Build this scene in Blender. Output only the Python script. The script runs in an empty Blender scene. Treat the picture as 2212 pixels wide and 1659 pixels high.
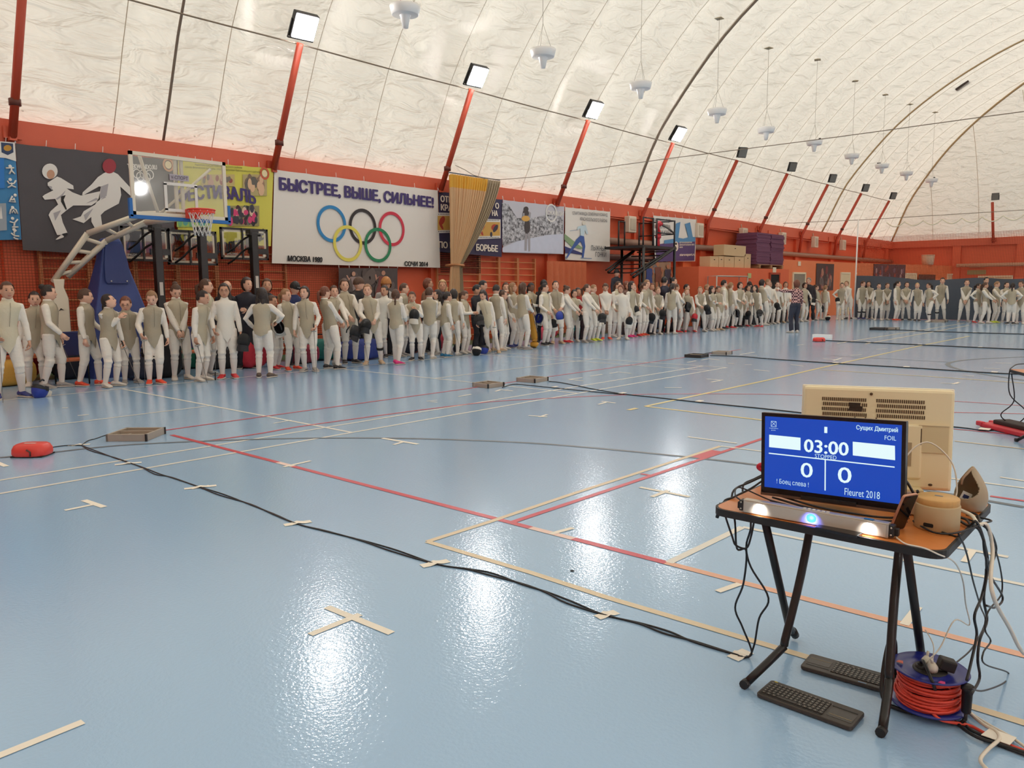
import bpy, bmesh, math, random
import numpy as np
from mathutils import Vector, Matrix
random.seed(7); rng = np.random.default_rng(7)
S = bpy.context.scene; COL = S.collection
PI = math.pi
# ---------------- camera (solved from the court lines and the wall) ----------------
F_PX, CX, CY, CAM_H = 1670.0, 1106.0, 829.5, 1.55
def _unit(v): v = np.array(v, float); return v / np.linalg.norm(v)
_vY = _unit([(2600 - CX) / F_PX, -(615 - CY) / F_PX, -1])
_vX = -_unit([(-800 - CX) / F_PX, -(640 - CY) / F_PX, -1])
_vX = _unit(_vX - _vY * np.dot(_vX, _vY))
RW = np.array([_vX, _vY, np.cross(_vX, _vY)])          # world = RW @ camera vector
CAMP = np.array([0, 0, CAM_H])
cam = bpy.data.cameras.new('camera'); camo = bpy.data.objects.new('camera', cam); COL.objects.link(camo)
m4 = Matrix([[*RW[i], CAMP[i]] for i in range(3)] + [[0, 0, 0, 1]])
camo.matrix_world = m4
cam.sensor_width = 36; cam.lens = F_PX / 2212 * 36; cam.clip_end = 300
S.camera = camo
def ray(px, py): return RW @ np.array([(px - CX) / F_PX, -(py - CY) / F_PX, -1.0])
def gp(px, py, z=0.0):
    d = ray(px, py); return CAMP + d * ((z - CAM_H) / d[2])
def px_x(px, py, X):
    d = ray(px, py); return CAMP + d * (X / d[0])
def px_y(px, py, Y):
    d = ray(px, py); return CAMP + d * (Y / d[1])
# ---------------- world, lights, exposure ----------------
W = bpy.data.worlds.new('daylight'); S.world = W; W.use_nodes = True
bg = W.node_tree.nodes['Background']; bg.inputs[0].default_value = (0.97, 0.985, 1.0, 1)
def _sky():   # overcast sky, brighter towards one side, seen only through the translucent roof
    nt = W.node_tree; tc = nt.nodes.new('ShaderNodeTexCoord'); d = nt.nodes.new('ShaderNodeVectorMath'); d.operation = 'DOT_PRODUCT'
    d.inputs[1].default_value = (0.25, -0.75, 0.61); mr = nt.nodes.new('ShaderNodeMapRange')
    mr.inputs['From Min'].default_value = -0.6; mr.inputs['From Max'].default_value = 1; mr.inputs['To Min'].default_value = 0.35; mr.inputs['To Max'].default_value = 1.85
    nt.links.new(tc.outputs['Generated'], d.inputs[0]); nt.links.new(d.outputs['Value'], mr.inputs['Value']); nt.links.new(mr.outputs[0], bg.inputs[1])
_sky()
FLOOD_W, FLOOD_C = 230.0, (0.93, 0.96, 1.0)
S.view_settings.view_transform = 'Standard'; S.view_settings.look = 'None'
S.view_settings.exposure = 0.83; S.view_settings.gamma = 1
S.view_settings.use_curve_mapping = False
S.cycles.max_bounces = 8; S.cycles.diffuse_bounces = 5; S.cycles.glossy_bounces = 3
S.cycles.transmission_bounces = 4; S.cycles.transparent_max_bounces = 12
S.cycles.caustics_reflective = False; S.cycles.caustics_refractive = False
S.cycles.sample_clamp_indirect = 6
S.cycles.use_denoising = True
# ---------------- colours and materials ----------------
def lin(c):
    return tuple(((v / 255) / 12.92 if v / 255 <= 0.04045 else ((v / 255 + 0.055) / 1.055) ** 2.4) for v in c)
MATS = {}
def M(name, c, rough=0.6, metal=0.0, bump=0, bscale=40, var=0.0, vscale=6, emit=0, spec=None, alpha=None, stretch=None, bdist=.02):
    if name in MATS: return MATS[name]
    m = bpy.data.materials.new(name); m.use_nodes = True
    nt = m.node_tree; b = nt.nodes['Principled BSDF']
    c4 = (*lin(c), 1); b.inputs['Base Color'].default_value = c4
    b.inputs['Roughness'].default_value = rough; b.inputs['Metallic'].default_value = metal
    if spec is not None: b.inputs['Specular IOR Level'].default_value = spec
    if emit:
        b.inputs['Emission Color'].default_value = c4; b.inputs['Emission Strength'].default_value = emit
    if bump or var:
        tc = nt.nodes.new('ShaderNodeTexCoord'); src = tc.outputs['Object']
        if stretch:
            mp = nt.nodes.new('ShaderNodeMapping'); mp.inputs['Scale'].default_value = stretch
            nt.links.new(src, mp.inputs[0]); src = mp.outputs[0]
    if var:
        n = nt.nodes.new('ShaderNodeTexNoise'); n.inputs['Scale'].default_value = vscale; n.inputs['Detail'].default_value = 4
        nt.links.new(src, n.inputs['Vector'])
        mx = nt.nodes.new('ShaderNodeMix'); mx.data_type = 'RGBA'
        mx.inputs[6].default_value = tuple(v * (1 - var) for v in c4[:3]) + (1,)
        mx.inputs[7].default_value = tuple(min(1, v * (1 + var)) for v in c4[:3]) + (1,)
        nt.links.new(n.outputs['Fac'], mx.inputs[0]); nt.links.new(mx.outputs[2], b.inputs['Base Color'])
    if bump:
        n = nt.nodes.new('ShaderNodeTexNoise'); n.inputs['Scale'].default_value = bscale; n.inputs['Detail'].default_value = 3
        nt.links.new(src, n.inputs['Vector'])
        bp = nt.nodes.new('ShaderNodeBump'); bp.inputs['Strength'].default_value = min(1, bump); bp.inputs['Distance'].default_value = bdist
        nt.links.new(n.outputs['Fac'], bp.inputs['Height']); nt.links.new(bp.outputs[0], b.inputs['Normal'])
    MATS[name] = m; return m
def col(c, rough=0.6, metal=0.0, **k):
    return M('c_%d_%d_%d_%d_%d' % (*c, int(rough * 100), int(metal * 100)), c, rough, metal, **k)
# ---------------- mesh builder ----------------
class MB:
    def __init__(s): s.v = []; s.f = []; s.m = []; s.n = 0; s.sm = []
    def add(s, V, Fc, mi=0, smooth=False):
        V = [tuple(map(float, p)) for p in V]; o = s.n
        s.v += V; s.n += len(V)
        for f in Fc: s.f.append([i + o for i in f]); s.m.append(mi); s.sm.append(smooth)
        return s
    def box(s, c, d, mi=0, rz=0, R=None):
        x, y, z = (q / 2 for q in d)
        V = np.array([(a * x, b * y, e * z) for e in (-1, 1) for a, b in ((-1, -1), (1, -1), (1, 1), (-1, 1))])
        if R is None and rz: R = np.array(Matrix.Rotation(rz, 3, 'Z'))
        if R is not None: V = V @ np.array(R).T
        return s.add(V + np.array(c), [(3, 2, 1, 0), (4, 5, 6, 7), (0, 1, 5, 4), (1, 2, 6, 5), (2, 3, 7, 6), (3, 0, 4, 7)], mi)
    def tube(s, P, r, n=8, mi=0, caps=True, sq=None, up=(0, 0, 1), smooth=True):
        P = np.array(P, float); k = len(P)
        r = np.full(k, r) if np.isscalar(r) else np.array(r, float)
        T = np.gradient(P, axis=0) if k > 2 else np.array([P[1] - P[0]] * 2)
        T /= np.linalg.norm(T, axis=1)[:, None] + 1e-12
        U = np.array(up, float); V = []
        a = np.arange(n) / n * 2 * PI
        for i in range(k):
            A = np.cross(U, T[i])
            if np.linalg.norm(A) < 0.05: A = np.cross((1, 0, 0.01), T[i])
            A /= np.linalg.norm(A); B = np.cross(T[i], A)
            if i: 
                if np.dot(A, pa) < 0: A = -A; B = -B
            pa = A
            ra, rb = (r[i], r[i]) if sq is None else (r[i] * sq[i][0], r[i] * sq[i][1])
            V += [P[i] + ra * math.cos(t) * A + rb * math.sin(t) * B for t in a]
        Fc = [(i * n + j, i * n + (j + 1) % n, (i + 1) * n + (j + 1) % n, (i + 1) * n + j) for i in range(k - 1) for j in range(n)]
        s.add(V, Fc, mi, smooth)
        if caps:
            o = s.n - k * n
            s.f += [[o + j for j in range(n)][::-1], [o + (k - 1) * n + j for j in range(n)]]; s.m += [mi, mi]; s.sm += [False, False]
        return s
    def lathe(s, prof, c=(0, 0, 0), n=20, mi=0, smooth=True, R=None):
        V = np.array([(r * math.cos(j / n * 2 * PI), r * math.sin(j / n * 2 * PI), z) for r, z in prof for j in range(n)])
        if R is not None: V = V @ np.array(R).T
        k = len(prof)
        return s.add(V + np.array(c), [(i * n + j, i * n + (j + 1) % n, (i + 1) * n + (j + 1) % n, (i + 1) * n + j) for i in range(k - 1) for j in range(n)], mi, smooth)
    def ell(s, c, r, n=12, k=8, mi=0, R=None, keep=None):
        V = []; 
        for i in range(k + 1):
            t = PI * i / k
            V += [(math.sin(t) * math.cos(2 * PI * j / n), math.sin(t) * math.sin(2 * PI * j / n), math.cos(t)) for j in range(n)]
        V = np.array(V)
        Fc = [(i * n + j, (i + 1) * n + j, (i + 1) * n + (j + 1) % n, i * n + (j + 1) % n) for i in range(k) for j in range(n)]
        if keep: Fc = [f for f in Fc if keep(V[list(f)].mean(0))]
        V = V * np.array(r)
        if R is not None: V = V @ np.array(R).T
        return s.add(V + np.array(c), Fc, mi, True)
    def prism(s, poly, o, u, v, w, t, mi=0):
        """polygon (2-D) in frame o,u,v extruded by t along w"""
        o, u, v, w = (np.array(q, float) for q in (o, u, v, w)); k = len(poly)
        A = [o + u * a + v * b for a, b in poly]; B = [p + w * t for p in A]
        return s.add(A + B, [list(range(k))[::-1], list(range(k, 2 * k))] + [(i, (i + 1) % k, k + (i + 1) % k, k + i) for i in range(k)], mi)
    def mesh(s, name):
        me = bpy.data.meshes.new(name); me.from_pydata(s.v, [], s.f)
        me.polygons.foreach_set('material_index', np.array(s.m, dtype=np.int32))
        me.polygons.foreach_set('use_smooth', np.array(s.sm, dtype=bool)); me.update(); return me
def link(name, data, parent=None, loc=None, kind=None):
    o = bpy.data.objects.new(name, data); COL.objects.link(o)
    if parent is not None: o.parent = parent
    if loc is not None: o.location = loc
    if kind: o['kind'] = kind
    return o
def obj(name, mb, mats, parent=None, loc=None, kind=None, bevel=0):
    me = mb.mesh(name) if isinstance(mb, MB) else mb
    for m in (mats if isinstance(mats, (list, tuple)) else [mats]): me.materials.append(m)
    o = link(name, me, parent, loc, kind)
    if bevel:
        b = o.modifiers.new('bevel', 'BEVEL'); b.width = bevel; b.segments = 2; b.limit_method = 'ANGLE'
    return o
def tag(o, label, cat, group=None, kind=None):
    o['label'] = label; o['category'] = cat
    if group: o['group'] = group
    if kind: o['kind'] = kind
    return o
def thing(name, label, cat, loc=(0, 0, 0), rz=0, group=None):
    o = link(name, None, None, loc); o.rotation_euler = (0, 0, rz)
    o.empty_display_size = 0.1
    return tag(o, label, cat, group)
def copy_tree(o, parent=None):
    c = o.copy(); COL.objects.link(c)
    if parent is not None: c.parent = parent
    for ch in list(o.children): copy_tree(ch, c)
    return c
def smooth_path(P, k=6):
    """Catmull-Rom through the points"""
    P = np.array(P, float); Q = np.vstack([2 * P[0] - P[1], P, 2 * P[-1] - P[-2]]); out = []
    for i in range(1, len(Q) - 2):
        for t in np.arange(k) / k:
            a, b, c, d = Q[i - 1:i + 3]
            out.append(0.5 * (2 * b + (c - a) * t + (2 * a - 5 * b + 4 * c - d) * t * t + (3 * b - a - 3 * c + d) * t ** 3))
    out.append(P[-1]); return np.array(out)
def text_mesh(txt, name='lettering', shear=0.0):
    """flat glyph mesh: outlines of the built-in font filled by the non-zero winding rule"""
    from mathutils.geometry import delaunay_2d_cdt
    cu = bpy.data.curves.new(name, 'FONT'); cu.body = txt; cu.align_x = 'CENTER'; cu.shear = shear; cu.resolution_u = 3; cu.fill_mode = 'NONE'
    to = bpy.data.objects.new('tmp', cu); COL.objects.link(to)
    ev = to.evaluated_get(bpy.context.evaluated_depsgraph_get()); me0 = ev.to_mesh()
    P = np.array([v.co[:2] for v in me0.vertices]).reshape(-1, 2); E = [tuple(e.vertices) for e in me0.edges]
    ev.to_mesh_clear(); bpy.data.objects.remove(to); bpy.data.curves.remove(cu)
    if not len(P): return np.zeros((0, 3)), []
    r = delaunay_2d_cdt([Vector(p) for p in P], E, [], 0, 1e-6); V = np.array([v[:] for v in r[0]]); F = [list(f) for f in r[2]]
    nxt = {}
    for a_, b_ in E: nxt.setdefault(a_, []).append(b_); nxt.setdefault(b_, []).append(a_)
    loops, seen = [], set()
    for s0 in range(len(P)):
        if s0 in seen or s0 not in nxt: continue
        L = [s0]; seen.add(s0)
        while True:
            c = [q for q in nxt[L[-1]] if q not in seen]
            if len(L) == 1: c.sort(key=lambda q: abs(q - s0 - 1))
            if not c: break
            L.append(c[0]); seen.add(c[0])
        loops.append(P[L])
    C = V[np.array(F)].mean(1); wn = np.zeros(len(C), int)
    for L in loops:
        A, B = L, np.roll(L, -1, 0)
        cr = (B[None, :, 0] - A[None, :, 0]) * (C[:, None, 1] - A[None, :, 1]) - (C[:, None, 0] - A[None, :, 0]) * (B[None, :, 1] - A[None, :, 1])
        wn += ((A[None, :, 1] <= C[:, None, 1]) & (B[None, :, 1] > C[:, None, 1]) & (cr > 0)).sum(1) - ((A[None, :, 1] > C[:, None, 1]) & (B[None, :, 1] <= C[:, None, 1]) & (cr < 0)).sum(1)
    return np.c_[V, np.zeros(len(V))], [f for f, k_ in zip(F, wn) if k_ != 0]
def lettering(txt, o, u, v, w, h, mat, parent, name='lettering', bold=0.0, shear=0.0, lift=0.004, kind=None, local=True, arc=0):
    """text fitted in the box w x h centred at o (u right, v up, normal = u x v)"""
    V, Fc = text_mesh(txt, name, shear)
    if not len(V): return None
    a, b = V.min(0), V.max(0); sz = np.maximum(b - a, 1e-6)
    x = ((V[:, 0] - a[0]) / sz[0] - 0.5) * w; y = ((V[:, 1] - a[1]) / sz[1] - 0.5) * h
    if arc: y = y + arc * (1 - (2 * x / w) ** 2)
    u, v, o = (np.array(q, float) for q in (u, v, o)); n = np.cross(u, v)
    P = o + np.outer(x, u) + np.outer(y, v) + n * lift
    mb = MB(); mb.add(P, Fc)
    if bold > 0:      # heavier strokes: the outline repeated a hair to each side
        for q in range(6): mb.add(P + (u * math.cos(q * PI / 3) + v * .55 * math.sin(q * PI / 3)) * bold * h + n * min(.0004, h * .012) * (q + 1), Fc)
    return obj(name, mb, mat, parent)
# ---------------- shell: floor, lines, walls, membrane ----------------
XL, XR, YN, YF, ZW = -17.0, 19.0, -14.0, 60.0, 4.75
def floor_mat():
    m = M('floor_vinyl', (160, 193, 226), 0.13, spec=0.68, var=0.03, vscale=0.25)
    nt = m.node_tree; b = nt.nodes['Principled BSDF']
    tc = nt.nodes.new('ShaderNodeTexCoord'); n = nt.nodes.new('ShaderNodeTexNoise'); n.inputs['Scale'].default_value = 55; n.inputs['Detail'].default_value = 2
    bp = nt.nodes.new('ShaderNodeBump'); bp.inputs['Strength'].default_value = 0.32; bp.inputs['Distance'].default_value = 0.004
    nt.links.new(tc.outputs['Object'], n.inputs['Vector']); nt.links.new(n.outputs['Fac'], bp.inputs['Height']); nt.links.new(bp.outputs[0], b.inputs['Normal'])
    return m
mb = MB(); mb.box(((XL + XR) / 2, (YN + YF) / 2, -0.1), (XR - XL, YF - YN, 0.2))
floor = obj('floor', mb, floor_mat(), kind='structure')
mb = MB(); mb.box((-16.25, 22, 0.001), (1.5, 75, 0.002)); obj('floor_margin', mb, M('green_vinyl', (70, 110, 82), 0.35, var=0.05), floor)
LZ = [0.0020]
def strip(P, w, mat, name='court_line'):
    """flat painted or taped strip along world points"""
    LZ[0] += 0.00002; z = LZ[0]; P = np.array([(p[0], p[1]) for p in P], float)
    T = np.gradient(P, axis=0) if len(P) > 2 else np.array([P[1] - P[0]] * 2)
    T /= np.linalg.norm(T, axis=1)[:, None]; N = np.stack([-T[:, 1], T[:, 0]], 1) * w / 2
    V = [(*(p + s * q), z) for s in (1, -1) for p, q in zip(P, N)]; k = len(P)
    b = MB(); b.add(V, [(i, k + i, k + i + 1, i + 1) for i in range(k - 1)]); return obj(name, b, mat, floor)
WHT = M('line_white', (228, 224, 214), 0.4); BEI = M('line_beige', (222, 203, 172), 0.4); REDL = M('line_red', (200, 62, 78), 0.35)
YEL = M('line_yellow', (222, 202, 134), 0.4); GRY = M('line_grey', (98, 108, 118), 0.4); PCH = M('tape_peach', (230, 178, 152), 0.5)
TAP = M('masking_tape', (242, 234, 220), 0.7); PNK = M('tape_pink_white', (238, 208, 198), 0.5)
for a, b_ in (((-6.9, -1), (-6.9, 14.14)), ((-7.4, -1), (-7.4, 14.14)), ((-13, -1), (-13, 14.1)), ((-10.07, -1), (-10.07, 5.1)), ((-10.07, 9.25), (-10.07, 14.05)),
              ((-13, 5.1), (-6.88, 5.1)), ((-13, 9.25), (-6.88, 9.25)), ((-13, 13.42), (-6.88, 13.42)), ((-13, 14.12), (-6.88, 14.12))):
    strip((a, b_), 0.045, WHT)
def pstrip(pts, w, mat, name='court_line', k=0):
    P = [gp(*p) for p in pts]
    if k: P = smooth_path(P, k)
    return strip(P, w, mat, name)
pstrip([(347, 931), (620, 893), (1008, 840), (1171, 816), (1480, 772), (1600, 755)], 0.045, REDL)
pstrip([(446, 953), (560, 937), (686, 916), (1022, 872), (1180, 861), (1353, 853), (1505, 851), (1660, 852), (1760, 855)], 0.045, REDL, k=5)
pstrip([(2060, 867), (2130, 871), (2212, 877)], 0.04, REDL); pstrip([(2060, 891), (2212, 894)], 0.04, REDL); pstrip([(2040, 925), (2200, 940)], 0.04, REDL)
pstrip([(0, 989), (109, 978), (252, 963), (420, 954), (620, 947.5), (812, 946.5), (980, 950), (1180, 959.5), (1422, 981), (1646, 1006), (1900, 1042), (2212, 1096)], 0.06, GRY, k=5)
pstrip([(2212, 771), (2093, 777), (2047, 787), (2093, 803), (2212, 822)], 0.09, GRY, k=5)
pstrip([(2059, 783), (1788, 768)], 0.04, GRY)
pstrip([(2139, 1072), (2230, 1085)], 0.045, REDL)
XR0 = 3.75
for x0, x1, mt in ((-8.32, -6.2, REDL), (-6.2, -5.95, PNK), (-5.95, -3.18, REDL), (-3.18, -2.83, PNK), (-2.83, -2.17, REDL), (-2.17, 3.0, PCH)):
    strip(((x0, XR0), (x1, XR0)), 0.055, mt)
strip((gp(1105, 1129), gp(1620, 957), gp(1700, 930)), 0.05, REDL)
strip((gp(1503, 989), gp(1548, 974)), 0.16, REDL); strip((gp(1384, 1024), gp(1404, 1027)), 0.04, REDL)
strip((gp(923, 1170.5), gp(1060, 1127), gp(1238, 1067), gp(1557, 964)), 0.045, BEI); strip((gp(1557, 964), gp(1760, 990)), 0.04, WHT)
strip((gp(923, 1170.5), gp(1148, 1238), gp(1310, 1291), gp(1660, 1395), gp(2080, 1521), gp(2300, 1590)), 0.045, BEI)
strip((gp(1445, 1216), gp(1604, 1139)), 0.05, WHT); strip((gp(1604, 1139), gp(1930, 1206), gp(2260, 1274)), 0.04, WHT)
strip((gp(2040, 1178), gp(2178, 1204)), 0.045, WHT); strip((gp(2055, 1034), gp(2230, 1057)), 0.04, WHT); strip((gp(2160, 1031), gp(2230, 1042)), 0.04, WHT)
strip((gp(2062, 953), gp(2230, 972)), 0.04, BEI)
strip((gp(1394, 878), gp(1660, 821), gp(1816, 785), gp(1987, 747), gp(2095, 726)), 0.06, YEL); strip((gp(1394, 878), gp(1632, 906), gp(1760, 921)), 0.06, YEL)
strip((gp(1357, 886), gp(1376, 882)), 0.07, YEL); strip((gp(1772, 799), gp(2000, 813), gp(2230, 829)), 0.05, YEL)
strip((gp(1809, 742), gp(2084, 698)), 0.06, BEI); strip((gp(1869, 743), gp(2093, 703)), 0.06, BEI); strip((gp(1486, 944), gp(1592, 958)), 0.045, WHT)
TAPES = """181 1081 225 1096 48|140 1103 204 1090|-30 1645 180 1560|-10 998 14 1008 48|262 1004 293 1000 30|414 1057 452 1049 30|155 964 176 961 30|826 947 903 960 48|850 961 875 954
613 1009 671 996|706 1312 846 1369 42|670 1372 778 1328 42|1382 1053 1490 1074|1408 1074 1444 1060|1190 1154 1238 1141|591 915 629 908 30|134 882 147 881|168 898 192 896 40
922 867 945 865 30|930 868 945 869.5 30|990 857 1018 852|1070 846 1082 842|1082 842 1108 845|1142 898 1182 901|1165 901 1182 896|1229 820 1259 816|1229 820 1261 823|1275 813 1301 809|1317 807 1336 804
1336 804 1363 807|1293 874 1310 869|1300 867.5 1330 871|1526 819 1560 822|1536 826 1562 821|1436 838 1473 838|1484 783 1504 779.5|1515 778 1530 775.5|1530 775.5 1554 778|1599 766 1630 761
1612 767 1636 768|1572 785 1586 786|1609 788 1624 788|1628 799 1662 802|2032 828 2072 829|2058 830 2072 826|2080 811 2104 813|1778 775.5 1815 778|1800 779 1818 774|1836 768 1862 766|1893 755 1916 753
2125 796 2160 797|2150 784 2185 785|1722 746 1736 744.5|2102 1189 2083 1215|1983 1312 1953 1351|1550 1279 1598 1262|1945 748 1975 746|2040 727 2056 726|1990 734 2010 733|1708 788 1735 791"""
for t in TAPES.replace('\n', '|').split('|'):
    q = [float(x) for x in t.split()]
    strip((gp(q[0], q[1]), gp(q[2], q[3])), (q[4] if len(q) > 4 else 40) / 1000, TAP, 'tape_mark')
# ---- membrane (translucent fabric, daylight behind it) ----
def membrane_mat():
    m = bpy.data.materials.new('roof_membrane'); m.use_nodes = True; nt = m.node_tree; nt.nodes.clear()
    out = nt.nodes.new('ShaderNodeOutputMaterial'); mix = nt.nodes.new('ShaderNodeMixShader'); mix.inputs[0].default_value = 0.40
    d = nt.nodes.new('ShaderNodeBsdfDiffuse'); t = nt.nodes.new('ShaderNodeBsdfTranslucent')
    d.inputs[0].default_value = (*lin((238, 230, 216)), 1); t.inputs[0].default_value = (*lin((236, 225, 205)), 1)
    tc = nt.nodes.new('ShaderNodeTexCoord'); mp = nt.nodes.new('ShaderNodeMapping'); mp.inputs['Scale'].default_value = (1.1, 0.8, 2.6)
    n = nt.nodes.new('ShaderNodeTexNoise'); n.inputs['Scale'].default_value = 1.3; n.inputs['Detail'].default_value = 3.5; n.inputs['Distortion'].default_value = 0.8
    bp = nt.nodes.new('ShaderNodeBump'); bp.inputs['Strength'].default_value = 0.8; bp.inputs['Distance'].default_value = 0.34
    L = nt.links.new
    L(tc.outputs['Object'], mp.inputs[0]); L(mp.outputs[0], n.inputs['Vector']); L(n.outputs['Fac'], bp.inputs['Height'])
    L(bp.outputs[0], d.inputs['Normal']); L(bp.outputs[0], t.inputs['Normal'])
    L(d.outputs[0], mix.inputs[1]); L(t.outputs[0], mix.inputs[2]); L(mix.outputs[0], out.inputs[0]); return m
_ps = [(0, 4.75), (.5, 5.75), (.95, 6.75), (1.7, 7.95), (3.6, 10.1), (5.5, 11.6), (7.5, 12.75), (9.5, 13.6), (13, 14.6), (18, 15.0)]
_sx = smooth_path([(a, b, 0) for a, b in _ps], 8)
def prof(s): return np.interp(s, _sx[:, 0], _sx[:, 1])
HK = 0.7
def arc_s(n):
    L = np.cumsum(np.r_[0, np.hypot(np.diff(_sx[:, 0]), np.diff(_sx[:, 1]))]); t = np.linspace(0, L[-1], n)
    return np.interp(t, L, _sx[:, 0])
SEAM = 2.13; S0 = 6.82
def side_patch(sgn, ylo, n_u=34, y_hi=YF):
    us = arc_s(n_u); ys = np.arange(ylo, y_hi + 0.01, SEAM / 6)
    V = []; Fc = []
    ny = len(ys)
    for s in us:
        z0 = prof(s); ds = 0.05; tz = prof(s + ds) - z0; nn = np.array([-tz, ds]); nn /= np.linalg.norm(nn)
        yend = YF - HK * s
        for y in ys:
            ye = min(y, yend)
            ph = ((ye - S0) / SEAM) % 1.0
            bul = 0.30 * abs(math.sin(PI * ph)) ** 0.7 * min(1, s / 1.5 + 0.1) * min(1, max(0, (yend - ye) / 1.5))
            x = XL + s + nn[0] * bul if sgn < 0 else XR - s - nn[0] * bul
            V.append((x, ye, z0 + nn[1] * bul))
    for i in range(n_u - 1):
        for j in range(ny - 1):
            if ys[j] >= YF - HK * us[i]: continue
            f = (i * ny + j, (i + 1) * ny + j, (i + 1) * ny + j + 1, i * ny + j + 1)
            Fc.append(f if sgn < 0 else f[::-1])
    return V, Fc
roof = MB(); MEM = membrane_mat()
for sg in (-1, 1):
    V, Fc = side_patch(sg, YN); roof.add(V, Fc, 0, True)
def end_patch(ybase, inward):
    us = arc_s(30); xs = np.linspace(0, 1, 61); V = []
    for s in us:
        z0 = prof(s); xa, xb = XL + s, XR - s
        for t in xs:
            x = xa + (xb - xa) * t; ph = ((x - XL) / SEAM) % 1
            b = 0.10 * abs(math.sin(PI * ph)) ** 0.7 * min(1, s / 1.5) * min(1, t * 30, (1 - t) * 30)
            V.append((x, ybase + inward * (HK * s - b * .5), z0 + b * .5))
    n = len(xs); return V, [(i * n + j, i * n + j + 1, (i + 1) * n + j + 1, (i + 1) * n + j) for i in range(len(us) - 1) for j in range(n - 1)]
V, Fc = end_patch(YF, -1); roof.add(V, Fc, 0, True)
ceil = obj('ceiling', roof, MEM, kind='structure')
mb = MB(); mb.add([(x, YN, 4.75) for x in (XL, XR)] + [(x, YN, prof(min(x - XL, XR - x))) for x in np.linspace(XR, XL, 40)], [list(range(42))]); obj('ceiling_end', mb, M('end_fabric', (225, 214, 195), 0.8), ceil)
SEAMM = M('seam_thread', (206, 190, 166), 0.8); CABM = M('roof_strap', (128, 112, 96), 0.7); STR2 = M('hip_strap', (176, 150, 110), 0.7)
def roof_pt(s, y, off=0.05): return (XL + s + off, y, prof(s) - off)
k = 0
y = S0 - 9 * SEAM
while y < YF:
    smax = min(18, (YF - y) / HK)
    ss = [s for s in arc_s(26) if s <= smax]
    if len(ss) > 3: obj('seam', MB().tube([roof_pt(s, y, 0.012) for s in ss], 0.009, 4), SEAMM, ceil)
    y += SEAM
for y, r in ((7.8, 0.03), (25.9, 0.045), (46.2, 0.045)):
    ss = [s for s in arc_s(30) if s <= (YF - y) / HK]; obj('roof_strap', MB().tube([roof_pt(s, y, 0.1) for s in ss], r, 6), CABM if y < 40 else STR2, ceil)
obj('hip_strap', MB().tube([(XL + s + .05, YF - HK * s - .05, prof(s) - .06) for s in arc_s(26)], 0.06, 6), STR2, ceil)
for j in range(1, 9):   # seams of the end bay
    x = XL + j * SEAM * 1.3; smax = x - XL
    obj('seam', MB().tube([(x, YF - HK * s - .03, prof(s) - .03) for s in arc_s(26) if s <= smax], 0.015, 4), SEAMM, ceil)
EYE = M('eyelet_daylight_white', (255, 250, 235), 0.3)  # daylight shining through the eyelets, put into the colour as near white
disc = MB().ell((0, 0, 0), (.022, .022, .022), 6, 4).mesh('eyelet'); disc.materials.append(EYE)
for i in range(62):
    link('eyelet', disc, ceil, (XL + .16, 4.3 + i * 0.85 + rng.normal() * .05, 4.93 + 0.03 * math.sin(i * 1.7)))
for i in range(20): link('eyelet', disc, ceil, (XL + .6 + i * .6, YF - .12, 4.95))
# rows of eyelets on the far hip
for i in range(9): s = 5 + i * 1.2; link('eyelet', disc, ceil, (XL + s + .75, YF - HK * s - .2, prof(s + .5) - .12))
# ---- walls ----
RED = M('wall_red', (222, 98, 62), 0.55, var=0.04); BEAM = M('beam_red', (214, 98, 68), 0.5, var=0.03); ORG = M('wall_orange', (232, 128, 80), 0.55, var=0.04)
mb = MB(); mb.box((XL - .15, (YN + YF) / 2, ZW / 2), (.3, YF - YN, ZW)); wl = obj('wall_left', mb, RED, kind='structure')
mb = MB(); mb.box((XL + .12, (YN + YF) / 2, 4.5), (.25, YF - YN, .5)); obj('top_beam', mb, BEAM, wl)
for y in [4.9 + 5.4 * i for i in range(-3, 11)]:
    obj('pilaster', MB().box((XL + .06, y, 2.2), (.16, .5, 4.4)), RED, wl)
obj('trim_1', MB().box((XL + .12, 30.3, 2.2), (.24, .7, 4.4)), ORG, kind='structure')
def pipe(P, r, mat, label, n=10): return tag(obj('wall_pipe', MB().tube(P, r, n), mat), label, 'pipe')
pipe([(XL + .16, 24.4, 3.35), (XL + .16, 28.7, 3.35)], .13, M('pipe_grey', (158, 122, 104), .5), 'upper grey pipe on the wall left of the football banner')
pipe([(XL + .16, 30.7, 3.35), (XL + .16, 44, 3.35), (XL + .16, YF - .1, 3.35)], .13, M('pipe_grey', (158, 122, 104), .5), 'long grey pipe on the red wall above the changing rooms')
pipe([(XL + .15, 24.4, 2.75), (XL + .15, 28.7, 2.75)], .12, M('pipe_brown', (120, 78, 66), .5), 'lower brown pipe on the wall behind the black platform')
for q, (y0, y1) in enumerate(((22.5, 28.7), (32, 37), (38.5, 47), (48, 57))):
    pipe([(XL + .275, y0, 4.45), (XL + .275, y0, 4.2), (XL + .275, y1, 4.15), (XL + .275, y1, 4.5)], .025, M('conduit_red', (212, 100, 70), .5), 'thin red conduit below the roof beam, %s from the left' % ('first', 'second', 'third', 'fourth')[q], 6)
mb = MB(); mb.box(((XL + XR) / 2, YF + .15, ZW / 2), (XR - XL, .3, ZW)); wb = obj('wall_back', mb, RED, kind='structure')
obj('top_beam', MB().box(((XL + XR) / 2, YF - .12, 4.5), (XR - XL, .25, .45)), BEAM, wb)
for x in (-12.7, -9, -5.4): obj('pilaster', MB().box((x, YF - .1, 2.2), (.5, .2, 4.4)), RED, wb)
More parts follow.
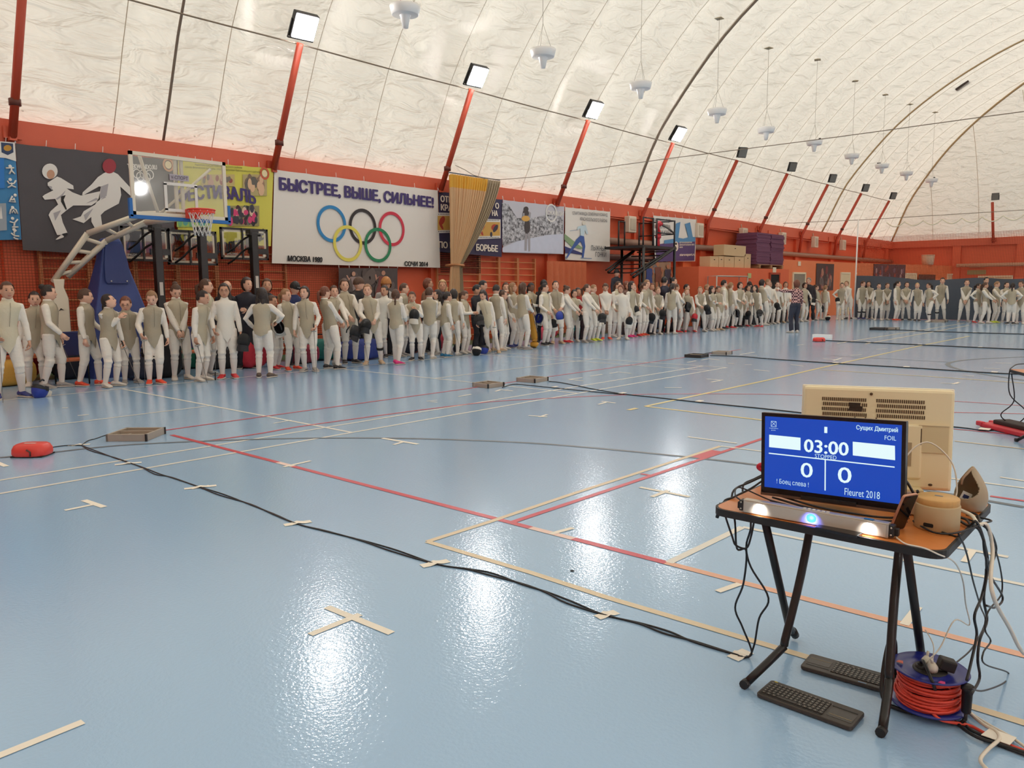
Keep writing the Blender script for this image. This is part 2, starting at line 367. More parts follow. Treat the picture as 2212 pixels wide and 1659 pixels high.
pipe([(-12.6, YF - .5, 2.95), (6, YF - .5, 2.95)], .12, M('pipe_pale', (206, 170, 140), .5), 'pale pipe along the far end wall')
mb = MB(); mb.box((XR + .15, (YN + YF) / 2, ZW / 2), (.3, YF - YN, ZW)); obj('wall_right', mb, RED, kind='structure')
mb = MB(); mb.box(((XL + XR) / 2, YN - .15, ZW / 2), (XR - XL, .3, ZW)); obj('wall_front', mb, RED, kind='structure')
# low changing-room block along the wall, with its doors
RP = [(-15.5, 29.0), (-15.5, 34.6), (-15.35, 37.9)]; R2 = [(-15.75, 38.0), (-15.25, 47.0), (-14.0, 52.5), (-12.9, 59.9)]
def block(P, z, mat, name):
    b = MB(); poly = [(XL, P[0][1])] + list(P) + [(XL, P[-1][1])]
    b.prism(poly, (0, 0, 0), (1, 0, 0), (0, 1, 0), (0, 0, 1), z); return obj(name, b, mat, kind='structure')
rmA = block(RP, 2.45, M('block_red', (222, 104, 66), .55, var=.04), 'wall_block'); rmB = block(R2, 2.95, ORG, 'wall_room')
def on_face(px, py, a, b):
    """world point where the pixel ray meets the vertical plane through a,b"""
    d = ray(px, py); n = np.array([b[1] - a[1], a[0] - b[0], 0.0]); n /= np.linalg.norm(n)
    t = np.dot(np.array([*a, 0]) - CAMP, n) / np.dot(d, n); return CAMP + d * t, n
def face_panel(x0, y0, x1, y1, a, b, t=.05, zb=None):
    P, n = on_face(x0, y0, a, b); Q, _ = on_face(x1, y1, a, b); z1 = P[2]; z0 = Q[2] if zb is None else zb
    if n[0] < 0: n = -n
    u = np.array([Q[0] - P[0], Q[1] - P[1], 0]); w = np.linalg.norm(u); u /= w
    return (P + Q) / 2 * np.array([1, 1, 0]) + np.array([0, 0, (z0 + z1) / 2]), u, n, w, z1 - z0
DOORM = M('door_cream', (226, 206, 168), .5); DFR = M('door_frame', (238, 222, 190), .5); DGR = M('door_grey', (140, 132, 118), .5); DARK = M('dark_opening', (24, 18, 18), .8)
nd = [0]
def door(x0, y0, x1, a, b, mat, frame=DFR):
    nd[0] += 1; c, u, n, w, h = face_panel(x0, y0, x1, y0, a, b, zb=0); R = np.stack([u, n, [0, 0, 1]], 1)
    d = obj('door_%d' % nd[0], MB().box(c + n * .02, (w - .16, .04, h - .08), R=R), mat, kind='structure')
    f = MB()
    for s in (-1, 1): f.box(c + u * s * (w / 2 - .04) + n * .03, (.09, .08, h), R=R)
    f.box(c + n * .03 + np.array([0, 0, h / 2 - .04]), (w, .08, .09), R=R); obj('door_frame', f, frame, d)
    obj('door_handle', MB().box(c + u * (w / 2 - .2) + n * .07, (.12, .05, .03), R=R), col((90, 90, 90), .3, .8), d)
A1, B1 = RP[1], RP[2]
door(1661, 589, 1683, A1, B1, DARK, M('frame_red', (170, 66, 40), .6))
door(1711, 588, 1739, R2[0], R2[1], DGR); door(1815, 588, 1835, R2[0], R2[1], DOORM); door(1846, 589, 1871, R2[0], R2[1], DOORM)
door(1954, 590, 1979, R2[1], R2[2], DOORM); door(2046, 591, 2060, R2[2], R2[3], DOORM)
c = px_y(2150, 595, YF - .05)
nd[0] += 1; d6 = obj('door_%d' % nd[0], MB().box((c[0], YF - .04, c[2] / 2), (2.0, .06, c[2])), DFR, kind='structure')
for s in (-1, 1): obj('door_leaf', MB().box((c[0] + s * .48, YF - .09, c[2] / 2 - .04), (.9, .05, c[2] - .1)), M('door_leaf', (214, 178, 140), .5), d6)
# ---------------- posts, floodlights, pendants, ropes ----------------
ORD = ['first', 'second', 'third', 'fourth', 'fifth', 'sixth', 'seventh', 'eighth', 'ninth', 'tenth', 'eleventh', 'twelfth', 'thirteenth', 'fourteenth', 'fifteenth', 'sixteenth', 'seventeenth', 'eighteenth', 'nineteenth', 'twentieth']
def ordw(n):
    if n < 20: return ORD[n]
    t = {2: 'twenty', 3: 'thirty', 4: 'forty', 5: 'fifty', 6: 'sixty', 7: 'seventy', 8: 'eighty', 9: 'ninety'}[(n + 1) // 10]
    return (t[:-1] + 'ieth') if (n + 1) % 10 == 0 else t + '-' + ORD[(n + 1) % 10 - 1]
POSTM = M('post_red', (186, 70, 44), .45); BLK = M('black_metal', (30, 28, 28), .45, .3); LAMPG = M('lamp_glass_dark', (120, 118, 112), .15)
def lampmat():
    m = M('lamp_lit', (255, 255, 255), .4, emit=40); return m
TOPX, TOPZ = -15.35, 7.0
def flood(loc, aim, lit, label, post_rz=0):
    loc = (loc[0] + .14, loc[1], loc[2] + .16)
    t = thing('floodlight', label, 'floodlight', loc, 0, 'floodlights on the red posts')
    d = Vector(aim).normalized(); Rm = d.to_track_quat('-Y', 'Z').to_matrix()
    t.rotation_euler = Rm.to_euler()
    obj('housing', MB().box((0, .04, 0), (.56, .16, .56)), BLK, t, bevel=.02)
    g = MB().box((0, -.045, 0), (.50, .02, .50)); obj('lamp_glass', g, lampmat() if lit else LAMPG, t)
    b = MB()
    for s in (-1, 1): b.box((s * .29, .06, -.1), (.015, .05, .4))
    b.box((0, .06, -.31), (.6, .05, .015)); obj('bracket', b, BLK, t)
    if not lit: t.scale = (.74,) * 3
    if lit:
        L = bpy.data.lights.new('flood_lamp', 'AREA'); L.shape = 'RECTANGLE'; L.size = .50; L.size_y = .50; L.energy = FLOOD_W; L.color = FLOOD_C; L.spread = math.radians(125)
        lo = bpy.data.objects.new('flood_lamp', L); COL.objects.link(lo); lo.parent = t; lo.location = (0, -.07, 0); lo.rotation_euler = (math.radians(90), 0, 0)
        lo.visible_glossy = True
    return t
for i in range(10):
    y = 4.9 + 5.4 * i; low = 3.35 if i >= 4 else 4.3
    fx = XL + .1 if i < 4 else XL + .15
    o = thing('light_post', 'red leaning steel post at the roof edge, %s from the left' % ORD[i], 'post', (XL + .34, y, low), 0, 'red leaning posts along the left wall')
    a = np.array((0.02, 0, 4.42 - low)); b = np.array((TOPX - XL - .34, 0, TOPZ - low))
    r = .076
    obj('pole', MB().tube([a, b] if i < 4 else [a + (a - b) / np.linalg.norm(a - b) * 1.05 * np.array([.25, 0, 1]), a, b], r, 10), POSTM, o)
    obj('bracket', MB().box((.0, 0, 4.4 - low), (.14, .12, .1)).box((-.04, 0.02, 4.5 - low), (.06, .3, .22)), POSTM if i % 2 else BEAM, o)
    obj('collar', MB().lathe([(.0, -.06), (.1, -.06), (.1, .06), (0, .06)], tuple(a + (b - a) * .22), 10), col((96, 44, 32), .5), o)
    flood((TOPX + .12, y - .05, TOPZ + .12), (0.8, -0.10, -.62) if i < 5 else (.75, -.45, -.35), 1 <= i <= 4, ('lit white floodlight glaring on the %s red post from the left' if 1 <= i < 5 else 'unlit black floodlight on the %s red post from the left') % ORD[i])
FW0 = FLOOD_W
# unseen lamps added on the opposite wall to brighten floor, people and red wall
for i, (x, y) in enumerate([(17.2, -10), (17.2, -5), (17.2, 1), (17.2, 7), (17.2, 13), (17.2, 19), (17.2, 25), (17.2, 31)]):
    FLOOD_W = FW0 * 4.2
    flood((x, y, 7.1), (.8 if x < 0 else -.8, 0, -.62), True, 'unseen lit floodlight added high on the %s, %s of that row' % ('left wall beyond the picture edge' if x < 0 else 'opposite right wall', ORD[i]))
o = thing('light_post', 'red steel post standing on the far end wall with unlit floodlight', 'post', (-10.55, YF - .43, 4.6)); obj('pole', MB().tube([(0, 0, -.2), (0, -1.1, 2.3)], .085, 10), POSTM, o); obj('bracket', MB().box((0, .05, 0), (.25, .3, .2)), POSTM, o)
flood((-10.55, YF - 1.5, 7.1), (.1, -1, -.25), False, 'unlit black floodlight on the far end wall post')
rope = M('rope_grey', (142, 126, 106), .8)
P = [(TOPX - .12, 4.9 + 5.4 * i, TOPZ + .02) for i in range(-2, 10)]
Q = []
for a, b in zip(P[:-1], P[1:]):
    for t in np.arange(4) / 4: Q.append((a[0], a[1] + (b[1] - a[1]) * t, a[2] - .02 * math.sin(PI * t)))
tag(obj('wire_rope', MB().tube(Q + [P[-1]], .018, 5), rope), 'grey wire rope strung along the tops of the red posts', 'rope')
A = np.array((TOPX - .7, 15.72, 5.05)); B = px_y(1081, 388, 17.0); Cc = px_y(2300, 229, 17.0)
tag(obj('curtain_wire', MB().tube(smooth_path([A, B, px_y(1440, 343, 17), px_y(1800, 297, 17), Cc, Cc + (Cc - B) * .8], 4), .009, 5), rope), 'thin steel wire crossing the hall from the tan curtain', 'wire')
WPL = M('white_plastic', (246, 244, 240), .4); HANG = M('hanger', (150, 138, 120), .7)
for i, (x, y) in enumerate([(875, 26), (1173, 118), (1384, 188), (1549, 244), (1655, 283), (1759, 310), (1840, 339), (1905, 360), (1958, 376), (2012, 391)]):
    p = gp(x, y, 7.45); s = p[0] - XL
    o = thing('pendant_uplight', 'white funnel shaped pendant lamp hanging from the roof, %s from the left' % ORD[i], 'pendant lamp', p, rng.uniform(0, 6), 'white pendant lamps under the roof')
    obj('housing', MB().lathe([(.29, .12), (.33, .12), (.325, .08), (.285, -.06), (.27, -.066), (.1, -.07)], n=28), WPL, o)
    obj('cone', MB().lathe([(.125, -.065), (.11, -.10), (.060, -.33), (.0, -.33)], n=20), WPL, o)
    obj('tray', MB().lathe([(.0, .07), (.29, .115)], n=24), col((210, 205, 190), .5), o)
    h = MB(); zt = prof(s) - .15 - 7.45
    for a in (0, 2.1, 4.2): h.tube([(.22 * math.cos(a), .22 * math.sin(a), .12), (0, 0, .75)], .004, 4)
    h.tube([(0, 0, .75), (0, 0, zt)], .006, 4); obj('hanger', h, HANG, o)
    obj('roof_patch', MB().lathe([(0, .05), (.17, .0), (.17, -.02)], (0, 0, zt), 4), col((190, 176, 150), .8), o)
    obj('clip', MB().box((.25, .05, .15), (.08, .05, .05)).box((.18, .1, .15), (.05, .05, .05)), BLK, o)
tag(obj('roof_vent', MB().box((0, 0, 0), (.7, .35, .06), R=np.array(Matrix.Rotation(-.55, 3, 'Y'))), col((62, 48, 38), .7), None, tuple(px_y(2077, 181, 49.0) + np.array((0.05, 0, -.1)))), 'small dark rectangular vent in the far roof bay', 'vent')
# ---------------- banners ----------------
BX = -16.64
ZA, ZB, ZC, ZD, ZE = (0, 280, 4.878), (240, 300, 4.879), (570, 350, 5.672), (920, 360, 5.395), (1290, 420, 5.395)
def wq(Z, x, y, X=BX):
    """picture point -> (Y,z) on the banner plane"""
    p = px_x(Z[0] + x / Z[2], Z[1] + y / Z[2], X); return np.array([p[1], p[2]])
def flat(parent, name, poly, mat, lift, Z=None, loc=None):
    """flat printed shape on the banner plane; poly in (Y,z) or in picture points of view Z"""
    if Z is not None: poly = [wq(Z, *p) for p in poly]
    b = MB(); b.add([(BX + lift, a, c) for a, c in poly], [list(range(len(poly)))][0:1])
    return obj(name, b, mat, parent)
def ellp(c, r, n=20, rot=0):
    return [(c[0] + r[0] * math.cos(t) * math.cos(rot) - r[1] * math.sin(t) * math.sin(rot), c[1] + r[0] * math.cos(t) * math.sin(rot) + r[1] * math.sin(t) * math.cos(rot)) for t in np.arange(n) / n * 2 * PI]
def many(parent, name, polys, mat, lift, Z=None):
    for i, poly in enumerate(polys): o = flat(parent, name, poly, mat, lift + i * .00037, Z)
    return o
def banner(name, label, corners, mat, cat='banner', sag=.02):
    """corners TL,TR,BR,BL as (Y,z); a thin wavy cloth with eyelet ties"""
    n, k = 24, 12; V = []; 
    tl, tr, br, bl = (np.array(c) for c in corners)
    for j in range(k + 1):
        for i in range(n + 1):
            u, v = i / n, j / k; q = (tl * (1 - u) + tr * u) * (1 - v) + (bl * (1 - u) + br * u) * v
            V.append((BX - .012 + .008 * math.sin(u * 21 + v * 3) * math.sin(v * 5 + 1), q[0], q[1] - (sag * .5 * abs(math.sin(u * 6 * PI)) if j == 0 else 0)))
    b = MB(); b.add(V, [(j * (n + 1) + i, (j + 1) * (n + 1) + i, (j + 1) * (n + 1) + i + 1, j * (n + 1) + i + 1) for j in range(k) for i in range(n)], 0, True)
    o = obj(name, b, mat); tag(o, label, cat)
    t = MB()
    for i in range(7):
        q = tl + (tr - tl) * (i / 6); t.tube([(BX, q[0], q[1]), (BX - .05, q[0] + .03, q[1] + .12)], .006, 4)
    obj('tie', t, WPL, o); return o
def wtext(txt, Z, x0, y0, x1, y1, h, mat, parent, lift=.016, **k):
    """text whose middle line runs between two picture points; h in picture units of the view"""
    a, b = wq(Z, x0, y0), wq(Z, x1, y1); w = np.linalg.norm(b - a); u = (b - a) / w
    hh = abs(wq(Z, (x0 + x1) / 2, (y0 + y1) / 2 - h / 2)[1] - wq(Z, (x0 + x1) / 2, (y0 + y1) / 2 + h / 2)[1])
    c = (a + b) / 2; return lettering(txt, (BX, c[0], c[1]), (0, u[0], u[1]), (0, -u[1], u[0]), w, hh, mat, parent, lift=lift, **k)
PW = M('print_white', (226, 222, 216), .6); PB = M('print_black', (26, 24, 26), .6); PURP = M('print_purple', (62, 46, 104), .6)
# taekwondo banner
tk = banner('sports_banner', 'dark banner showing two white suited martial artists kicking', [(4.94, 4.31), (8.0, 4.36), (7.75, 2.26), (4.92, 2.36)], M('cloth_slate', (74, 70, 74), .6, var=.12, vscale=1.5))
flat(tk, 'print_figure', [(500, 560), (600, 495), (640, 510), (770, 590), (775, 630), (700, 620), (760, 660), (850, 695), (1050, 650), (1050, 740), (960, 800), (770, 800), (700, 850), (640, 900), (660, 980), (710, 1090), (640, 1110), (600, 1110), (510, 900), (530, 860), (610, 790), (580, 730), (470, 740), (445, 705), (470, 685), (560, 640), (500, 590)], PW, .010, ZA)
many(tk, 'print_fold', [[(690, 640), (640, 690), (585, 730), (600, 740), (660, 700)], [(1040, 735), (900, 780), (1010, 720)], [(560, 880), (640, 850), (580, 960)], [(500, 590), (545, 600), (545, 640)]], M('print_shade', (170, 166, 170), .6), .012, ZA)
flat(tk, 'print_helmet', ellp((523, 440), (82, 82)), PW, .012, ZA); flat(tk, 'print_face', ellp((532, 472), (42, 48)), M('print_skin', (196, 150, 122), .6), .014, ZA)
flat(tk, 'print_belt', [(640, 705), (690, 690), (668, 740), (702, 840), (690, 845), (640, 760)], PB, .014, ZA); flat(tk, 'print_foot', [(582, 1158), (640, 1112), (672, 1112), (668, 1135), (600, 1160)], PW, .012, ZA)
flat(tk, 'print_ankle', [(652, 1098), (706, 1086), (710, 1105), (664, 1122)], PB, .014, ZA)
flat(tk, 'print_figure', [(1090, 460), (1160, 430), (1240, 470), (1370, 610), (1375, 700), (1265, 600), (1275, 690), (1250, 780), (1100, 860), (1060, 900), (1080, 1050), (1020, 1080), (960, 970), (960, 920), (880, 985), (760, 945), (850, 915), (880, 860), (1000, 790), (1040, 720), (1060, 600), (1040, 600), (860, 700), (870, 660), (960, 580), (1030, 500)], PW, .010, ZA)
many(tk, 'print_fold', [[(1060, 600), (1140, 570), (1120, 700), (1050, 730)], [(1100, 700), (1060, 740), (1115, 715)], [(880, 900), (980, 830), (900, 960)]], M('print_shade', (170, 166, 170), .6), .012, ZA)
flat(tk, 'print_helmet', ellp((1150, 385), (72, 78)), M('print_crimson', (150, 22, 42), .35), .012, ZA)
many(tk, 'print_scene', [[(1250, 1000), (1640, 1000), (1640, 1180), (1240, 1170)]], M('print_haze', (112, 112, 120), .6), .008, ZA); many(tk, 'print_scene', [[(1080, 1180), (1660, 1190), (1650, 1300), (1060, 1290)]], M('print_navy', (52, 72, 118), .6), .009, ZA)
wtext('TAEKWONDO.RU', ZB, 170, 288, 478, 300, 48, PW, tk, bold=.05)
def ring(parent, name, c, ra, rb, th, mat, lift, n=40):
    b = MB(); V = []
    for t in np.arange(n) / n * 2 * PI:
        for f in (0, 1): V.append((BX + lift, c[0] + (ra - f * th) * math.cos(t), c[1] + (rb - f * th) * math.sin(t)))
    b.add(V, [(2 * i, 2 * ((i + 1) % n), 2 * ((i + 1) % n) + 1, 2 * i + 1) for i in range(n)]); return obj(name, b, mat, parent)
for x, y in ((270, 368), (340, 372), (405, 376), (305, 400), (372, 404)): ring(tk, 'print_ring', wq(ZB, x, y), .085, .10, .02, PW, .014, 24)
# festival banner
fe = banner('festival_banner', 'bright yellow festival banner behind the white basketball backboard', [(8.0, 4.36), (10.3, 4.44), (10.14, 2.62), (7.9, 2.66)], M('cloth_yellow', (208, 200, 84), .6, var=.06, vscale=1.2))
wtext('Администрация Красносельского района', ZB, 880, 272, 1375, 306, 26, PB, fe)
wtext('«Центр физической культуры, спорта и здоровья Красносельского района»', ZB, 770, 296, 1570, 352, 26, PB, fe)
wtext('ФЕСТИВАЛЬ', ZB, 690, 610, 1515, 625, 150, PURP, fe, bold=.06, arc=.12)
wtext('«АКТИВНОЕ ДОЛГОЛЕТИЕ»', ZB, 590, 960, 1640, 985, 130, M('print_ink', (34, 26, 44), .6), fe, bold=.05, arc=-.38)
for x, y, c in ((600, 275, (206, 150, 110)), (1615, 365, (196, 84, 58))):
    ring(fe, 'print_emblem', wq(ZB, x, y), .12, .14, .04, col(c), .015); flat(fe, 'print_emblem', [tuple(wq(ZB, x, y) + np.array(p)) for p in ellp((0, 0), (.07, .08))], col((230, 214, 170)), .014)
def crowd(parent, Z, x0, y0, x1, y1, n, pal, sz, seed, backc):
    r = random.Random(seed); flat(parent, 'print_photo', [(x0, y0), (x1, y0), (x1, y1), (x0, y1)], col(backc), .009, Z)
    for ci, c in enumerate(pal):
        many(parent, 'print_people', [ellp((r.uniform(x0 + sz, x1 - sz), r.uniform(y0 + sz, y1 - sz * 1.4)), (sz * r.uniform(.5, .9), sz * r.uniform(.9, 1.6)), 10) for _ in range(n)], col(c), .010 + ci * .0012, Z)
crowd(fe, ZB, 1225, 705, 1560, 920, 9, [(40, 36, 44), (70, 30, 44), (30, 30, 36), (92, 96, 84), (214, 186, 160), (206, 60, 110), (50, 48, 60)], 30, 3, (150, 140, 90))
crowd(fe, ZB, 1385, 375, 1640, 600, 5, [(120, 100, 84), (150, 120, 96), (92, 88, 80), (214, 176, 140)], 42, 4, (176, 160, 110)); crowd(fe, ZB, 950, 375, 1300, 500, 5, [(150, 80, 70), (190, 150, 130), (120, 110, 100)], 26, 5, (190, 170, 110))
crowd(fe, ZB, 690, 840, 1060, 930, 3, [(110, 170, 120), (90, 160, 150)], 34, 6, (160, 190, 100))
# motto banner with the five rings
ol = banner('motto_banner', 'large white banner with five coloured rings and purple motto', [(10.32, 4.42), (15.58, 4.40), (15.62, 2.2), (10.15, 2.22)], M('cloth_white', (228, 222, 214), .6, bump=.25, bscale=1.2))
wtext('БЫСТРЕЕ, ВЫШЕ, СИЛЬНЕЕ!', ZC, 190, 275, 2072, 505, 158, PURP, ol, bold=.075)
wtext('МОСКВА 1980', ZC, 288, 1180, 710, 1196, 66, PB, ol, bold=.08, shear=.1); wtext('СОЧИ 2014', ZC, 1722, 1246, 2005, 1250, 56, PB, ol, bold=.08)
for i, (x, y, rx, ry, c) in enumerate([(828, 758, 181, 227, (44, 130, 186)), (1210, 792, 168, 220, (42, 34, 34)), (1565, 820, 158, 212, (206, 52, 74)), (1026, 998, 178, 222, (226, 212, 92)), (1396, 1018, 165, 212, (36, 128, 84))]):
    c0 = wq(ZC, x, y); a = abs(wq(ZC, x + rx, y)[0] - wq(ZC, x - rx, y)[0]) / 2; b = abs(wq(ZC, x, y - ry)[1] - wq(ZC, x, y + ry)[1]) / 2
    ring(ol, 'print_ring', c0, a, b, .085, col(c, .6), .012 + i * .0015)
# wrestling banner
wr = banner('wrestling_banner', 'navy wrestling banner partly hidden behind the tan curtain', [(15.62, 4.38), (18.35, 4.36), (18.28, 2.58), (15.58, 2.66)], M('cloth_navy', (52, 44, 76), .6))
PC = M('print_cream', (236, 222, 204), .6)
for t, x0, y0, x1, y1, h in (('ОТКР', 168, 372, 340, 392, 72), ('КРАС', 172, 472, 345, 490, 72), ('О', 806, 455, 846, 458, 66), ('НА', 768, 540, 832, 545, 62), ('ПО В', 146, 908, 315, 918, 74), ('БОРЬБЕ', 585, 940, 832, 955, 76)): wtext(t, ZD, x0, y0, x1, y1, h, PC, wr, bold=.07)
for x0, x1, yo in ((135, 470, 0), (600, 868, 70)):
    fs = MB(); fs.add([(BX + .008, *wq(ZD, *p)) for p in [(x0, 535 + yo), (x1, 545 + yo), (x1, 765 + yo), (x0, 775 + yo)]], [(0, 1, 2, 3)])
    for x in range(x0 + 8, x1 - 10, 18):
        for yy in (548, 750): fs.add([(BX + .0095, *wq(ZD, *p)) for p in [(x, yy + yo), (x + 8, yy + yo), (x + 8, yy + 12 + yo), (x, yy + 12 + yo)]], [(0, 1, 2, 3)], 1)
    obj('film_strip', fs, [PW, PB], wr)
    flat(wr, 'print_photo', [(x0, 572 + yo), (x1 - 6, 577 + yo), (x1 - 6, 735 + yo), (x0, 742 + yo)], col((208, 160, 78)), .010, ZD)
    many(wr, 'print_wrestler', [ellp((x0 + 50, 630 + yo), (30, 55), 12, .4), ellp((x0 + 40, 690 + yo), (14, 50), 12, -.5), ellp((x1 - 70, 640 + yo), (40, 40), 12)], col((178, 62, 44)), .012, ZD); many(wr, 'print_wrestler', [ellp((x1 - 60, 650 + yo), (22, 50), 12, .5), ellp((x1 - 110, 720 + yo), (14, 30), 12)], col((54, 50, 66)), .013, ZD)
# ski banner: snowy forest photo
def forest_mat():
    m = M('print_forest', (120, 120, 120), .6); nt = m.node_tree; b = nt.nodes['Principled BSDF']; tc = nt.nodes.new('ShaderNodeTexCoord'); n = nt.nodes.new('ShaderNodeTexNoise')
    n.inputs['Scale'].default_value = 9; n.inputs['Detail'].default_value = 6; n.inputs['Roughness'].default_value = .75; r = nt.nodes.new('ShaderNodeValToRGB')
    r.color_ramp.elements[0].position = .40; r.color_ramp.elements[0].color = (*lin((66, 64, 68)), 1); r.color_ramp.elements[1].position = .60; r.color_ramp.elements[1].color = (*lin((206, 204, 208)), 1)
    nt.links.new(tc.outputs['Object'], n.inputs['Vector']); nt.links.new(n.outputs['Fac'], r.inputs[0]); nt.links.new(r.outputs[0], b.inputs['Base Color']); return m
sk = banner('ski_banner', 'grey winter forest banner with a cross country skier in yellow', [(18.37, 4.36), (21.5, 4.38), (21.46, 2.76), (18.36, 2.72)], M('print_sky', (196, 194, 202), .6))
flat(sk, 'print_forest', [(884, 420), (960, 440), (1060, 600), (1240, 600), (1420, 560), (1600, 600), (1592, 800), (1400, 800), (1240, 860), (1060, 860), (890, 920)], forest_mat(), .008, ZD)
flat(sk, 'print_snow', [(1240, 830), (1420, 795), (1592, 785), (1588, 1015), (890, 995), (890, 945), (1060, 870)], M('print_snow', (200, 204, 220), .6, var=.08, vscale=5), .010, ZD)
many(sk, 'print_skier', [ellp((1165, 495), (28, 30)), ellp((1162, 540), (34, 40)), ellp((1178, 700), (34, 90))], M('print_dark', (66, 58, 58), .6), .012, ZD); many(sk, 'print_skier', [ellp((1160, 605), (48, 34)), ], col((216, 164, 80)), .014, ZD)
many(sk, 'print_skier', [[(1150, 780), (1180, 780), (1172, 980), (1145, 980)], [(1185, 770), (1212, 770), (1212, 985), (1190, 990)], [(1125, 540), (1145, 540), (1150, 620), (1128, 615)], [(1200, 520), (1222, 540), (1215, 600), (1196, 590)]], col((160, 156, 160)), .013, ZD)
ring(sk, 'print_ring', wq(ZD, 1460, 540), .30, .30, .05, PW, .012); wtext('СКАНДИ', ZD, 1410, 540, 1600, 556, 56, PW, sk, bold=.06, shear=.2)
# family games banner
sp = banner('ski_race_banner', 'white banner with a blue cross country skier and thin lettering', [(21.55, 4.37), (24.28, 4.40), (24.27, 2.56), (21.56, 2.57)], M('cloth_white', (228, 222, 214), .6))
wtext('СПАРТАКИАДА СЕМЕЙНЫХ КОМАНД', ZD, 1705, 538, 2112, 562, 54, M('print_grey', (66, 64, 72), .6), sp); wtext('КРАСНОСЕЛЬСКОГО РАЙОНА', ZD, 1795, 602, 2110, 626, 50, M('print_grey', (66, 64, 72), .6), sp)
wtext('ЛЫЖНЫЕ', ZD, 1920, 945, 2095, 955, 56, M('print_grey', (66, 64, 72), .6), sp); wtext('ГОНКИ', ZD, 1975, 1022, 2097, 1026, 56, M('print_grey', (66, 64, 72), .6), sp)
flat(sp, 'print_swoosh', [(1612, 780), (1700, 850), (1830, 950), (1800, 960), (1690, 930), (1612, 850)], col((136, 160, 120)), .008, ZD); flat(sp, 'print_swoosh', [(1612, 925), (1700, 960), (1830, 1010), (1830, 1030), (1700, 1010), (1625, 1010)], col((56, 58, 110)), .008, ZD)
flat(sp, 'print_skier', [(1800, 800), (1840, 810), (1855, 930), (1835, 1060), (1815, 1060), (1825, 930), (1800, 870), (1700, 980), (1650, 1060), (1630, 1060), (1690, 950), (1750, 850)], col((64, 92, 158)), .012, ZD)
flat(sp, 'print_skier', [(1800, 690), (1860, 680), (1890, 780), (1870, 790), (1850, 740), (1840, 812), (1800, 802), (1795, 720), (1760, 740), (1765, 700)], col((196, 214, 222)), .013, ZD); many(sp, 'print_skier', [ellp((1838, 658), (20, 24))], col((222, 214, 200)), .014, ZD)
many(sp, 'print_ski', [[(1630, 1045), (1650, 1060), (1640, 1075), (1622, 1062)], [(1800, 1058), (1935, 1068), (1925, 1076), (1800, 1068)], [(1675, 745), (1770, 735), (1770, 740), (1675, 750)]], col((120, 140, 170)), .013, ZD)
# football club banner
tb = banner('football_banner', 'white and purple football banner behind the black platform', [(27.3, 4.46), (30.8, 4.52), (30.8, 2.72), (27.5, 2.64)], M('cloth_white', (228, 222, 214), .6))
flat(tb, 'print_ground', [(682, 585), (780, 570), (1142, 545), (1130, 770), (690, 785)], col((84, 62, 112)), .008, ZE)
flat(tb, 'print_legs', [(780, 535), (900, 515), (915, 340), (968, 320), (945, 505), (1000, 515), (1060, 500), (1020, 345), (1080, 325), (1112, 495), (1142, 498), (1142, 548), (780, 575)], col((84, 140, 184)), .010, ZE)
for t, x0, y0, x1, y1, h in (('ОРГАНИЗАТОР', 650, 300, 850, 312, 44), ('ПЕРВЕНСТВА', 650, 372, 850, 376, 44), ('МИНИ-КУБИ', 660, 440, 860, 442, 44)): wtext(t, ZE, x0, y0, x1, y1, h, M('print_grey', (66, 64, 72), .6), tb)
for t, x0, y0, x1, y1, h in (('ДЕТСКО-ЮНОШЕСКАЯ', 955, 562, 1100, 560, 20), ('МИНИ-ФУТБОЛЬНАЯ ЛИГА', 955, 588, 1130, 585, 20), ('ИМЕНИ', 955, 616, 992, 615, 16), ('starovsport.ru', 958, 710, 1135, 706, 34)): wtext(t, ZE, x0, y0, x1, y1, h, PC, tb, bold=.05)
flat(tb, 'print_ball', ellp((918, 605), (26, 56)), PC, .012, ZE); many(tb, 'print_ball_patch', [ellp((916, 575), (12, 16), 6), ellp((912, 632), (12, 16), 6)], PB, .013, ZE)
# blue sports-pictogram banner at the picture's left edge
bl = banner('pictogram_banner', 'blue banner with white sport pictograms at the far left', [(4.05, 4.32), (4.93, 4.32), (4.91, 2.55), (4.05, 2.5)], M('cloth_blue', (58, 128, 178), .6, var=.15, vscale=1))
flat(bl, 'print_header', [(-60, 120), (155, 135), (170, 335), (60, 300), (-60, 290)], PW, .008, ZA); flat(bl, 'print_crest', [(8, 135), (135, 148), (140, 240), (80, 270), (15, 240)], col((44, 62, 96)), .010, ZA); flat(bl, 'print_crown', ellp((78, 195), (42, 32)), col((190, 140, 50)), .012, ZA)
flat(bl, 'print_photo', [(-60, 780), (62, 775), (72, 1060), (-60, 1070)], col((150, 160, 170)), .010, ZA); flat(bl, 'print_sail', [(8, 800), (25, 940), (-10, 940)], PW, .012, ZA); flat(bl, 'print_photo', [(-60, 300), (40, 300), (48, 620), (-60, 620)], col((40, 120, 196)), .010, ZA)
PICT = [[[(60, 405), (145, 405)], [(118, 395), (118, 430), (95, 470)], [(118, 430), (155, 470)]], [[(75, 540), (95, 570), (145, 570), (165, 535)], [(120, 560), (120, 590), (80, 612)], [(120, 590), (165, 610)]], [[(128, 700), (95, 760), (160, 765), (140, 720)], [(110, 740), (150, 740)]],
        [[(100, 890), (115, 840), (140, 830), (165, 845), (185, 890)], [(125, 880), (140, 850), (160, 885)]], [[(100, 970), (150, 985), (185, 945)], [(150, 985), (145, 1025)], [(125, 1028), (190, 1028)]], [[(115, 1090), (150, 1120), (200, 1125)], [(150, 1120), (145, 1080), (170, 1060)], [(140, 1135), (160, 1150), (190, 1155)]]]
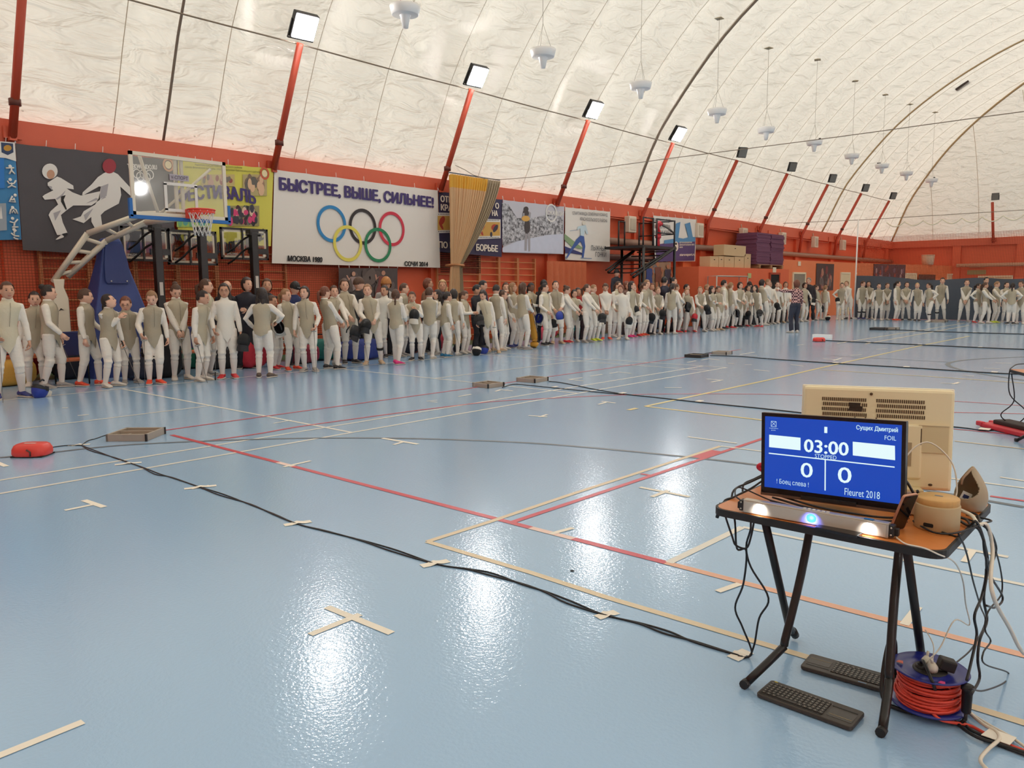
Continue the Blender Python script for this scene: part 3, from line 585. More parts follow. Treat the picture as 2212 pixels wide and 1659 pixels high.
for strokes in PICT:
    b = MB()
    for st in strokes:
        P3 = [(BX + .012, *wq(ZA, *p)) for p in st]; b.tube(P3 if len(P3) > 1 else P3 * 2, .016, 5)
    b.ell((BX + .012, *wq(ZA, strokes[0][0][0] + 45 if strokes is PICT[0] else strokes[0][0][0] + 30, min(p[1] for s in strokes for p in s) - 8)), (.006, .03, .03), 10, 6); obj('pictogram', b, PW, bl)
# posters
def poster(name, label, Z, q, c, pal, n, sz, seed):
    pts = [wq(Z, *p) for p in q]; o = banner(name, label, pts, col(c, .6), 'poster', 0)
    r = random.Random(seed); xs = [p[0] for p in q]; ys = [p[1] for p in q]
    for ci, cc in enumerate(pal): many(o, 'print_shape', [ellp((r.uniform(min(xs) + sz, max(xs) - sz), r.uniform(min(ys) + sz, max(ys) - sz * 1.3)), (sz * r.uniform(.4, .9), sz * r.uniform(.8, 1.3)), 12, r.uniform(-.6, .6)) for _ in range(n)], col(cc), .010 + ci * .0013, Z)
    return o
def fig(p, Z, x, y, s, skin, kit, lean=0.0, n0=.012):
    q = lambda *pts: [(x + s * (a + lean * (b - 2)), y + s * b) for a, b in pts]
    flat(p, 'print_head', [(x + s * (-2 * lean + .24 * math.cos(t)), y + s * (.0 + .3 * math.sin(t))) for t in np.arange(12) / 12 * 2 * PI], skin, n0 + .001, Z)
    flat(p, 'print_torso', q((-.45, .4), (.45, .4), (.38, 1.7), (-.38, 1.7)), kit, n0 + .0005, Z); flat(p, 'print_shorts', q((-.42, 1.65), (.42, 1.65), (.5, 2.5), (.05, 2.5), (-.05, 2.5), (-.5, 2.5)), kit, n0, Z)
    flat(p, 'print_arm', q((-.45, .45), (-.75, .9), (-1.0, .2), (-.85, .15), (-.68, .6), (-.4, .35)), skin, n0, Z); flat(p, 'print_arm', q((.45, .45), (.72, 1.2), (.5, 1.75), (.4, 1.65), (.55, 1.2), (.35, .7)), skin, n0, Z)
    flat(p, 'print_leg', q((-.45, 2.5), (-.1, 2.5), (-.2, 4.0), (-.45, 4.0)), skin, n0 - .001, Z); flat(p, 'print_leg', q((.1, 2.5), (.45, 2.5), (.5, 4.0), (.25, 4.0)), skin, n0 - .001, Z)
wp_ = poster('wrestler_poster', 'dark poster of wrestlers under the white motto banner', ZC, [(920, 1300), (1640, 1300), (1640, 1650), (920, 1650)], (72, 62, 62), [(84, 72, 70), (96, 84, 80)], 8, 70, 1)
bp_ = poster('basketball_poster', 'poster of basketball players below the football banner', ZE, [(555, 790), (860, 790), (860, 1180), (555, 1180)], (150, 120, 96), [(130, 108, 90), (116, 112, 116)], 6, 40, 2)

SK_ = col((190, 146, 124)); fig(wp_, ZC, 1130, 1370, 95, SK_, col((150, 132, 130)), .18, .015); fig(wp_, ZC, 1420, 1360, 100, col((176, 128, 108)), col((120, 60, 56)), -.2, .019)
for i, (x, y, k_) in enumerate(((600, 830, (54, 70, 130)), (710, 815, (120, 70, 56)), (815, 840, (60, 60, 76)))): fig(bp_, ZE, x, y, 82, col((176, 112, 80)), col(k_), (-.05, .06, -.04)[i], .015 + .003 * i)
# ---------------- people ----------------
SKIN = [M('skin_fair', (226, 178, 152), .55), M('skin_mid', (206, 156, 128), .55), M('skin_brown', (124, 82, 62), .55)]
EYEM = M('eye_dark', (50, 36, 32), .4); LIPM = M('lip', (176, 100, 92), .5)
WH = M('fencing_white', (232, 224, 212), .75, bump=.45, bscale=8, bdist=.035, stretch=(1, 1, 1.8)); WH2 = M('sock_white', (222, 212, 202), .8)
VEST = {'t': M('lame_tan', (180, 168, 144), .5, bump=.4, bscale=8, bdist=.03), 'd': M('lame_taupe', (166, 154, 132), .5, bump=.4, bscale=8, bdist=.03), 'c': M('lame_cream', (208, 198, 172), .55, bump=.35, bscale=14), 'w': M('jacket_white', (230, 224, 212), .7, bump=.35, bscale=12)}
VNAME = {'t': 'tan', 'd': 'taupe', 'c': 'cream', 'w': 'white'}
HAIRC = {'dark': (40, 28, 24), 'brown': (82, 54, 38), 'light': (150, 112, 78), 'auburn': (112, 62, 42), 'blond': (196, 160, 112), 'grey': (140, 134, 128), 'fur': (176, 116, 58), 'black': (22, 20, 22)}
SHOEC = {'white': (216, 206, 196), 'grey': (160, 152, 146), 'black': (40, 36, 38), 'blue': (48, 56, 120), 'orange': (228, 74, 44), 'red': (206, 40, 46), 'pink': (222, 44, 122), 'yellow': (214, 226, 60), 'beige': (196, 164, 132), 'brown': (96, 78, 68), 'teal': (30, 110, 150)}
TRING = [(.49, .080, .066), (.53, .092, .071), (.57, .087, .066), (.62, .077, .058), (.68, .083, .061), (.74, .092, .067), (.785, .096, .062), (.81, .080, .052), (.828, .050, .042), (.845, .034, .036)]
VRING = [(.50, .090, .072), (.53, .093, .074), (.57, .087, .067), (.62, .078, .060), (.68, .085, .064), (.74, .096, .070), (.782, .112, .064), (.805, .098, .056), (.822, .064, .048), (.836, .040, .041), (.850, .037, .040)]
def ik(a, t, l1, l2, pole):
    a, t, pole = np.array(a, float), np.array(t, float), np.array(pole, float); d = t - a; L = np.linalg.norm(d)
    L2 = min(L, (l1 + l2) * .995); d = d / L; t = a + d * L2
    x = (l1 * l1 - l2 * l2 + L2 * L2) / (2 * L2); hgt = math.sqrt(max(0, l1 * l1 - x * x))
    p = pole - d * np.dot(pole, d); n = np.linalg.norm(p); p = p / n if n > 1e-4 else np.array([0, -1, 0])
    return a + d * x + p * hgt, t
ARMS = {  # hand targets (left, right) and elbow poles
    'clasp': ((.02, -.115, .50), (-.02, -.125, .505)), 'side': ((.150, -.03, .455), (-.150, -.03, .455)), 'cross': ((-.05, -.125, .655), (.05, -.14, .635)),
    'hipl': ((.115, -.03, .60), (-.145, -.03, .455)), 'hipr': ((.145, -.03, .455), (-.115, -.03, .60)), 'hips': ((.115, -.03, .60), (-.115, -.03, .60)),
    'chest': ((.145, -.05, .47), (.03, -.13, .755)), 'phone': ((.04, -.20, .655), (-.03, -.19, .65)), 'foilr': ((.14, -.04, .46), (-.13, -.12, .54)),
    'foill': ((.13, -.12, .54), (-.14, -.04, .46)), 'hold': ((.06, -.16, .57), (-.06, -.16, .57)), 'underl': ((.12, -.12, .60), (-.13, -.10, .54)), 'underr': ((.13, -.10, .54), (-.12, -.12, .60)),
    'maskl': ((.155, -.05, .47), (-.10, -.12, .55)), 'maskr': ((.10, -.12, .55), (-.155, -.05, .47)), 'point': ((.22, -.26, .80), (-.14, -.06, .50)), 'back': ((.04, .10, .55), (-.04, .10, .53)),
    'drink': ((.03, -.15, .72), (-.02, -.16, .68)), 'reach': ((.10, -.25, .52), (-.02, -.24, .52)), 'face': ((.13, -.05, .47), (-.03, -.15, .86))}
LEGS = {'n': ((.062, 0), (-.062, 0)), 'w': ((.10, .01), (-.10, -.01)), 'c': ((.045, -.02), (-.045, .02)), 's': ((.055, -.07), (-.055, .06)), 'l': ((.12, -.03), (-.035, .02)), 'r': ((.035, .02), (-.12, -.03)), 'x': ((.16, -.03), (-.03, .02))}
JOBS = []                 # remesh jobs: (mesh builder, voxel, names ...)
def spine(z, lean):
    k = max(0, (z - .50) / .34); return np.array([lean[0] * k ** 1.3, lean[1] * k ** 1.3, 0])
SLIM = [.92]
def rings_mb(mb, R, lean, h, grow=0.0, n=16, mi=0, zmod=None, cap=True):
    V = []; m = len(R)
    for i, (z, rx, ry) in enumerate(R):
        for j in range(n):
            a = j / n * 2 * PI; cx, sy = math.cos(a), math.sin(a)
            zz = z + (zmod(i, cx, sy) if zmod else 0)
            o = spine(zz, lean); V.append(((rx * SLIM[0] + grow) * cx + o[0], (ry * .95 + grow) * sy + o[1], zz))
    V = np.array(V) * h
    F = [(i * n + j, i * n + (j + 1) % n, (i + 1) * n + (j + 1) % n, (i + 1) * n + j) for i in range(m - 1) for j in range(n)]
    if cap: F += [tuple(range(n))[::-1], tuple(range((m - 1) * n, m * n))]
    mb.add(V, F, mi, True)
def frame_from(d, up):
    d = np.array(d, float); d /= np.linalg.norm(d); s = np.cross(d, up); s /= np.linalg.norm(s) + 1e-9; return d, s, np.cross(s, d)
def hand_mb(mb, w, d, nrm, side, h, curl, mi=0):
    """palm, four unequal bent fingers and a thumb; nrm = palm normal"""
    d, s, n = frame_from(d, nrm); s = s * side      # s: towards the thumb
    L = .095 * h; n = np.cross(s, d) * side; n = n / np.linalg.norm(n)
    if np.dot(n, nrm) < 0: n = -n
    P = [w - d * .01 * h, w + d * L * .2, w + d * L * .52]
    mb.tube(P, [.014 * h, .021 * h, .021 * h], 8, mi, up=n, sq=[(1, .9), (1.05, .5), (1.1, .42)])
    for k, (o, ln) in enumerate(((.016, .43), (.006, .50), (-.005, .46), (-.0155, .36))):
        b = w + d * L * .5 + s * o * h; dd = d.copy(); Q = [b]; c = curl
        for seg in (.45, .32, .25):
            ca = c * (1.0 if seg == .45 else 1.15); dd = dd * math.cos(ca) + n * math.sin(ca); dd = dd / np.linalg.norm(dd); Q.append(Q[-1] + dd * L * ln * seg * 1.1)
        mb.tube(Q, [.0062 * h, .0060 * h, .0055 * h, .0045 * h], 6, mi, up=s)
    b = w + d * L * .18 + s * .017 * h; t1 = d * .62 + s * .62 + n * .45; t1 /= np.linalg.norm(t1); t2 = d * .85 + s * .1 + n * .5; t2 /= np.linalg.norm(t2)
    mb.tube([b - t1 * .006 * h, b + t1 * L * .26, b + t1 * L * .26 + t2 * L * .24], [.0078 * h, .0068 * h, .005 * h], 6, mi, up=n)
    return w + d * L * .55 + n * .012 * h
def Rot(yaw, pitch, roll=0):
    return np.array(Matrix.Rotation(yaw, 3, 'Z') @ Matrix.Rotation(pitch, 3, 'X') @ Matrix.Rotation(roll, 3, 'Y'))
def shoe_mb(ank, yaw, h, tilt=0):
    R = np.array(Matrix.Rotation(yaw, 3, 'Z')); mb = MB(); L = .155 * h
    pr = [(.30, .020, .030, .052), (.22, .026, .040, .058), (.05, .028, .040, .066), (-.20, .027, .033, .050), (-.42, .032, .022, .034), (-.60, .030, .018, .026), (-.70, .018, .012, .018)]
    for mi, zlo, gr in ((0, .012, 0), (1, 0, .003)):
        V = []; n = 10
        for y, w, _, top in pr:
            for j in range(n):
                a = j / n * 2 * PI; x = math.cos(a) * (w + gr); zz = zlo + (top - zlo) * (.5 + .5 * math.sin(a)) if mi == 0 else (.016 * (.5 + .5 * math.sin(a)))
                V.append((x, y * .155, zz))
        V = np.array(V) * h @ R.T + np.array([ank[0], ank[1], 0])
        m = len(pr); mb.add(V, [(i * n + j, (i + 1) * n + j, (i + 1) * n + (j + 1) % n, i * n + (j + 1) % n) for i in range(m - 1) for j in range(n)] + [tuple(range(n)), tuple(range((m - 1) * n, m * n))[::-1]], mi, True)
    return mb
def person(spec, root_loc, rz, h, lean, near):
    """returns joints and part builders; local frame: facing -Y, +X is the person's left"""
    g = {}
    A = ARMS[spec['pose']]; Lg = LEGS[spec['st']]; r = random.Random(spec['seed'])
    hs = 1.04 if h > 1.64 else 1.10 if h > 1.5 else 1.18
    sh = spine(.80, lean); body = MB(); jac = MB(); bre = MB(); parts = []
    rings_mb(body, TRING, lean, h, -.006)
    arms = []
    for sd, T in ((1, A[0]), (-1, A[1])):
        S0_ = np.array([sd * .090, 0.004, .795]) + sh
        T = np.array(T) + np.array([r.uniform(-.012, .012), r.uniform(-.012, .012), r.uniform(-.015, .015)]) + sh * .8
        pole = np.array([sd * .55, .75, -.35]) if spec['pose'] not in ('hips', 'hipl', 'hipr', 'underl', 'underr') else np.array([sd * 1.0, .45, -.1])
        El, Wr = ik(S0_, T, .168, .148, pole); fd = (Wr - El) / np.linalg.norm(Wr - El)
        body.tube(np.array([S0_, El * .5 + S0_ * .5, El, El * .5 + Wr * .5, Wr, Wr + fd * .012]) * h, np.array([.026, .025, .020, .020, .014, .013]) * h, 8)
        jac.tube(np.array([S0_ + (-sd * .03, 0, .0), S0_, El * .5 + S0_ * .5, El, El * .5 + Wr * .5, Wr - fd * .004]) * h, np.array([.032, .037, .034, .031, .028, .021]) * h, 10)
        arms.append((El, Wr, fd))
    legs = []
    for sd, (fx, fy), kk in ((1, Lg[0], 0), (-1, Lg[1], 1)):
        fx += r.uniform(-.01, .01); fy += r.uniform(-.012, .012)
        Hp = np.array([sd * .048, 0, .515]); An = np.array([fx, fy + .01, .045])
        Kn, An = ik(Hp, An, .243, .236, (sd * .12, -1, 0))
        An[2] = .045
        body.tube(np.array([Hp, Hp * .5 + Kn * .5, Kn, Kn * .55 + An * .45, An, An - (0, 0, .02)]) * h, np.array([.048, .042, .031, .033, .020, .020]) * h, 8)
        cl = .13 * (Kn - An) / np.linalg.norm(Kn - An)
        if spec['cloth'] == 'fencer':
            bre.tube(np.array([Hp + (0, 0, .01), Hp * .6 + Kn * .4, Hp * .25 + Kn * .75, Kn - (0, .004, 0), Kn - cl * .32, Kn - cl * .50]) * h, np.array([.060, .057, .050, .046, .042, .038]) * h, 12)
            sk = MB(); sk.tube(np.array([Kn - cl * .28, Kn * .62 + An * .38, Kn * .3 + An * .7, An, An - (0, 0, .02)]) * h, np.array([.035, .0375, .0295, .0235, .026]) * h, 12)
            parts.append(('sock', sk, WH2))
        else:
            bre.tube(np.array([Hp + (0, 0, .01), Hp * .5 + Kn * .5, Kn, Kn * .5 + An * .5, An + (0, 0, -.01)]) * h, np.array([.062, .057, .050, .045, .043]) * h, 12)
        yaw = sd * r.uniform(.12, .45)
        parts.append(('shoe', shoe_mb(An * h, yaw, h), (col(SHOEC[spec['shoe']], .5), col(SHOEC['white'] if spec['shoe'] not in ('white', 'beige') else (200, 190, 176), .5))))
        if spec.get('kb') == kk or spec.get('kb') == 2:
            parts.append(('knee_band', MB().tube(np.array([Kn - cl * .5, Kn - cl * .72]) * h, .046 * h, 12), BLK))
        legs.append((Kn, An))
    rings_mb(jac, [(.52, .088, .068)] + TRING[2:], lean, h, .010); rings_mb(bre, [(.485, .050, .050), (.50, .088, .070), (.53, .098, .077), (.565, .094, .073), (.60, .086, .066)], lean, h, .004)
    bre.ell(np.array([0, 0, .497]) * h, np.array([.052, .050, .034]) * h, 12, 8)
    # head
    hc = np.array([0, -.012, .930 - .018 * (hs - 1) * 5]) + spine(.86, lean); hy, hp = math.radians(spec['hy']), math.radians(spec['hp'])
    RH = Rot(hy, hp, math.radians(spec.get('hr', 0))); hw, hd, hh = .049 * hs, .060 * hs, .070 * hs
    hc[2] = 1.0 - hh - .004
    ngd = hc - np.array([0, 0, .045])
    body.tube(np.array([spine(.82, lean) + (0, .006, .82), ngd + (0, .008, 0), hc + (0, .006, -.02)]) * h, np.array([.032, .028, .028]) * h, 10)
    body.ell(hc * h, np.array([hw, hd, hh]) * h, 16, 12, R=RH)
    body.ell((hc + RH @ np.array([0, -.014, -.034]) * hs) * h, np.array([.036, .040, .036]) * hs * h, 14, 10, R=RH)
    body.ell((hc + RH @ np.array([0, -.058, -.012]) * hs) * h, np.array([.0085, .012, .015]) * hs * h, 8, 6, R=RH)
    for sd in (-1, 1): body.ell((hc + RH @ np.array([sd * .048, .004, -.008]) * hs) * h, np.array([.006, .013, .019]) * hs * h, 8, 6, R=RH)
    face = MB()
    for sd in (-1, 1):
        face.ell((hc + RH @ np.array([sd * .0195, -.0535, .004]) * hs) * h, np.array([.0068, .0055, .0042]) * hs * h, 8, 5, 0, R=RH)
        face.ell((hc + RH @ np.array([sd * .020, -.0545, .018]) * hs) * h, np.array([.0105, .0040, .0018]) * hs * h, 8, 4, 1, R=RH)
    face.ell((hc + RH @ np.array([0, -.0520, -.040]) * hs) * h, np.array([.0135, .006, .0042]) * hs * h, 8, 5, 2, R=RH)
    # hands
    hm = MB(); hands = []
    for sd, (El, Wr, fd) in zip((1, -1), arms):
        inn = np.array([-sd, 0, 0.0]) if abs(fd[0]) < .8 else np.array([0, .6, -.6])
        if spec['pose'] in ('clasp', 'cross', 'hold', 'phone', 'drink', 'reach'): inn = np.array([-sd * .5, .7, -.1])
        hands.append(hand_mb(hm, Wr * h, fd, inn, sd, h, .75 if spec.get('grip') else .38))
    g.update(body=body, jac=jac, bre=bre, face=face, hm=hm, hands=hands, hc=hc * h, RH=RH, hs=hs, parts=parts, arms=arms)
    # vest
    if spec.get('vest'):
        v = MB()
        def zmod(i, cx, sy):
            if i == 0: return (-.035 - .05 * max(0, -sy) ** 2 * (1 - abs(cx)) * 1.6 + .045 * abs(cx)) * 1.0
            if i == 1: return (-.018 - .03 * max(0, -sy) ** 2 * (1 - abs(cx)) * 1.6 + .030 * abs(cx)) * 1.0
            return 0
        rings_mb(v, VRING, lean, h, .011 if spec['vest'] != 'w' else .010, 20, 0, zmod, False)
        parts.append(('lame_vest' if spec['vest'] != 'w' else 'plastron', v, VEST[spec['vest']]))
        if spec['vest'] != 'w':
            zz = MB(); zz.tube([np.array([.012, -(ry + .0118), z]) * h + spine(z, lean) * h for z, rx, ry in VRING[3:9]], .0016 * h, 4); parts.append(('zip', zz, col((136, 126, 108), .5)))
    if spec['cloth'] == 'fencer':
        cb = MB(); cb.lathe([(.044 * h, 0), (.041 * h, .030 * h), (.036 * h, .028 * h), (.036 * h, 0)], tuple(np.array([0, .002, .836]) * h + spine(.85, lean) * h), 16); parts.append(('collar', cb, WH))
    # hair
    st, hcx = spec['hair'], HAIRC[spec['hc']]; hm_ = col(hcx, .55, bump=.5, bscale=60)
    hr = MB(); c = hc * h
    if st != 'bald':
        low = {'short': -.40, 'pony': -.45, 'bun': -.42, 'braid': -.45, 'bob': -.95, 'long': -.95, 'hat': -.12, 'fur': -.5, 'cap': -.1}[st]
        gr = {'fur': 1.35, 'hat': 1.16, 'bob': 1.16, 'long': 1.14}.get(st, 1.09)
        def keep(p):
            if p[2] < low: return False
            if st in ('hat', 'fur', 'cap'): return p[2] > -.05 or p[1] > -.2
            if p[2] > .60: return True
            if st in ('bob', 'long'): return p[1] > (-.52 if p[2] > .1 else -.22)
            return p[1] > (-.50 if p[2] > .12 else .12 if p[2] > -.2 else .30)
        hr.ell(c + RH @ np.array([0, .003, .003]) * h * hs, np.array([hw, hd, hh]) * gr * h, 32, 24, R=RH, keep=keep)
        bk = lambda x, y, z: c + RH @ np.array([x, y, z]) * hs * h
        dn = np.array([0, 0, -1.0]) * h
        if st == 'pony':
            p0 = bk(0, .058, .022); hr.ell(p0, np.array([.016, .016, .016]) * h, 8, 6); p1 = bk(0, .088, .0); p2 = p1 + dn * .07; p3 = p1 + dn * .14 + np.array([0, -.012, 0]) * h
            hr.tube([p0, p1, p2, p3], np.array([.014, .020, .018, .004]) * h, 8, up=(1, 0, 0))
        elif st == 'braid':
            p0 = bk(0, .054, -.015); P = [p0 + np.array([0, .016, 0]) * h + dn * q for q in np.linspace(0, .27, 14)]; hr.tube([p0] + P, np.r_[.012, [.0135 if i % 2 else .0105 for i in range(13)], .003] * h, 8, up=(1, 0, 0))
        elif st == 'bun': hr.ell(bk(0, .052, .058), np.array([.027, .027, .027]) * h * hs, 10, 8)
        elif st == 'long':
            for sx, ln in ((-.034, .13), (.034, .13), (0, .17), (-.018, .16), (.018, .16)):
                hr.tube([bk(sx, .030 - abs(sx) * .3, .01), bk(sx * 1.25, .044 - abs(sx) * .7, -.05), bk(sx * 1.35, .040 - abs(sx) * .9, -.06) + dn * ln * .6, bk(sx * 1.2, .034 - abs(sx) * .9, -.06) + dn * ln], np.array([.024, .026, .022, .006]) * h, 8, up=(1, 0, 0))
        elif st == 'cap': hr.ell(bk(0, -.060, .030), np.array([.036, .036, .006]) * h, 12, 4, R=RH)
        parts.append(('hair' if st not in ('hat', 'fur', 'cap') else 'hat', hr, hm_))
    if spec.get('gl'):
        gb = MB()
        for sd in (-1, 1): gb.lathe([(.0145 * h, -.001), (.0145 * h, .001), (.0125 * h, .001), (.0125 * h, -.001), (.0145 * h, -.001)], tuple(bk_(c, RH, hs, h, (sd * .020, -.062, .003))), 14, R=RH @ np.array(Matrix.Rotation(PI / 2, 3, 'X')))
        gb.tube([bk_(c, RH, hs, h, (-.008, -.062, .004)), bk_(c, RH, hs, h, (.008, -.062, .004))], .0012 * h, 4); parts.append(('glasses', gb, col((60, 30, 40), .3)))
    return g
def bk_(c, RH, hs, h, p): return c + RH @ np.array(p) * hs * h
def remesh_all(jobs):
    """blend each builder's tubes into one continuous surface"""
    tmp = []
    for mb, vox, it in jobs:
        me = mb.mesh('tmp'); o = bpy.data.objects.new('tmp', me); COL.objects.link(o)
        m = o.modifiers.new('r', 'REMESH'); m.mode = 'VOXEL'; m.voxel_size = vox; m.use_smooth_shade = True
        s = o.modifiers.new('s', 'SMOOTH'); s.factor = .5; s.iterations = it; tmp.append(o)
    dg = bpy.context.evaluated_depsgraph_get(); out = []
    for o in tmp:
        e = o.evaluated_get(dg); out.append(bpy.data.meshes.new_from_object(e))
    for o in tmp: me = o.data; bpy.data.objects.remove(o); bpy.data.meshes.remove(me)
    return out
def add_mb(me, mb, off):
    """append a builder (fingers, eyes) to a finished mesh, material index shifted by off"""
    n0 = len(me.vertices); V = np.empty(n0 * 3); me.vertices.foreach_get('co', V); V = V.reshape(-1, 3)
    fc = [list(p.vertices) for p in me.polygons]
    nm = bpy.data.meshes.new('body'); nm.from_pydata(np.vstack([V, np.array(mb.v)]).tolist(), [], fc + [[i + n0 for i in f] for f in mb.f])
    nm.polygons.foreach_set('material_index', np.array([0] * len(fc) + [m + off for m in mb.m], dtype=np.int32)); nm.polygons.foreach_set('use_smooth', np.ones(len(nm.polygons), dtype=bool)); nm.update()
    bpy.data.meshes.remove(me); return nm
# ---- props: masks and foils ----
MESHB = M('mask_mesh', (26, 26, 28), .6, .2, bump=.6, bscale=220); BIBW = M('bib_white', (222, 214, 200), .7); BIBK = M('bib_black', (34, 34, 38), .7); BLUEM = M('mask_blue', (40, 58, 150), .5); REDM = M('mask_red', (190, 32, 44), .5)
def make_mask(kind):
    t = thing('fencing_mask', 'black fencing mask', 'fencing mask', (0, 0, -50))
    b = MB(); b.ell((0, 0, 0), (.125, .135, .098), 24, 24, keep=lambda p: p[1] < .12, R=np.array(Matrix.Rotation(PI / 2, 3, 'Y'))); obj('mesh_visor', b, BLUEM if kind == 'b' else REDM if kind == 'r' else MESHB, t)
    b = MB(); b.ell((0, .0, 0), (.128, .115, .101), 24, 24, keep=lambda p: -.05 < p[1] < .45, R=np.array(Matrix.Rotation(PI / 2, 3, 'Y'))); obj('trim', b, BIBW if kind in 'wr' else BIBK, t)
    b = MB(); n = 14
    V = [((.082 + .014 * k) * math.cos(a), -.005 + (.118 - .02 * k) * math.sin(a), -.078 - .085 * k + .02 * k * math.sin(a)) for k in (0, .5, 1) for a in np.linspace(PI * .95, PI * 2.05, n)]
    b.add(V, [(i * n + j, i * n + j + 1, (i + 1) * n + j + 1, (i + 1) * n + j) for i in range(2) for j in range(n - 1)], 0, True); obj('bib', b, BIBW if kind in 'wb' else BIBK, t)
    obj('tongue', MB().tube([(0, .10, .08), (0, .135, .0), (0, .13, -.05)], .012, 6), BIBK, t); return t
MASKP = {}
def mask_at(kind, loc, rot, label, group=None):
    if kind not in MASKP: MASKP[kind] = make_mask(kind); o = MASKP[kind]
    else: o = copy_tree(MASKP[kind])
    o.location = loc; o.rotation_euler = rot; o.scale = (1.12,) * 3; o['label'] = label
    o['group'] = 'fencing masks held or set down along the line'; return o
STEEL = M('blade_steel', (120, 114, 108), .35, .8); GUARD = M('guard_alu', (196, 190, 180), .3, .7)
def foil_at(hand, tip, label, inv=False, gripc=(40, 36, 36), L=None):
    """foil with the grip in the hand and the point at tip; inv: held by the blade, guard towards tip"""
    a, b = Vector(hand), Vector(tip); d = (b - a); ln = d.length; d.normalize()
    if inv: a, b, d = b + Vector((0, 0, .13)), a, -d; ln = (b - a).length + .0
    ln = L or min(ln, .95); q = d.to_track_quat('Z', 'Y')
    t = thing('fencing_foil', label, 'foil', a, 0, 'foils held along the line'); t.rotation_euler = q.to_euler()
    obj('blade', MB().tube([(0, 0, .05), (0, 0, ln * .5), (0, 0, ln)], [.0055, .0045, .003], 5), STEEL, t)
    obj('guard', MB().lathe([(0, .058), (.045, .05), (.052, .042), (.045, .046), (0, .052)], n=16), GUARD, t)
    obj('grip', MB().tube([(0, 0, .045), (.004, 0, 0), (.0, .008, -.06), (0, .0, -.10)], [.010, .013, .013, .010], 8), col(gripc, .6), t); return t
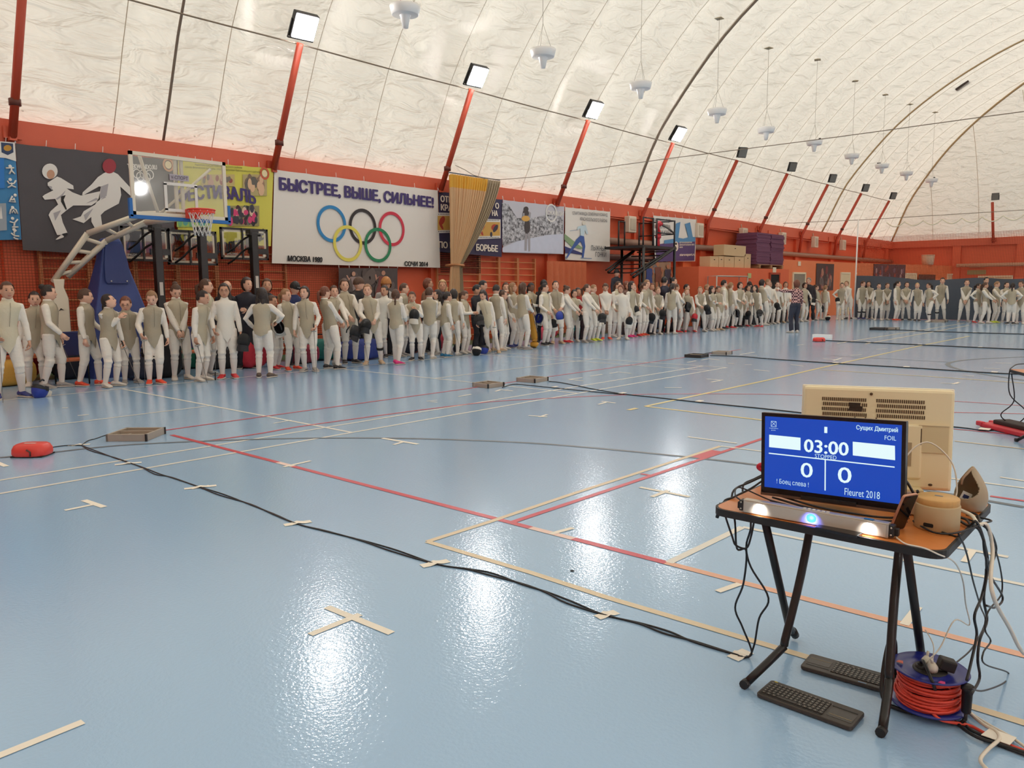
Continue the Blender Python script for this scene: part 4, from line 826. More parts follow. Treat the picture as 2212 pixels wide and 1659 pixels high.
# ---- the line-up: xh yh (crown of head) xf yf (feet) facing pose stance headyaw headpitch top hair haircolour shoes extras ----
LINE = """
12 609 24 860 10 foilr w 5 0 c short brown blue fR
72 630 80 834 5 side n 0 5 t pony dark white mL:w
100 616 118 838 75 foilr s 10 0 t bun dark grey fL
180 624 196 835 65 foill s 20 5 d short brown orange fL,gl:blue,sk
231 635 242 835 45 chest n 30 -22 d braid dark white fL
270 640 284 831 10 side n -15 15 d pony auburn grey fL,gs
326 628 336 829 8 foilr c -15 25 d pony light orange fR
378 614 392 823 15 clasp n 0 30 t bun brown white fR
441 603 449 813 60 maskr n 20 0 c pony brown grey -
434 628 436 822 50 side n 20 5 t short dark white fR
483 613 494 818 5 foilr n -5 0 w long dark red fR:i,gs,mU
564 622 571 816 165 underr n 20 0 t long dark brown mR:w
585 638 598 803 60 side n 0 0 t pony brown red -
616 624 632 802 35 side n 20 0 t pony light orange fL
658 619 669 802 -10 foill n -15 -5 t bob dark grey fL
700 619 718 797 120 reach w 0 0 d pony auburn black mX
719 617 716 789 25 reach n -10 0 t short brown white -
743 603 756 787 20 reach n -8 0 t bob brown black fL
794 614 808 787 5 hold w -10 0 t pony light beige mR:k,kb:0
830 617 824 772 -20 side n -10 0 w pony dark black mR:k
853 625 858 787 150 hold s 30 0 t braid brown pink -
870 612 868 770 70 side n 10 0 d short brown grey -
890 630 899 778 5 drink n -10 8 t pony brown black mL:w
927 621 930 775 170 reach l -20 0 t short brown white -
946 626 942 767 -60 hold n -10 0 t long dark grey -
964 630 963 773 110 foill n 0 0 t pony dark teal fL
979 625 980 771 160 side n 0 0 t bob dark white -
1001 628 1004 764 60 phone n 0 20 t pony brown white mL:k
1043 627 1057 762 -15 side x -15 25 c bob dark beige fL
1071 615 1075 759 150 side n 10 15 d short dark beige -
1086 628 1088 757 70 foill n 0 0 t pony brown white -
1106 611 1110 751 60 cross n 15 -5 t long light blue -
1128 611 1130 755 130 hold n 0 0 t long brown grey mF:b
1146 611 1146 746 30 cross n 10 10 t pony black white -
1175 612 1178 746 60 maskl n 15 0 c pony dark black mL:w
1200 607 1203 743 12 hold n 5 -10 d pony dark beige mF:b
1223 618 1226 741 70 reach n 10 15 w bun brown red -
1240 626 1241 740 15 underl n 20 0 c bob dark white mU
1267 614 1268 740 60 reach n 20 -5 w pony brown grey mL:k
1281 615 1286 737 50 side n 10 10 d short light yellow -
1308 612 1310 734 5 clasp n -5 25 w pony brown orange fR
1334 608 1330 728 45 hold n 10 0 c pony brown white -
1342 616 1346 734 -5 maskl n -20 5 w bob auburn white mL:w
1363 608 1362 729 60 side n 10 0 t long dark pink -
1369 614 1374 729 20 hold n -15 5 d pony light red mR:w
1392 610 1390 727 60 maskl n 10 0 t pony brown orange mL:k
1397 605 1400 725 40 side n 10 0 d bob light black -
1421 620 1420 722 20 hold n 10 0 d short light white mF:k
1452 612 1450 722 170 side n -10 0 t pony dark white -
1460 613 1466 719 110 underr l -10 0 w bun brown red mR:k
1482 614 1480 717 60 side n 10 0 t short dark grey -
1483 623 1490 718 15 maskl w 0 0 d short light red mL:r
1512 619 1512 717 25 hold w -30 0 d pony light white mL:k
1527 614 1528 714 50 side n 10 0 d short light grey -
1537 618 1538 715 60 cross n 10 0 t long dark white -
1551 618 1554 714 40 maskr n 0 10 t pony brown beige -
1563 605 1564 711 100 side n 10 0 c short dark black -
1578 610 1577 710 140 side n -10 0 t pony light red mR:k
1598 610 1594 707 40 hold n 10 0 t bob dark black -
1604 623 1603 707 15 maskl l -5 5 d bun dark red mL:k
1616 616 1616 706 30 hold n 10 0 t bob dark grey -
1630 616 1637 707 -30 maskl l -20 0 d long dark red mL:k
1645 604 1649 703 130 reach n 0 0 t bob dark white -
1658 603 1656 701 60 side n 10 0 w short light grey -
1663 608 1664 701 20 reach n -10 0 w long dark white mF:k
1679 608 1674 700 20 side n 0 0 w pony dark white -
1685 613 1687 698 15 side n -5 0 d pony blond beige -
1697 609 1697 697 20 hold n 0 0 w bob brown white -
1738 611 1736 695 50 underl n 0 0 t bob dark white mL:w
1759 616 1766 692 60 maskl l 20 0 t bun brown white mL:k
1783 616 1780 692 150 side s -10 0 t pony light white -
1819 611 1814 691 5 hipr n 0 -5 d bun dark white mR:w
1829 607 1832 690 -20 clasp n -10 0 w short light black -
"""
FAR = """
1864 607 1859 690 25 side n 30 10 d short brown blue kb:2
1877 607.5 1878 690 5 clasp n 0 0 d long dark white -
1899 612 1897 692 10 side n 5 0 d pony dark white -
1917 611 1912 692 15 clasp c 10 5 d pony brown white -
1939 607 1935 693 60 foill n 15 0 t pony dark orange -
1959 609 1953 693 15 clasp l 0 0 t bob dark black -
1982 611 1981 694 5 side c -5 5 d pony blond black -
2008 611 2006 696 -40 hipl s -20 0 t pony dark white kb:0
2036 600 2028 693 5 side l 0 0 d pony dark grey kb:1
2089 604 2081 696 5 clasp w 0 0 d short brown grey -
2113 612 2108 698 60 hipr x 10 0 d pony dark red -
2128 610 2127 699 70 reach s 20 0 d pony brown white -
2153 608 2148 698 60 reach n 10 15 t short light yellow -
2175 609 2172 697 20 hipl n 10 0 t pony dark grey -
2188 611 2182 700.5 175 hips n 0 0 t pony dark black -
2207 607 2203 700 -20 cross n -10 5 d pony brown white -
"""
CROWD = """
488 606 490 795 15 side n 0 0 jacket:24,26,34 pants:30,30,36 bald grey black|bald man in black behind the long haired white jacket
531 600 533 795 20 cross n 15 0 jacket:28,26,38 pants:30,28,36 bob dark black|woman in black top with dark bob, beside the third black hoop post
575 603 576 793 5 clasp n 0 -5 jacket:36,34,36 pants:30,30,32 bob brown black|woman in dark blouse with brown bob below the left end of the motto banner
634 608 634 790 40 hold n 0 25 jacket:36,46,92 pants:30,30,40 cap black black|person in navy jacket and dark cap looking down under the motto banner
772 600 772 776 60 side n 20 0 jacket:30,28,30 pants:28,28,32 hat brown black|person in black coat with brown hood below the wrestlers poster
768 626 768 772 70 side n 10 5 jacket:170,44,60 pants:40,40,60 long dark black|person with long dark hair and red jacket below the wrestlers poster
833 601 833 770 10 side n 0 0 jacket:170,166,164 pants:50,48,52 fur fur black|person in fluffy orange fur hat and grey jacket
922 602 922 766 70 side n 10 0 jacket:130,92,72 pants:50,44,44 bob auburn black|person in brown top with auburn bob, left of the tan curtain
955 605 955 766 10 side n -10 0 jacket:60,56,66 pants:40,40,46 long blond black|blond person in dark top directly beside the tan curtain
1028 615 1030 762 60 phone n 20 15 jacket:40,40,48 pants:30,30,36 short black black|man in dark suit right of the tan curtain
1041 606 1042 756 60 side n 10 10 jacket:40,52,110 pants:36,36,48 short black black|man in blue top behind the man in the dark suit
1092 611 1092 748 10 face n 0 0 jacket:70,60,60 pants:50,44,44 bob brown black|person raising a hand to the face by the wall bars
1174 605 1172 741 10 side n 0 0 jacket:40,38,40 pants:36,34,38 hat black black|person in black hat behind a dark haired fencer
1248 622 1250 735 30 side n 0 0 jacket:170,40,40 pants:60,40,44 bob dark black|person in red jacket right of the white ski banner
1338 576 1338 727 40 side n 10 0 jacket:44,46,58 pants:36,36,44 cap black black|man in dark shirt and cap standing raised beside the platform steps
1352 608 1352 726 60 side n 0 0 jacket:120,90,80 pants:60,50,50 bob auburn black|person in brown jacket below the black platform
1408 612 1408 722 20 clasp n 0 0 jacket:214,170,160 pants:60,56,66 long auburn black|girl in pale pink jacket under the black platform
1384 610 1384 720 60 side n 0 0 jacket:140,40,44 pants:50,46,50 bob dark black|person in dark red jacket under the platform edge
1435 598 1436 722 150 side n 0 0 jacket:34,32,48 pants:30,30,40 short black black|man in navy jacket in front of the players poster
1454 600 1455 718 60 side n 10 0 jacket:180,80,60 pants:50,46,50 bun black black|woman with dark bun right of the players poster
1619 608 1620 703 20 side n 0 10 jacket:50,44,48 pants:40,38,42 cap dark black|person in dark cap behind the line, before the black nets
1747 600 1750 692 -10 side n -20 0 jacket:46,40,44 pants:40,40,46 short grey black|grey haired man in dark jacket beside the grey door
2131 599 2131 694 20 side n 10 0 jacket:50,44,48 pants:40,40,46 short black black|dark haired man standing behind the right hand group
"""
ALL = []
def parse(block, row):
    for ln in block.strip().split('\n'):
        lab = None
        if '|' in ln: ln, lab = ln.split('|')
        q = ln.split(); sp = dict(row=row, xh=float(q[0]), yh=float(q[1]), xf=float(q[2]), yf=float(q[3]), ang=float(q[4]), pose=q[5], st=q[6], hy=float(q[7]), hp=float(q[8]), seed=len(ALL) * 13 + 5, label=lab)
        if row == 'crowd':
            sp.update(cloth='plain', jc=tuple(int(v) for v in q[9].split(':')[1].split(',')), pc=tuple(int(v) for v in q[10].split(':')[1].split(',')), hair=q[11], hc=q[12], shoe=q[13], items=[])
        else:
            sp.update(cloth='fencer', vest=q[9], hair=q[10], hc=q[11], shoe=q[12], items=[] if q[13] == '-' else q[13].split(','))
        for it in sp['items']:
            if it.startswith('kb'): sp['kb'] = int(it[3:])
            if it == 'gs': sp['gl'] = True
            if it == 'sk': sp['skin'] = 0
            if it[0] == 'f' or it[0] == 'm': sp['grip'] = True
        ALL.append(sp)
parse(LINE, 'wall'); parse(FAR, 'far'); parse(CROWD, 'crowd')
ALL.append(dict(row='ref', xh=1722, yh=605, xf=1716, yf=719, ang=-150, pose='point', st='n', hy=0, hp=0, seed=999, cloth='plain', jc=(0, 0, 0), pc=(44, 46, 60), hair='bob', hc='auburn', shoe='white', items=[], label='person in red checked shirt and dark jeans pointing, facing the line'))
def check_mat():
    m = bpy.data.materials.new('checked_cloth'); m.use_nodes = True; nt = m.node_tree; b = nt.nodes['Principled BSDF']; b.inputs['Roughness'].default_value = .8
    tc = nt.nodes.new('ShaderNodeTexCoord'); ck = nt.nodes.new('ShaderNodeTexChecker'); ck.inputs['Scale'].default_value = 18; ck.inputs['Color1'].default_value = (*lin((214, 168, 160)), 1); ck.inputs['Color2'].default_value = (*lin((70, 34, 44)), 1)
    nt.links.new(tc.outputs['Object'], ck.inputs['Vector']); nt.links.new(ck.outputs[0], b.inputs['Base Color']); return m
order = {}
for row in ('wall', 'far'):
    for i, sp in enumerate(sorted([s for s in ALL if s['row'] == row], key=lambda s: s['xh'])): order[id(sp)] = i
HN = {'pony': 'ponytail', 'long': 'long hair', 'bun': 'hair bun', 'bob': 'loose hair', 'short': 'short hair', 'braid': 'braid'}
HCN = {'dark': 'dark', 'brown': 'brown', 'light': 'light', 'auburn': 'auburn', 'blond': 'blond', 'black': 'black'}
jobs = []; built = []
FG = np.array([gp(sp['xf'], sp['yf'])[:2] for sp in ALL]); F0 = FG.copy()
for it in range(120):      # keep bodies from standing inside one another
    for i in range(len(ALL)):
        for j in range(i):
            d = np.linalg.norm(FG[i] - FG[j])
            if d < .47:
                a, b = (i, j) if np.linalg.norm(FG[i]) > np.linalg.norm(FG[j]) else (j, i)
                if np.linalg.norm(FG[a]) < 1.07 * np.linalg.norm(F0[a]) and FG[a][0] * 1.004 > -15.9: FG[a] *= 1.0025
                FG[b] *= .9995
for sp, g2 in zip(ALL, FG):
    f = np.array([g2[0], g2[1], 0.0]); v = f[:2] / np.linalg.norm(f[:2]); rt = np.array([v[1], -v[0]])
    depth = np.dot(f - CAMP, -RW[:, 2]); top = CAMP + ray(sp['xh'], sp['yh']) * depth; h = top[2] if sp['row'] != 'crowd' else max(1.3, top[2])
    if sp['label'] and 'steps' in sp['label']: f = np.array((-15.6, 23.15, .62)); v = f[:2] / np.linalg.norm(f[:2]); rt = np.array([v[1], -v[0]]); h = 1.62; top = f + (0, 0, h)
    off = np.dot(top[:2] - f[:2], rt); a = math.radians(sp['ang']); fw = -v * math.cos(a) + rt * math.sin(a); rz = math.atan2(fw[0], -fw[1])
    off = max(-.12, min(.12, off)); wl_ = rt * off; cz, sz = math.cos(-rz), math.sin(-rz); ll = (wl_[0] * cz - wl_[1] * sz, wl_[0] * sz + wl_[1] * cz)
    lean = np.array([ll[0] / h, ll[1] / h - .004]); near = sp['xf'] < 900 and sp['row'] == 'wall'
    g = person(sp, f, rz, h, lean, near); vox = .0125 if near else .017 if sp['xf'] < 1400 else .021
    jobs += [(g['body'], vox * .95, 2), (g['jac'], vox * 1.15, 3), (g['bre'], vox * 1.15, 3)]; built.append((sp, g, f, rz, h, depth))
res = remesh_all(jobs)
nmask = nfoil = 0
for k, (sp, g, f, rz, h, depth) in enumerate(built):
    bm_, jm, pm = res[3 * k:3 * k + 3]; rr = random.Random(sp['seed'])
    hb = MB(); hb.v, hb.f, hb.m, hb.n, hb.sm = g['hm'].v, g['hm'].f, [-1] * len(g['hm'].m), g['hm'].n, g['hm'].sm
    hb.add(g['face'].v, g['face'].f, 0, True); hb.m[len(g['hm'].m):] = list(g['face'].m)
    me = add_mb(bm_, hb, 1)
    skin = SKIN[2] if sp['xh'] == 1146 else SKIN[sp.get('skin', rr.choice((0, 0, 1)))]
    for m in (skin, EYEM, col(HAIRC[sp['hc']], .6) if sp['hc'] not in ('fur',) else col((90, 60, 40), .6), LIPM): me.materials.append(m)
    o = link('person', me); o.location = (f[0], f[1], f[2]); o.rotation_euler = (0, 0, rz)
    if sp['row'] in ('wall', 'far'):
        s1 = '%s vest' % VNAME[sp['vest']] if sp['vest'] != 'w' else 'plain white jacket'
        sp['label'] = 'person in %s, %s %s, %s shoes, %s from left %s' % (s1, HCN[sp['hc']], HN[sp['hair']], sp['shoe'], ordw(order[id(sp)]), 'in wall line' if sp['row'] == 'wall' else 'before dark curtain')
    tag(o, sp['label'], 'person', {'wall': 'fencers lined up along the wall', 'far': 'fencers lined up before the dark curtain', 'crowd': 'spectators behind the line'}.get(sp['row']))
    fenc = sp['cloth'] == 'fencer'
    obj('jacket' if sp['row'] != 'ref' else 'checked_shirt', jm, WH if fenc else (check_mat() if sp['row'] == 'ref' else col(sp['jc'], .75, bump=.4, bscale=10)), o)
    obj('breeches' if fenc else 'trousers', pm, WH if fenc else col(sp['pc'], .75), o)
    for nm, b, mt in g['parts']: obj(nm, b, mt, o)
    R3 = np.array(Matrix.Rotation(rz, 3, 'Z')); W3 = lambda p: R3 @ np.array(p) + np.array([f[0], f[1], 0])
    who = 'person %s from left %s' % (ordw(order[id(sp)]), 'in wall line' if sp['row'] == 'wall' else 'before curtain') if fenc else ''
    for it in sp['items']:
        if it.startswith('gl'):
            c = it.split(':')[1]; gb = MB(); El, Wr, fd = g['arms'][0]; hand_mb(gb, Wr * h, fd, np.array([-1.0, 0, 0]), 1, h * 1.12, .38); obj('glove', gb, col({'blue': (48, 52, 120)}[c], .7), o)
        elif it[0] == 'm' and it[1] in 'LRUFX':
            kind = it.split(':')[1] if ':' in it else 'k'; hp = g['hands'][0] if it[1] in 'LU' else g['hands'][1]
            if it[1] in 'FX': hp = (g['hands'][0] + g['hands'][1]) / 2 + np.array([0, -.10, -.05]) * h
            p = hp + (np.array([0, -.02, -.155]) if it[1] in 'LR' and sp['pose'] not in ('underl', 'underr', 'hipr', 'hold') else np.array([(.05 if it[1] in 'LU' else -.05) if it[1] != 'F' else 0, -.06, -.06]))
            mask_at(kind, W3(p), (rr.uniform(-.5, .3), rr.uniform(-.4, .4), rz + rr.uniform(-.8, .8)), '%s fencing mask held by the %s' % ({'k': 'black', 'w': 'black and white', 'b': 'blue', 'r': 'red'}[kind], who))
        elif it[0] == 'f':
            hp = g['hands'][0] if it[1] == 'L' else g['hands'][1]; tip = hp + np.array([(.06 if it[1] == 'L' else -.06), -.22, 0]) * 1.0; tip[2] = .0
            foil_at(W3(hp), W3(tip), 'thin steel foil held by the %s' % who, inv=it.endswith(':i'))
# loose masks on the floor
for kind, x, y, lab in (('b', 88, 858, 'blue fencing mask with white trim lying on the floor beside blue shoes'), ('k', 990, 760, 'black fencing mask lying on the floor near the teal shoes'), ('w', 1030, 768, 'white and black fencing mask standing on the floor, left of a blue mask'), ('b', 1046, 764, 'blue fencing mask on the floor, right of a white mask'), ('r', 1437, 718, 'black and red fencing mask on the floor before the players poster'), ('w', 1788, 692, 'white fencing mask on the floor near the orange room')):
    p = gp(x, y); mask_at('w' if kind == 'w' else kind, (p[0], p[1], .118 if kind != 'w' else .13), (1.3, .2, .9), lab)
# ---------------- wall equipment ----------------
WOOD = M('bar_wood', (206, 132, 84), .5, var=.08, vscale=5)
def wall_bars(y0, wdt, label):
    t = thing('wall_bars', label, 'wall bars', (XL + .10, y0, 0), 0, 'wooden climbing bars on the red wall')
    for s in (0, wdt): obj('upright', MB().box((.05, s, 1.3), (.12, .05, 2.55)), WOOD, t)
    for i in range(12): obj('rung', MB().tube([(.09, 0, .18 + i * .205), (.09, wdt, .18 + i * .205)], .020, 6), WOOD, t)
nn = 0
for y0 in (5.25, 6.15, 7.05, 7.95, 8.85, 9.75): wall_bars(y0, .86, 'wooden wall bars section behind the basketball stands, %s from the left' % ORD[nn]); nn += 1
nn = 0
for y0 in (15.65, 16.55, 17.45, 18.35, 19.25): wall_bars(y0, .86, 'wooden wall bars section around the tan curtain, %s from the left' % ORD[nn]); nn += 1
def net_mat(name, cell, th, c, ax=(1, 2)):
    m = bpy.data.materials.new(name); m.use_nodes = True; nt = m.node_tree; nt.nodes.clear(); L = nt.links.new
    out = nt.nodes.new('ShaderNodeOutputMaterial'); mix = nt.nodes.new('ShaderNodeMixShader'); tr = nt.nodes.new('ShaderNodeBsdfTransparent'); d = nt.nodes.new('ShaderNodeBsdfDiffuse'); d.inputs[0].default_value = (*lin(c), 1)
    tc = nt.nodes.new('ShaderNodeTexCoord'); sp = nt.nodes.new('ShaderNodeSeparateXYZ'); L(tc.outputs['Object'], sp.inputs[0]); o = []
    for a in ax:
        q = nt.nodes.new('ShaderNodeMath'); q.operation = 'DIVIDE'; q.inputs[1].default_value = cell; L(sp.outputs[a], q.inputs[0])
        fr = nt.nodes.new('ShaderNodeMath'); fr.operation = 'FRACT'; L(q.outputs[0], fr.inputs[0])
        lt = nt.nodes.new('ShaderNodeMath'); lt.operation = 'LESS_THAN'; lt.inputs[1].default_value = th; L(fr.outputs[0], lt.inputs[0]); o.append(lt)
    mx = nt.nodes.new('ShaderNodeMath'); mx.operation = 'MAXIMUM'; L(o[0].outputs[0], mx.inputs[0]); L(o[1].outputs[0], mx.inputs[1])
    L(mx.outputs[0], mix.inputs[0]); L(tr.outputs[0], mix.inputs[1]); L(d.outputs[0], mix.inputs[2]); L(mix.outputs[0], out.inputs[0]); return m
def sheet(P, Z, n, wav=.03):
    """vertical hanging sheet along ground points P, z range Z"""
    P = smooth_path([(a, b, 0) for a, b in P], n); V = []; k = 8
    for j in range(k + 1):
        for i, p in enumerate(P): V.append((p[0] + wav * math.sin(i * 1.9 + j * .3), p[1] + wav * math.cos(i * 1.3), Z[0](i / (len(P) - 1)) * (1 - j / k) + Z[1] * j / k))
    m = len(P); b = MB(); b.add(V, [(j * m + i, j * m + i + 1, (j + 1) * m + i + 1, (j + 1) * m + i) for j in range(k) for i in range(m - 1)], 0, True); return b
tag(obj('safety_net', sheet([(-16.735, 3.6), (-16.735, 8), (-16.735, 12.5)], (lambda u: 2.66 if u < .75 else 2.35, .05), 10, .006), net_mat('net_brown', .055, .15, (116, 64, 48))), 'brown safety net hanging before the wall bars at the left', 'net')
tag(obj('safety_net', sheet([(-16.735, 15.7), (-16.735, 17.4)], (lambda u: 2.7, 2.05), 10, .006), net_mat('net_black', .055, .3, (40, 32, 32))), 'short black net bundle below the navy wrestling banner', 'net')
# tan stage curtain tied in the middle
def curtain(y0, y1, yt0, yt1, yb0, yb1, name, mat, parent, fold, x0=-16.05):
    n, k = 80, 40; V = []; zt, ztie = 4.78, 2.25
    for j in range(k + 1):
        z = zt * (1 - j / k) + .02 * j / k
        if z > ztie: u = (zt - z) / (zt - ztie); e = u ** 1.35; a, b = y0 + (yt0 - y0) * e, y1 + (yt1 - y1) * e; amp = .13 * (1 - .55 * e)
        else: u = (ztie - z) / ztie; e = u ** .7; a, b = yt0 + (yb0 - yt0) * e, yt1 + (yb1 - yt1) * e; amp = .06 + .07 * e
        for i in range(n + 1):
            t = i / n; V.append((x0 + amp * math.sin(t * fold * 2 * PI + .6 * math.sin(t * 9)), a + (b - a) * t, z))
    b = MB(); b.add(V, [(j * (n + 1) + i, (j + 1) * (n + 1) + i, (j + 1) * (n + 1) + i + 1, j * (n + 1) + i + 1) for j in range(k) for i in range(n)], 0, True)
    for q in range(len(b.m)): b.m[q] = 1 if q < n * 3 and name == 'curtain_panel' else 0
    return obj(name, b, mat, parent)
ct = thing('stage_curtain', 'tan pleated curtain with yellow top band gathered by a tie', 'curtain', (0, 0, 0))
TAN = M('curtain_tan', (216, 176, 132), .7); TANB = M('curtain_band', (226, 170, 60), .6); NETG = M('curtain_net', (176, 158, 130), .8, bump=.8, bscale=50)
curtain(15.5, 17.0, 15.5, 15.78, 15.35, 15.75, 'curtain_panel', [TAN, TANB], ct, 15)
curtain(17.0, 17.6, 15.72, 15.95, 15.7, 16.0, 'curtain_net', NETG, ct, 6, -16.1)
obj('curtain_tie', MB().tube([(-16.25, 15.47, 2.25), (-15.9, 15.5, 2.27), (-15.86, 15.8, 2.25), (-16.2, 16.0, 2.22)], .035, 8), col((176, 120, 76), .7), ct)
obj('curtain_rail', MB().tube([(-16.05, 15.45, 4.83), (-16.1, 17.62, 4.83)], .018, 6), GRY, ct)
# ---- white basketball goal ----
GW = M('goal_white', (226, 216, 196), .45); GB = M('goal_pad_blue', (44, 62, 124), .55, bump=.2, bscale=6); PADB = M('board_pad_blue', (30, 104, 176), .5); RIMM = M('rim_orange', (222, 62, 44), .4)
def glass_mat():
    m = bpy.data.materials.new('board_glass'); m.use_nodes = True; nt = m.node_tree; nt.nodes.clear(); o = nt.nodes.new('ShaderNodeOutputMaterial'); mx = nt.nodes.new('ShaderNodeMixShader'); mx.inputs[0].default_value = .09
    t = nt.nodes.new('ShaderNodeBsdfTransparent'); t.inputs[0].default_value = (.93, .93, .92, 1); g = nt.nodes.new('ShaderNodeBsdfGlossy'); g.inputs['Roughness'].default_value = .04; g.inputs[0].default_value = (.95, .95, .95, 1)
    nt.links.new(t.outputs[0], mx.inputs[1]); nt.links.new(g.outputs[0], mx.inputs[2]); nt.links.new(mx.outputs[0], o.inputs[0]); return m
GLASS = glass_mat()
bg_ = thing('basketball_goal', 'white basketball goal with glass backboard and blue padded stand', 'basketball goal', (-15.4, 5.95, 0))
o3 = np.array((-15.4, 5.95, 0)); bx = -13.45
def L3(x, y, z): return np.array((x, y, z)) - o3
fr = MB(); yc, zc, bw, bh = 6.48, 3.36, 1.70, 1.04
for a, b_, c, d in ((0, .5, bw, .06), (0, -.5, bw, .06)): fr.box(L3(bx, yc, zc + b_ * (bh - .06)), (.04, bw, .06))
for s in (-1, 1): fr.box(L3(bx, yc + s * (bw / 2 - .03), zc), (.04, .06, bh))
for z in (.30, -.15): pass
obj('board_frame', fr, GW, bg_)
tq = MB()
for s in (-1, 1): tq.box(L3(bx + .012, yc + s * .27, zc - .18), (.012, .05, .45))
for z in (zc + .045, zc - .40): tq.box(L3(bx + .012, yc, z), (.012, .59, .05))
obj('target_square', tq, PW, bg_)
obj('board_glass', MB().box(L3(bx, yc, zc), (.012, bw - .1, bh - .1)), GLASS, bg_)
br = MB()
for s in (-.055, .055): br.box(L3(bx - .05, yc + s, zc), (.05, .05, bh))
br.tube([L3(bx - .12, yc - .62, zc + .48), L3(bx - .3, yc - .25, zc - .55)], .03, 6); br.tube([L3(bx - .12, yc - .35, zc - .48), L3(bx - .06, yc + .6, zc + .38)], .025, 6)
obj('board_brace', br, GW, bg_)
pd = MB(); pd.box(L3(bx, yc, zc - bh / 2 - .03), (.07, bw + .08, .06))
for s in (-1, 1): pd.box(L3(bx, yc + s * (bw / 2 + .02), zc - bh / 2 + .12), (.07, .05, .30))
obj('board_pad', pd, PADB, bg_)
cx, cy, cz = bx + .38, yc + .16, zc - .40
rb = MB(); rb.tube([L3(cx + .225 * math.cos(a), cy + .225 * math.sin(a), cz) for a in np.linspace(0, 2 * PI, 33)], .014, 8, caps=False); rb.box(L3(bx + .07, cy, cz - .05), (.10, .22, .16)); rb.lathe([(.226, -.06), (.226, .0)], tuple(L3(cx, cy, cz)), 24)
obj('rim', rb, RIMM, bg_)
nb = MB()
for k in range(12):
    for sg in (1, -1):
        P = []
        for q in range(6):
            u = q / 5; a = 2 * PI * k / 12 + sg * u * 1.1; rr_ = .225 - .10 * u ** .7; P.append(L3(cx + rr_ * math.cos(a), cy + rr_ * math.sin(a), cz - .02 - .42 * u))
        nb.tube(P, .006, 4)
obj('hoop_net', nb, PW, bg_)
obj('brand_plate', MB().box(L3(bx + .02, yc - .02, zc + .16), (.008, .34, .10)), col((176, 166, 176), .5), bg_)
lettering('V-СПОРТ', L3(bx + .026, yc - .02, zc + .16), (0, 1, 0), (0, 0, 1), .30, .06, PB, bg_, lift=.002)
bm = MB()
def bar(a, b, w=.07): bm.tube([L3(*a), L3(*b)], w, 4)
P1 = [(-15.6, 5.05, 1.75), (-15.2, 5.55, 2.62), (-14.4, 6.2, 2.95), (-13.55, 6.48, 2.92)]; P2 = [(-15.6, 5.3, 1.85), (-15.15, 5.85, 2.5), (-14.5, 6.3, 2.82), (-13.6, 6.5, 2.85)]
for P in (P1, P2):
    for a, b_ in zip(P[:-1], P[1:]): bar(a, b_, .055)
for u in (.15, .4, .65, .9): 
    a = np.array(P1[0]) * (1 - u) + np.array(P1[1]) * u; b_ = np.array(P2[0]) * (1 - u) + np.array(P2[1]) * u; bar(a, b_, .035)
for u in (.3, .7):
    a = np.array(P1[1]) * (1 - u) + np.array(P1[2]) * u; b_ = np.array(P2[1]) * (1 - u) + np.array(P2[2]) * u; bar(a, b_, .035)
obj('boom', bm, GW, bg_)
obj('rear_post', MB().prism([(-.10, 0), (.10, 0), (.13, .3), (.13, 1.35), (.07, 1.55), (.09, 1.7), (-.09, 1.7), (-.07, 1.55), (-.13, 1.35), (-.13, .3)], L3(-15.62, 5.16, .1), (.35, .94, 0), (0, 0, 1), (.94, -.35, 0), .16), GW, bg_, bevel=.01)
mk = MB(); mk.prism([(-.04, 1.12), (0, 1.18), (.05, 1.14), (0, 1.15)], L3(-15.46, 5.1, .1), (.35, .94, 0), (0, 0, 1), (.94, -.35, 0), .004); obj('brand_mark', mk, PB, bg_)
cp = MB(); V = []
for z, w, dx in ((.0, .62, .5), (1.2, .46, .36), (2.15, .22, .16), (2.5, .17, .13), (2.56, .13, .10)):
    V += [L3(-15.35 + a * dx, 5.98 + b_ * w, z) for a, b_ in ((-1, -1), (1, -1), (1, 1), (-1, 1))]
cp.add(V, [(i * 4 + j, i * 4 + (j + 1) % 4, (i + 1) * 4 + (j + 1) % 4, (i + 1) * 4 + j) for i in range(4) for j in range(4)] + [(16, 17, 18, 19)]); obj('padded_column', cp, GB, bg_, bevel=.03)
hd = MB()
V = []
for z, w in ((1.72, .20), (1.78, .23), (2.1, .21), (2.45, .15)): V += [L3(-15.05 - .14 * (z - 1.7), 5.98 + b_ * w, z) for b_ in (-1, 1)]
hd.add(V, [(0, 1, 3, 2), (2, 3, 5, 4), (4, 5, 7, 6)]); obj('pad_flap', hd, M('pad_blue_dark', (36, 52, 108), .55), bg_)
for s in (-.14, .14): obj('snap', MB().ell(L3(-15.03, 5.98 + s, 1.76), (.012, .016, .016), 8, 6), GUARD, bg_)
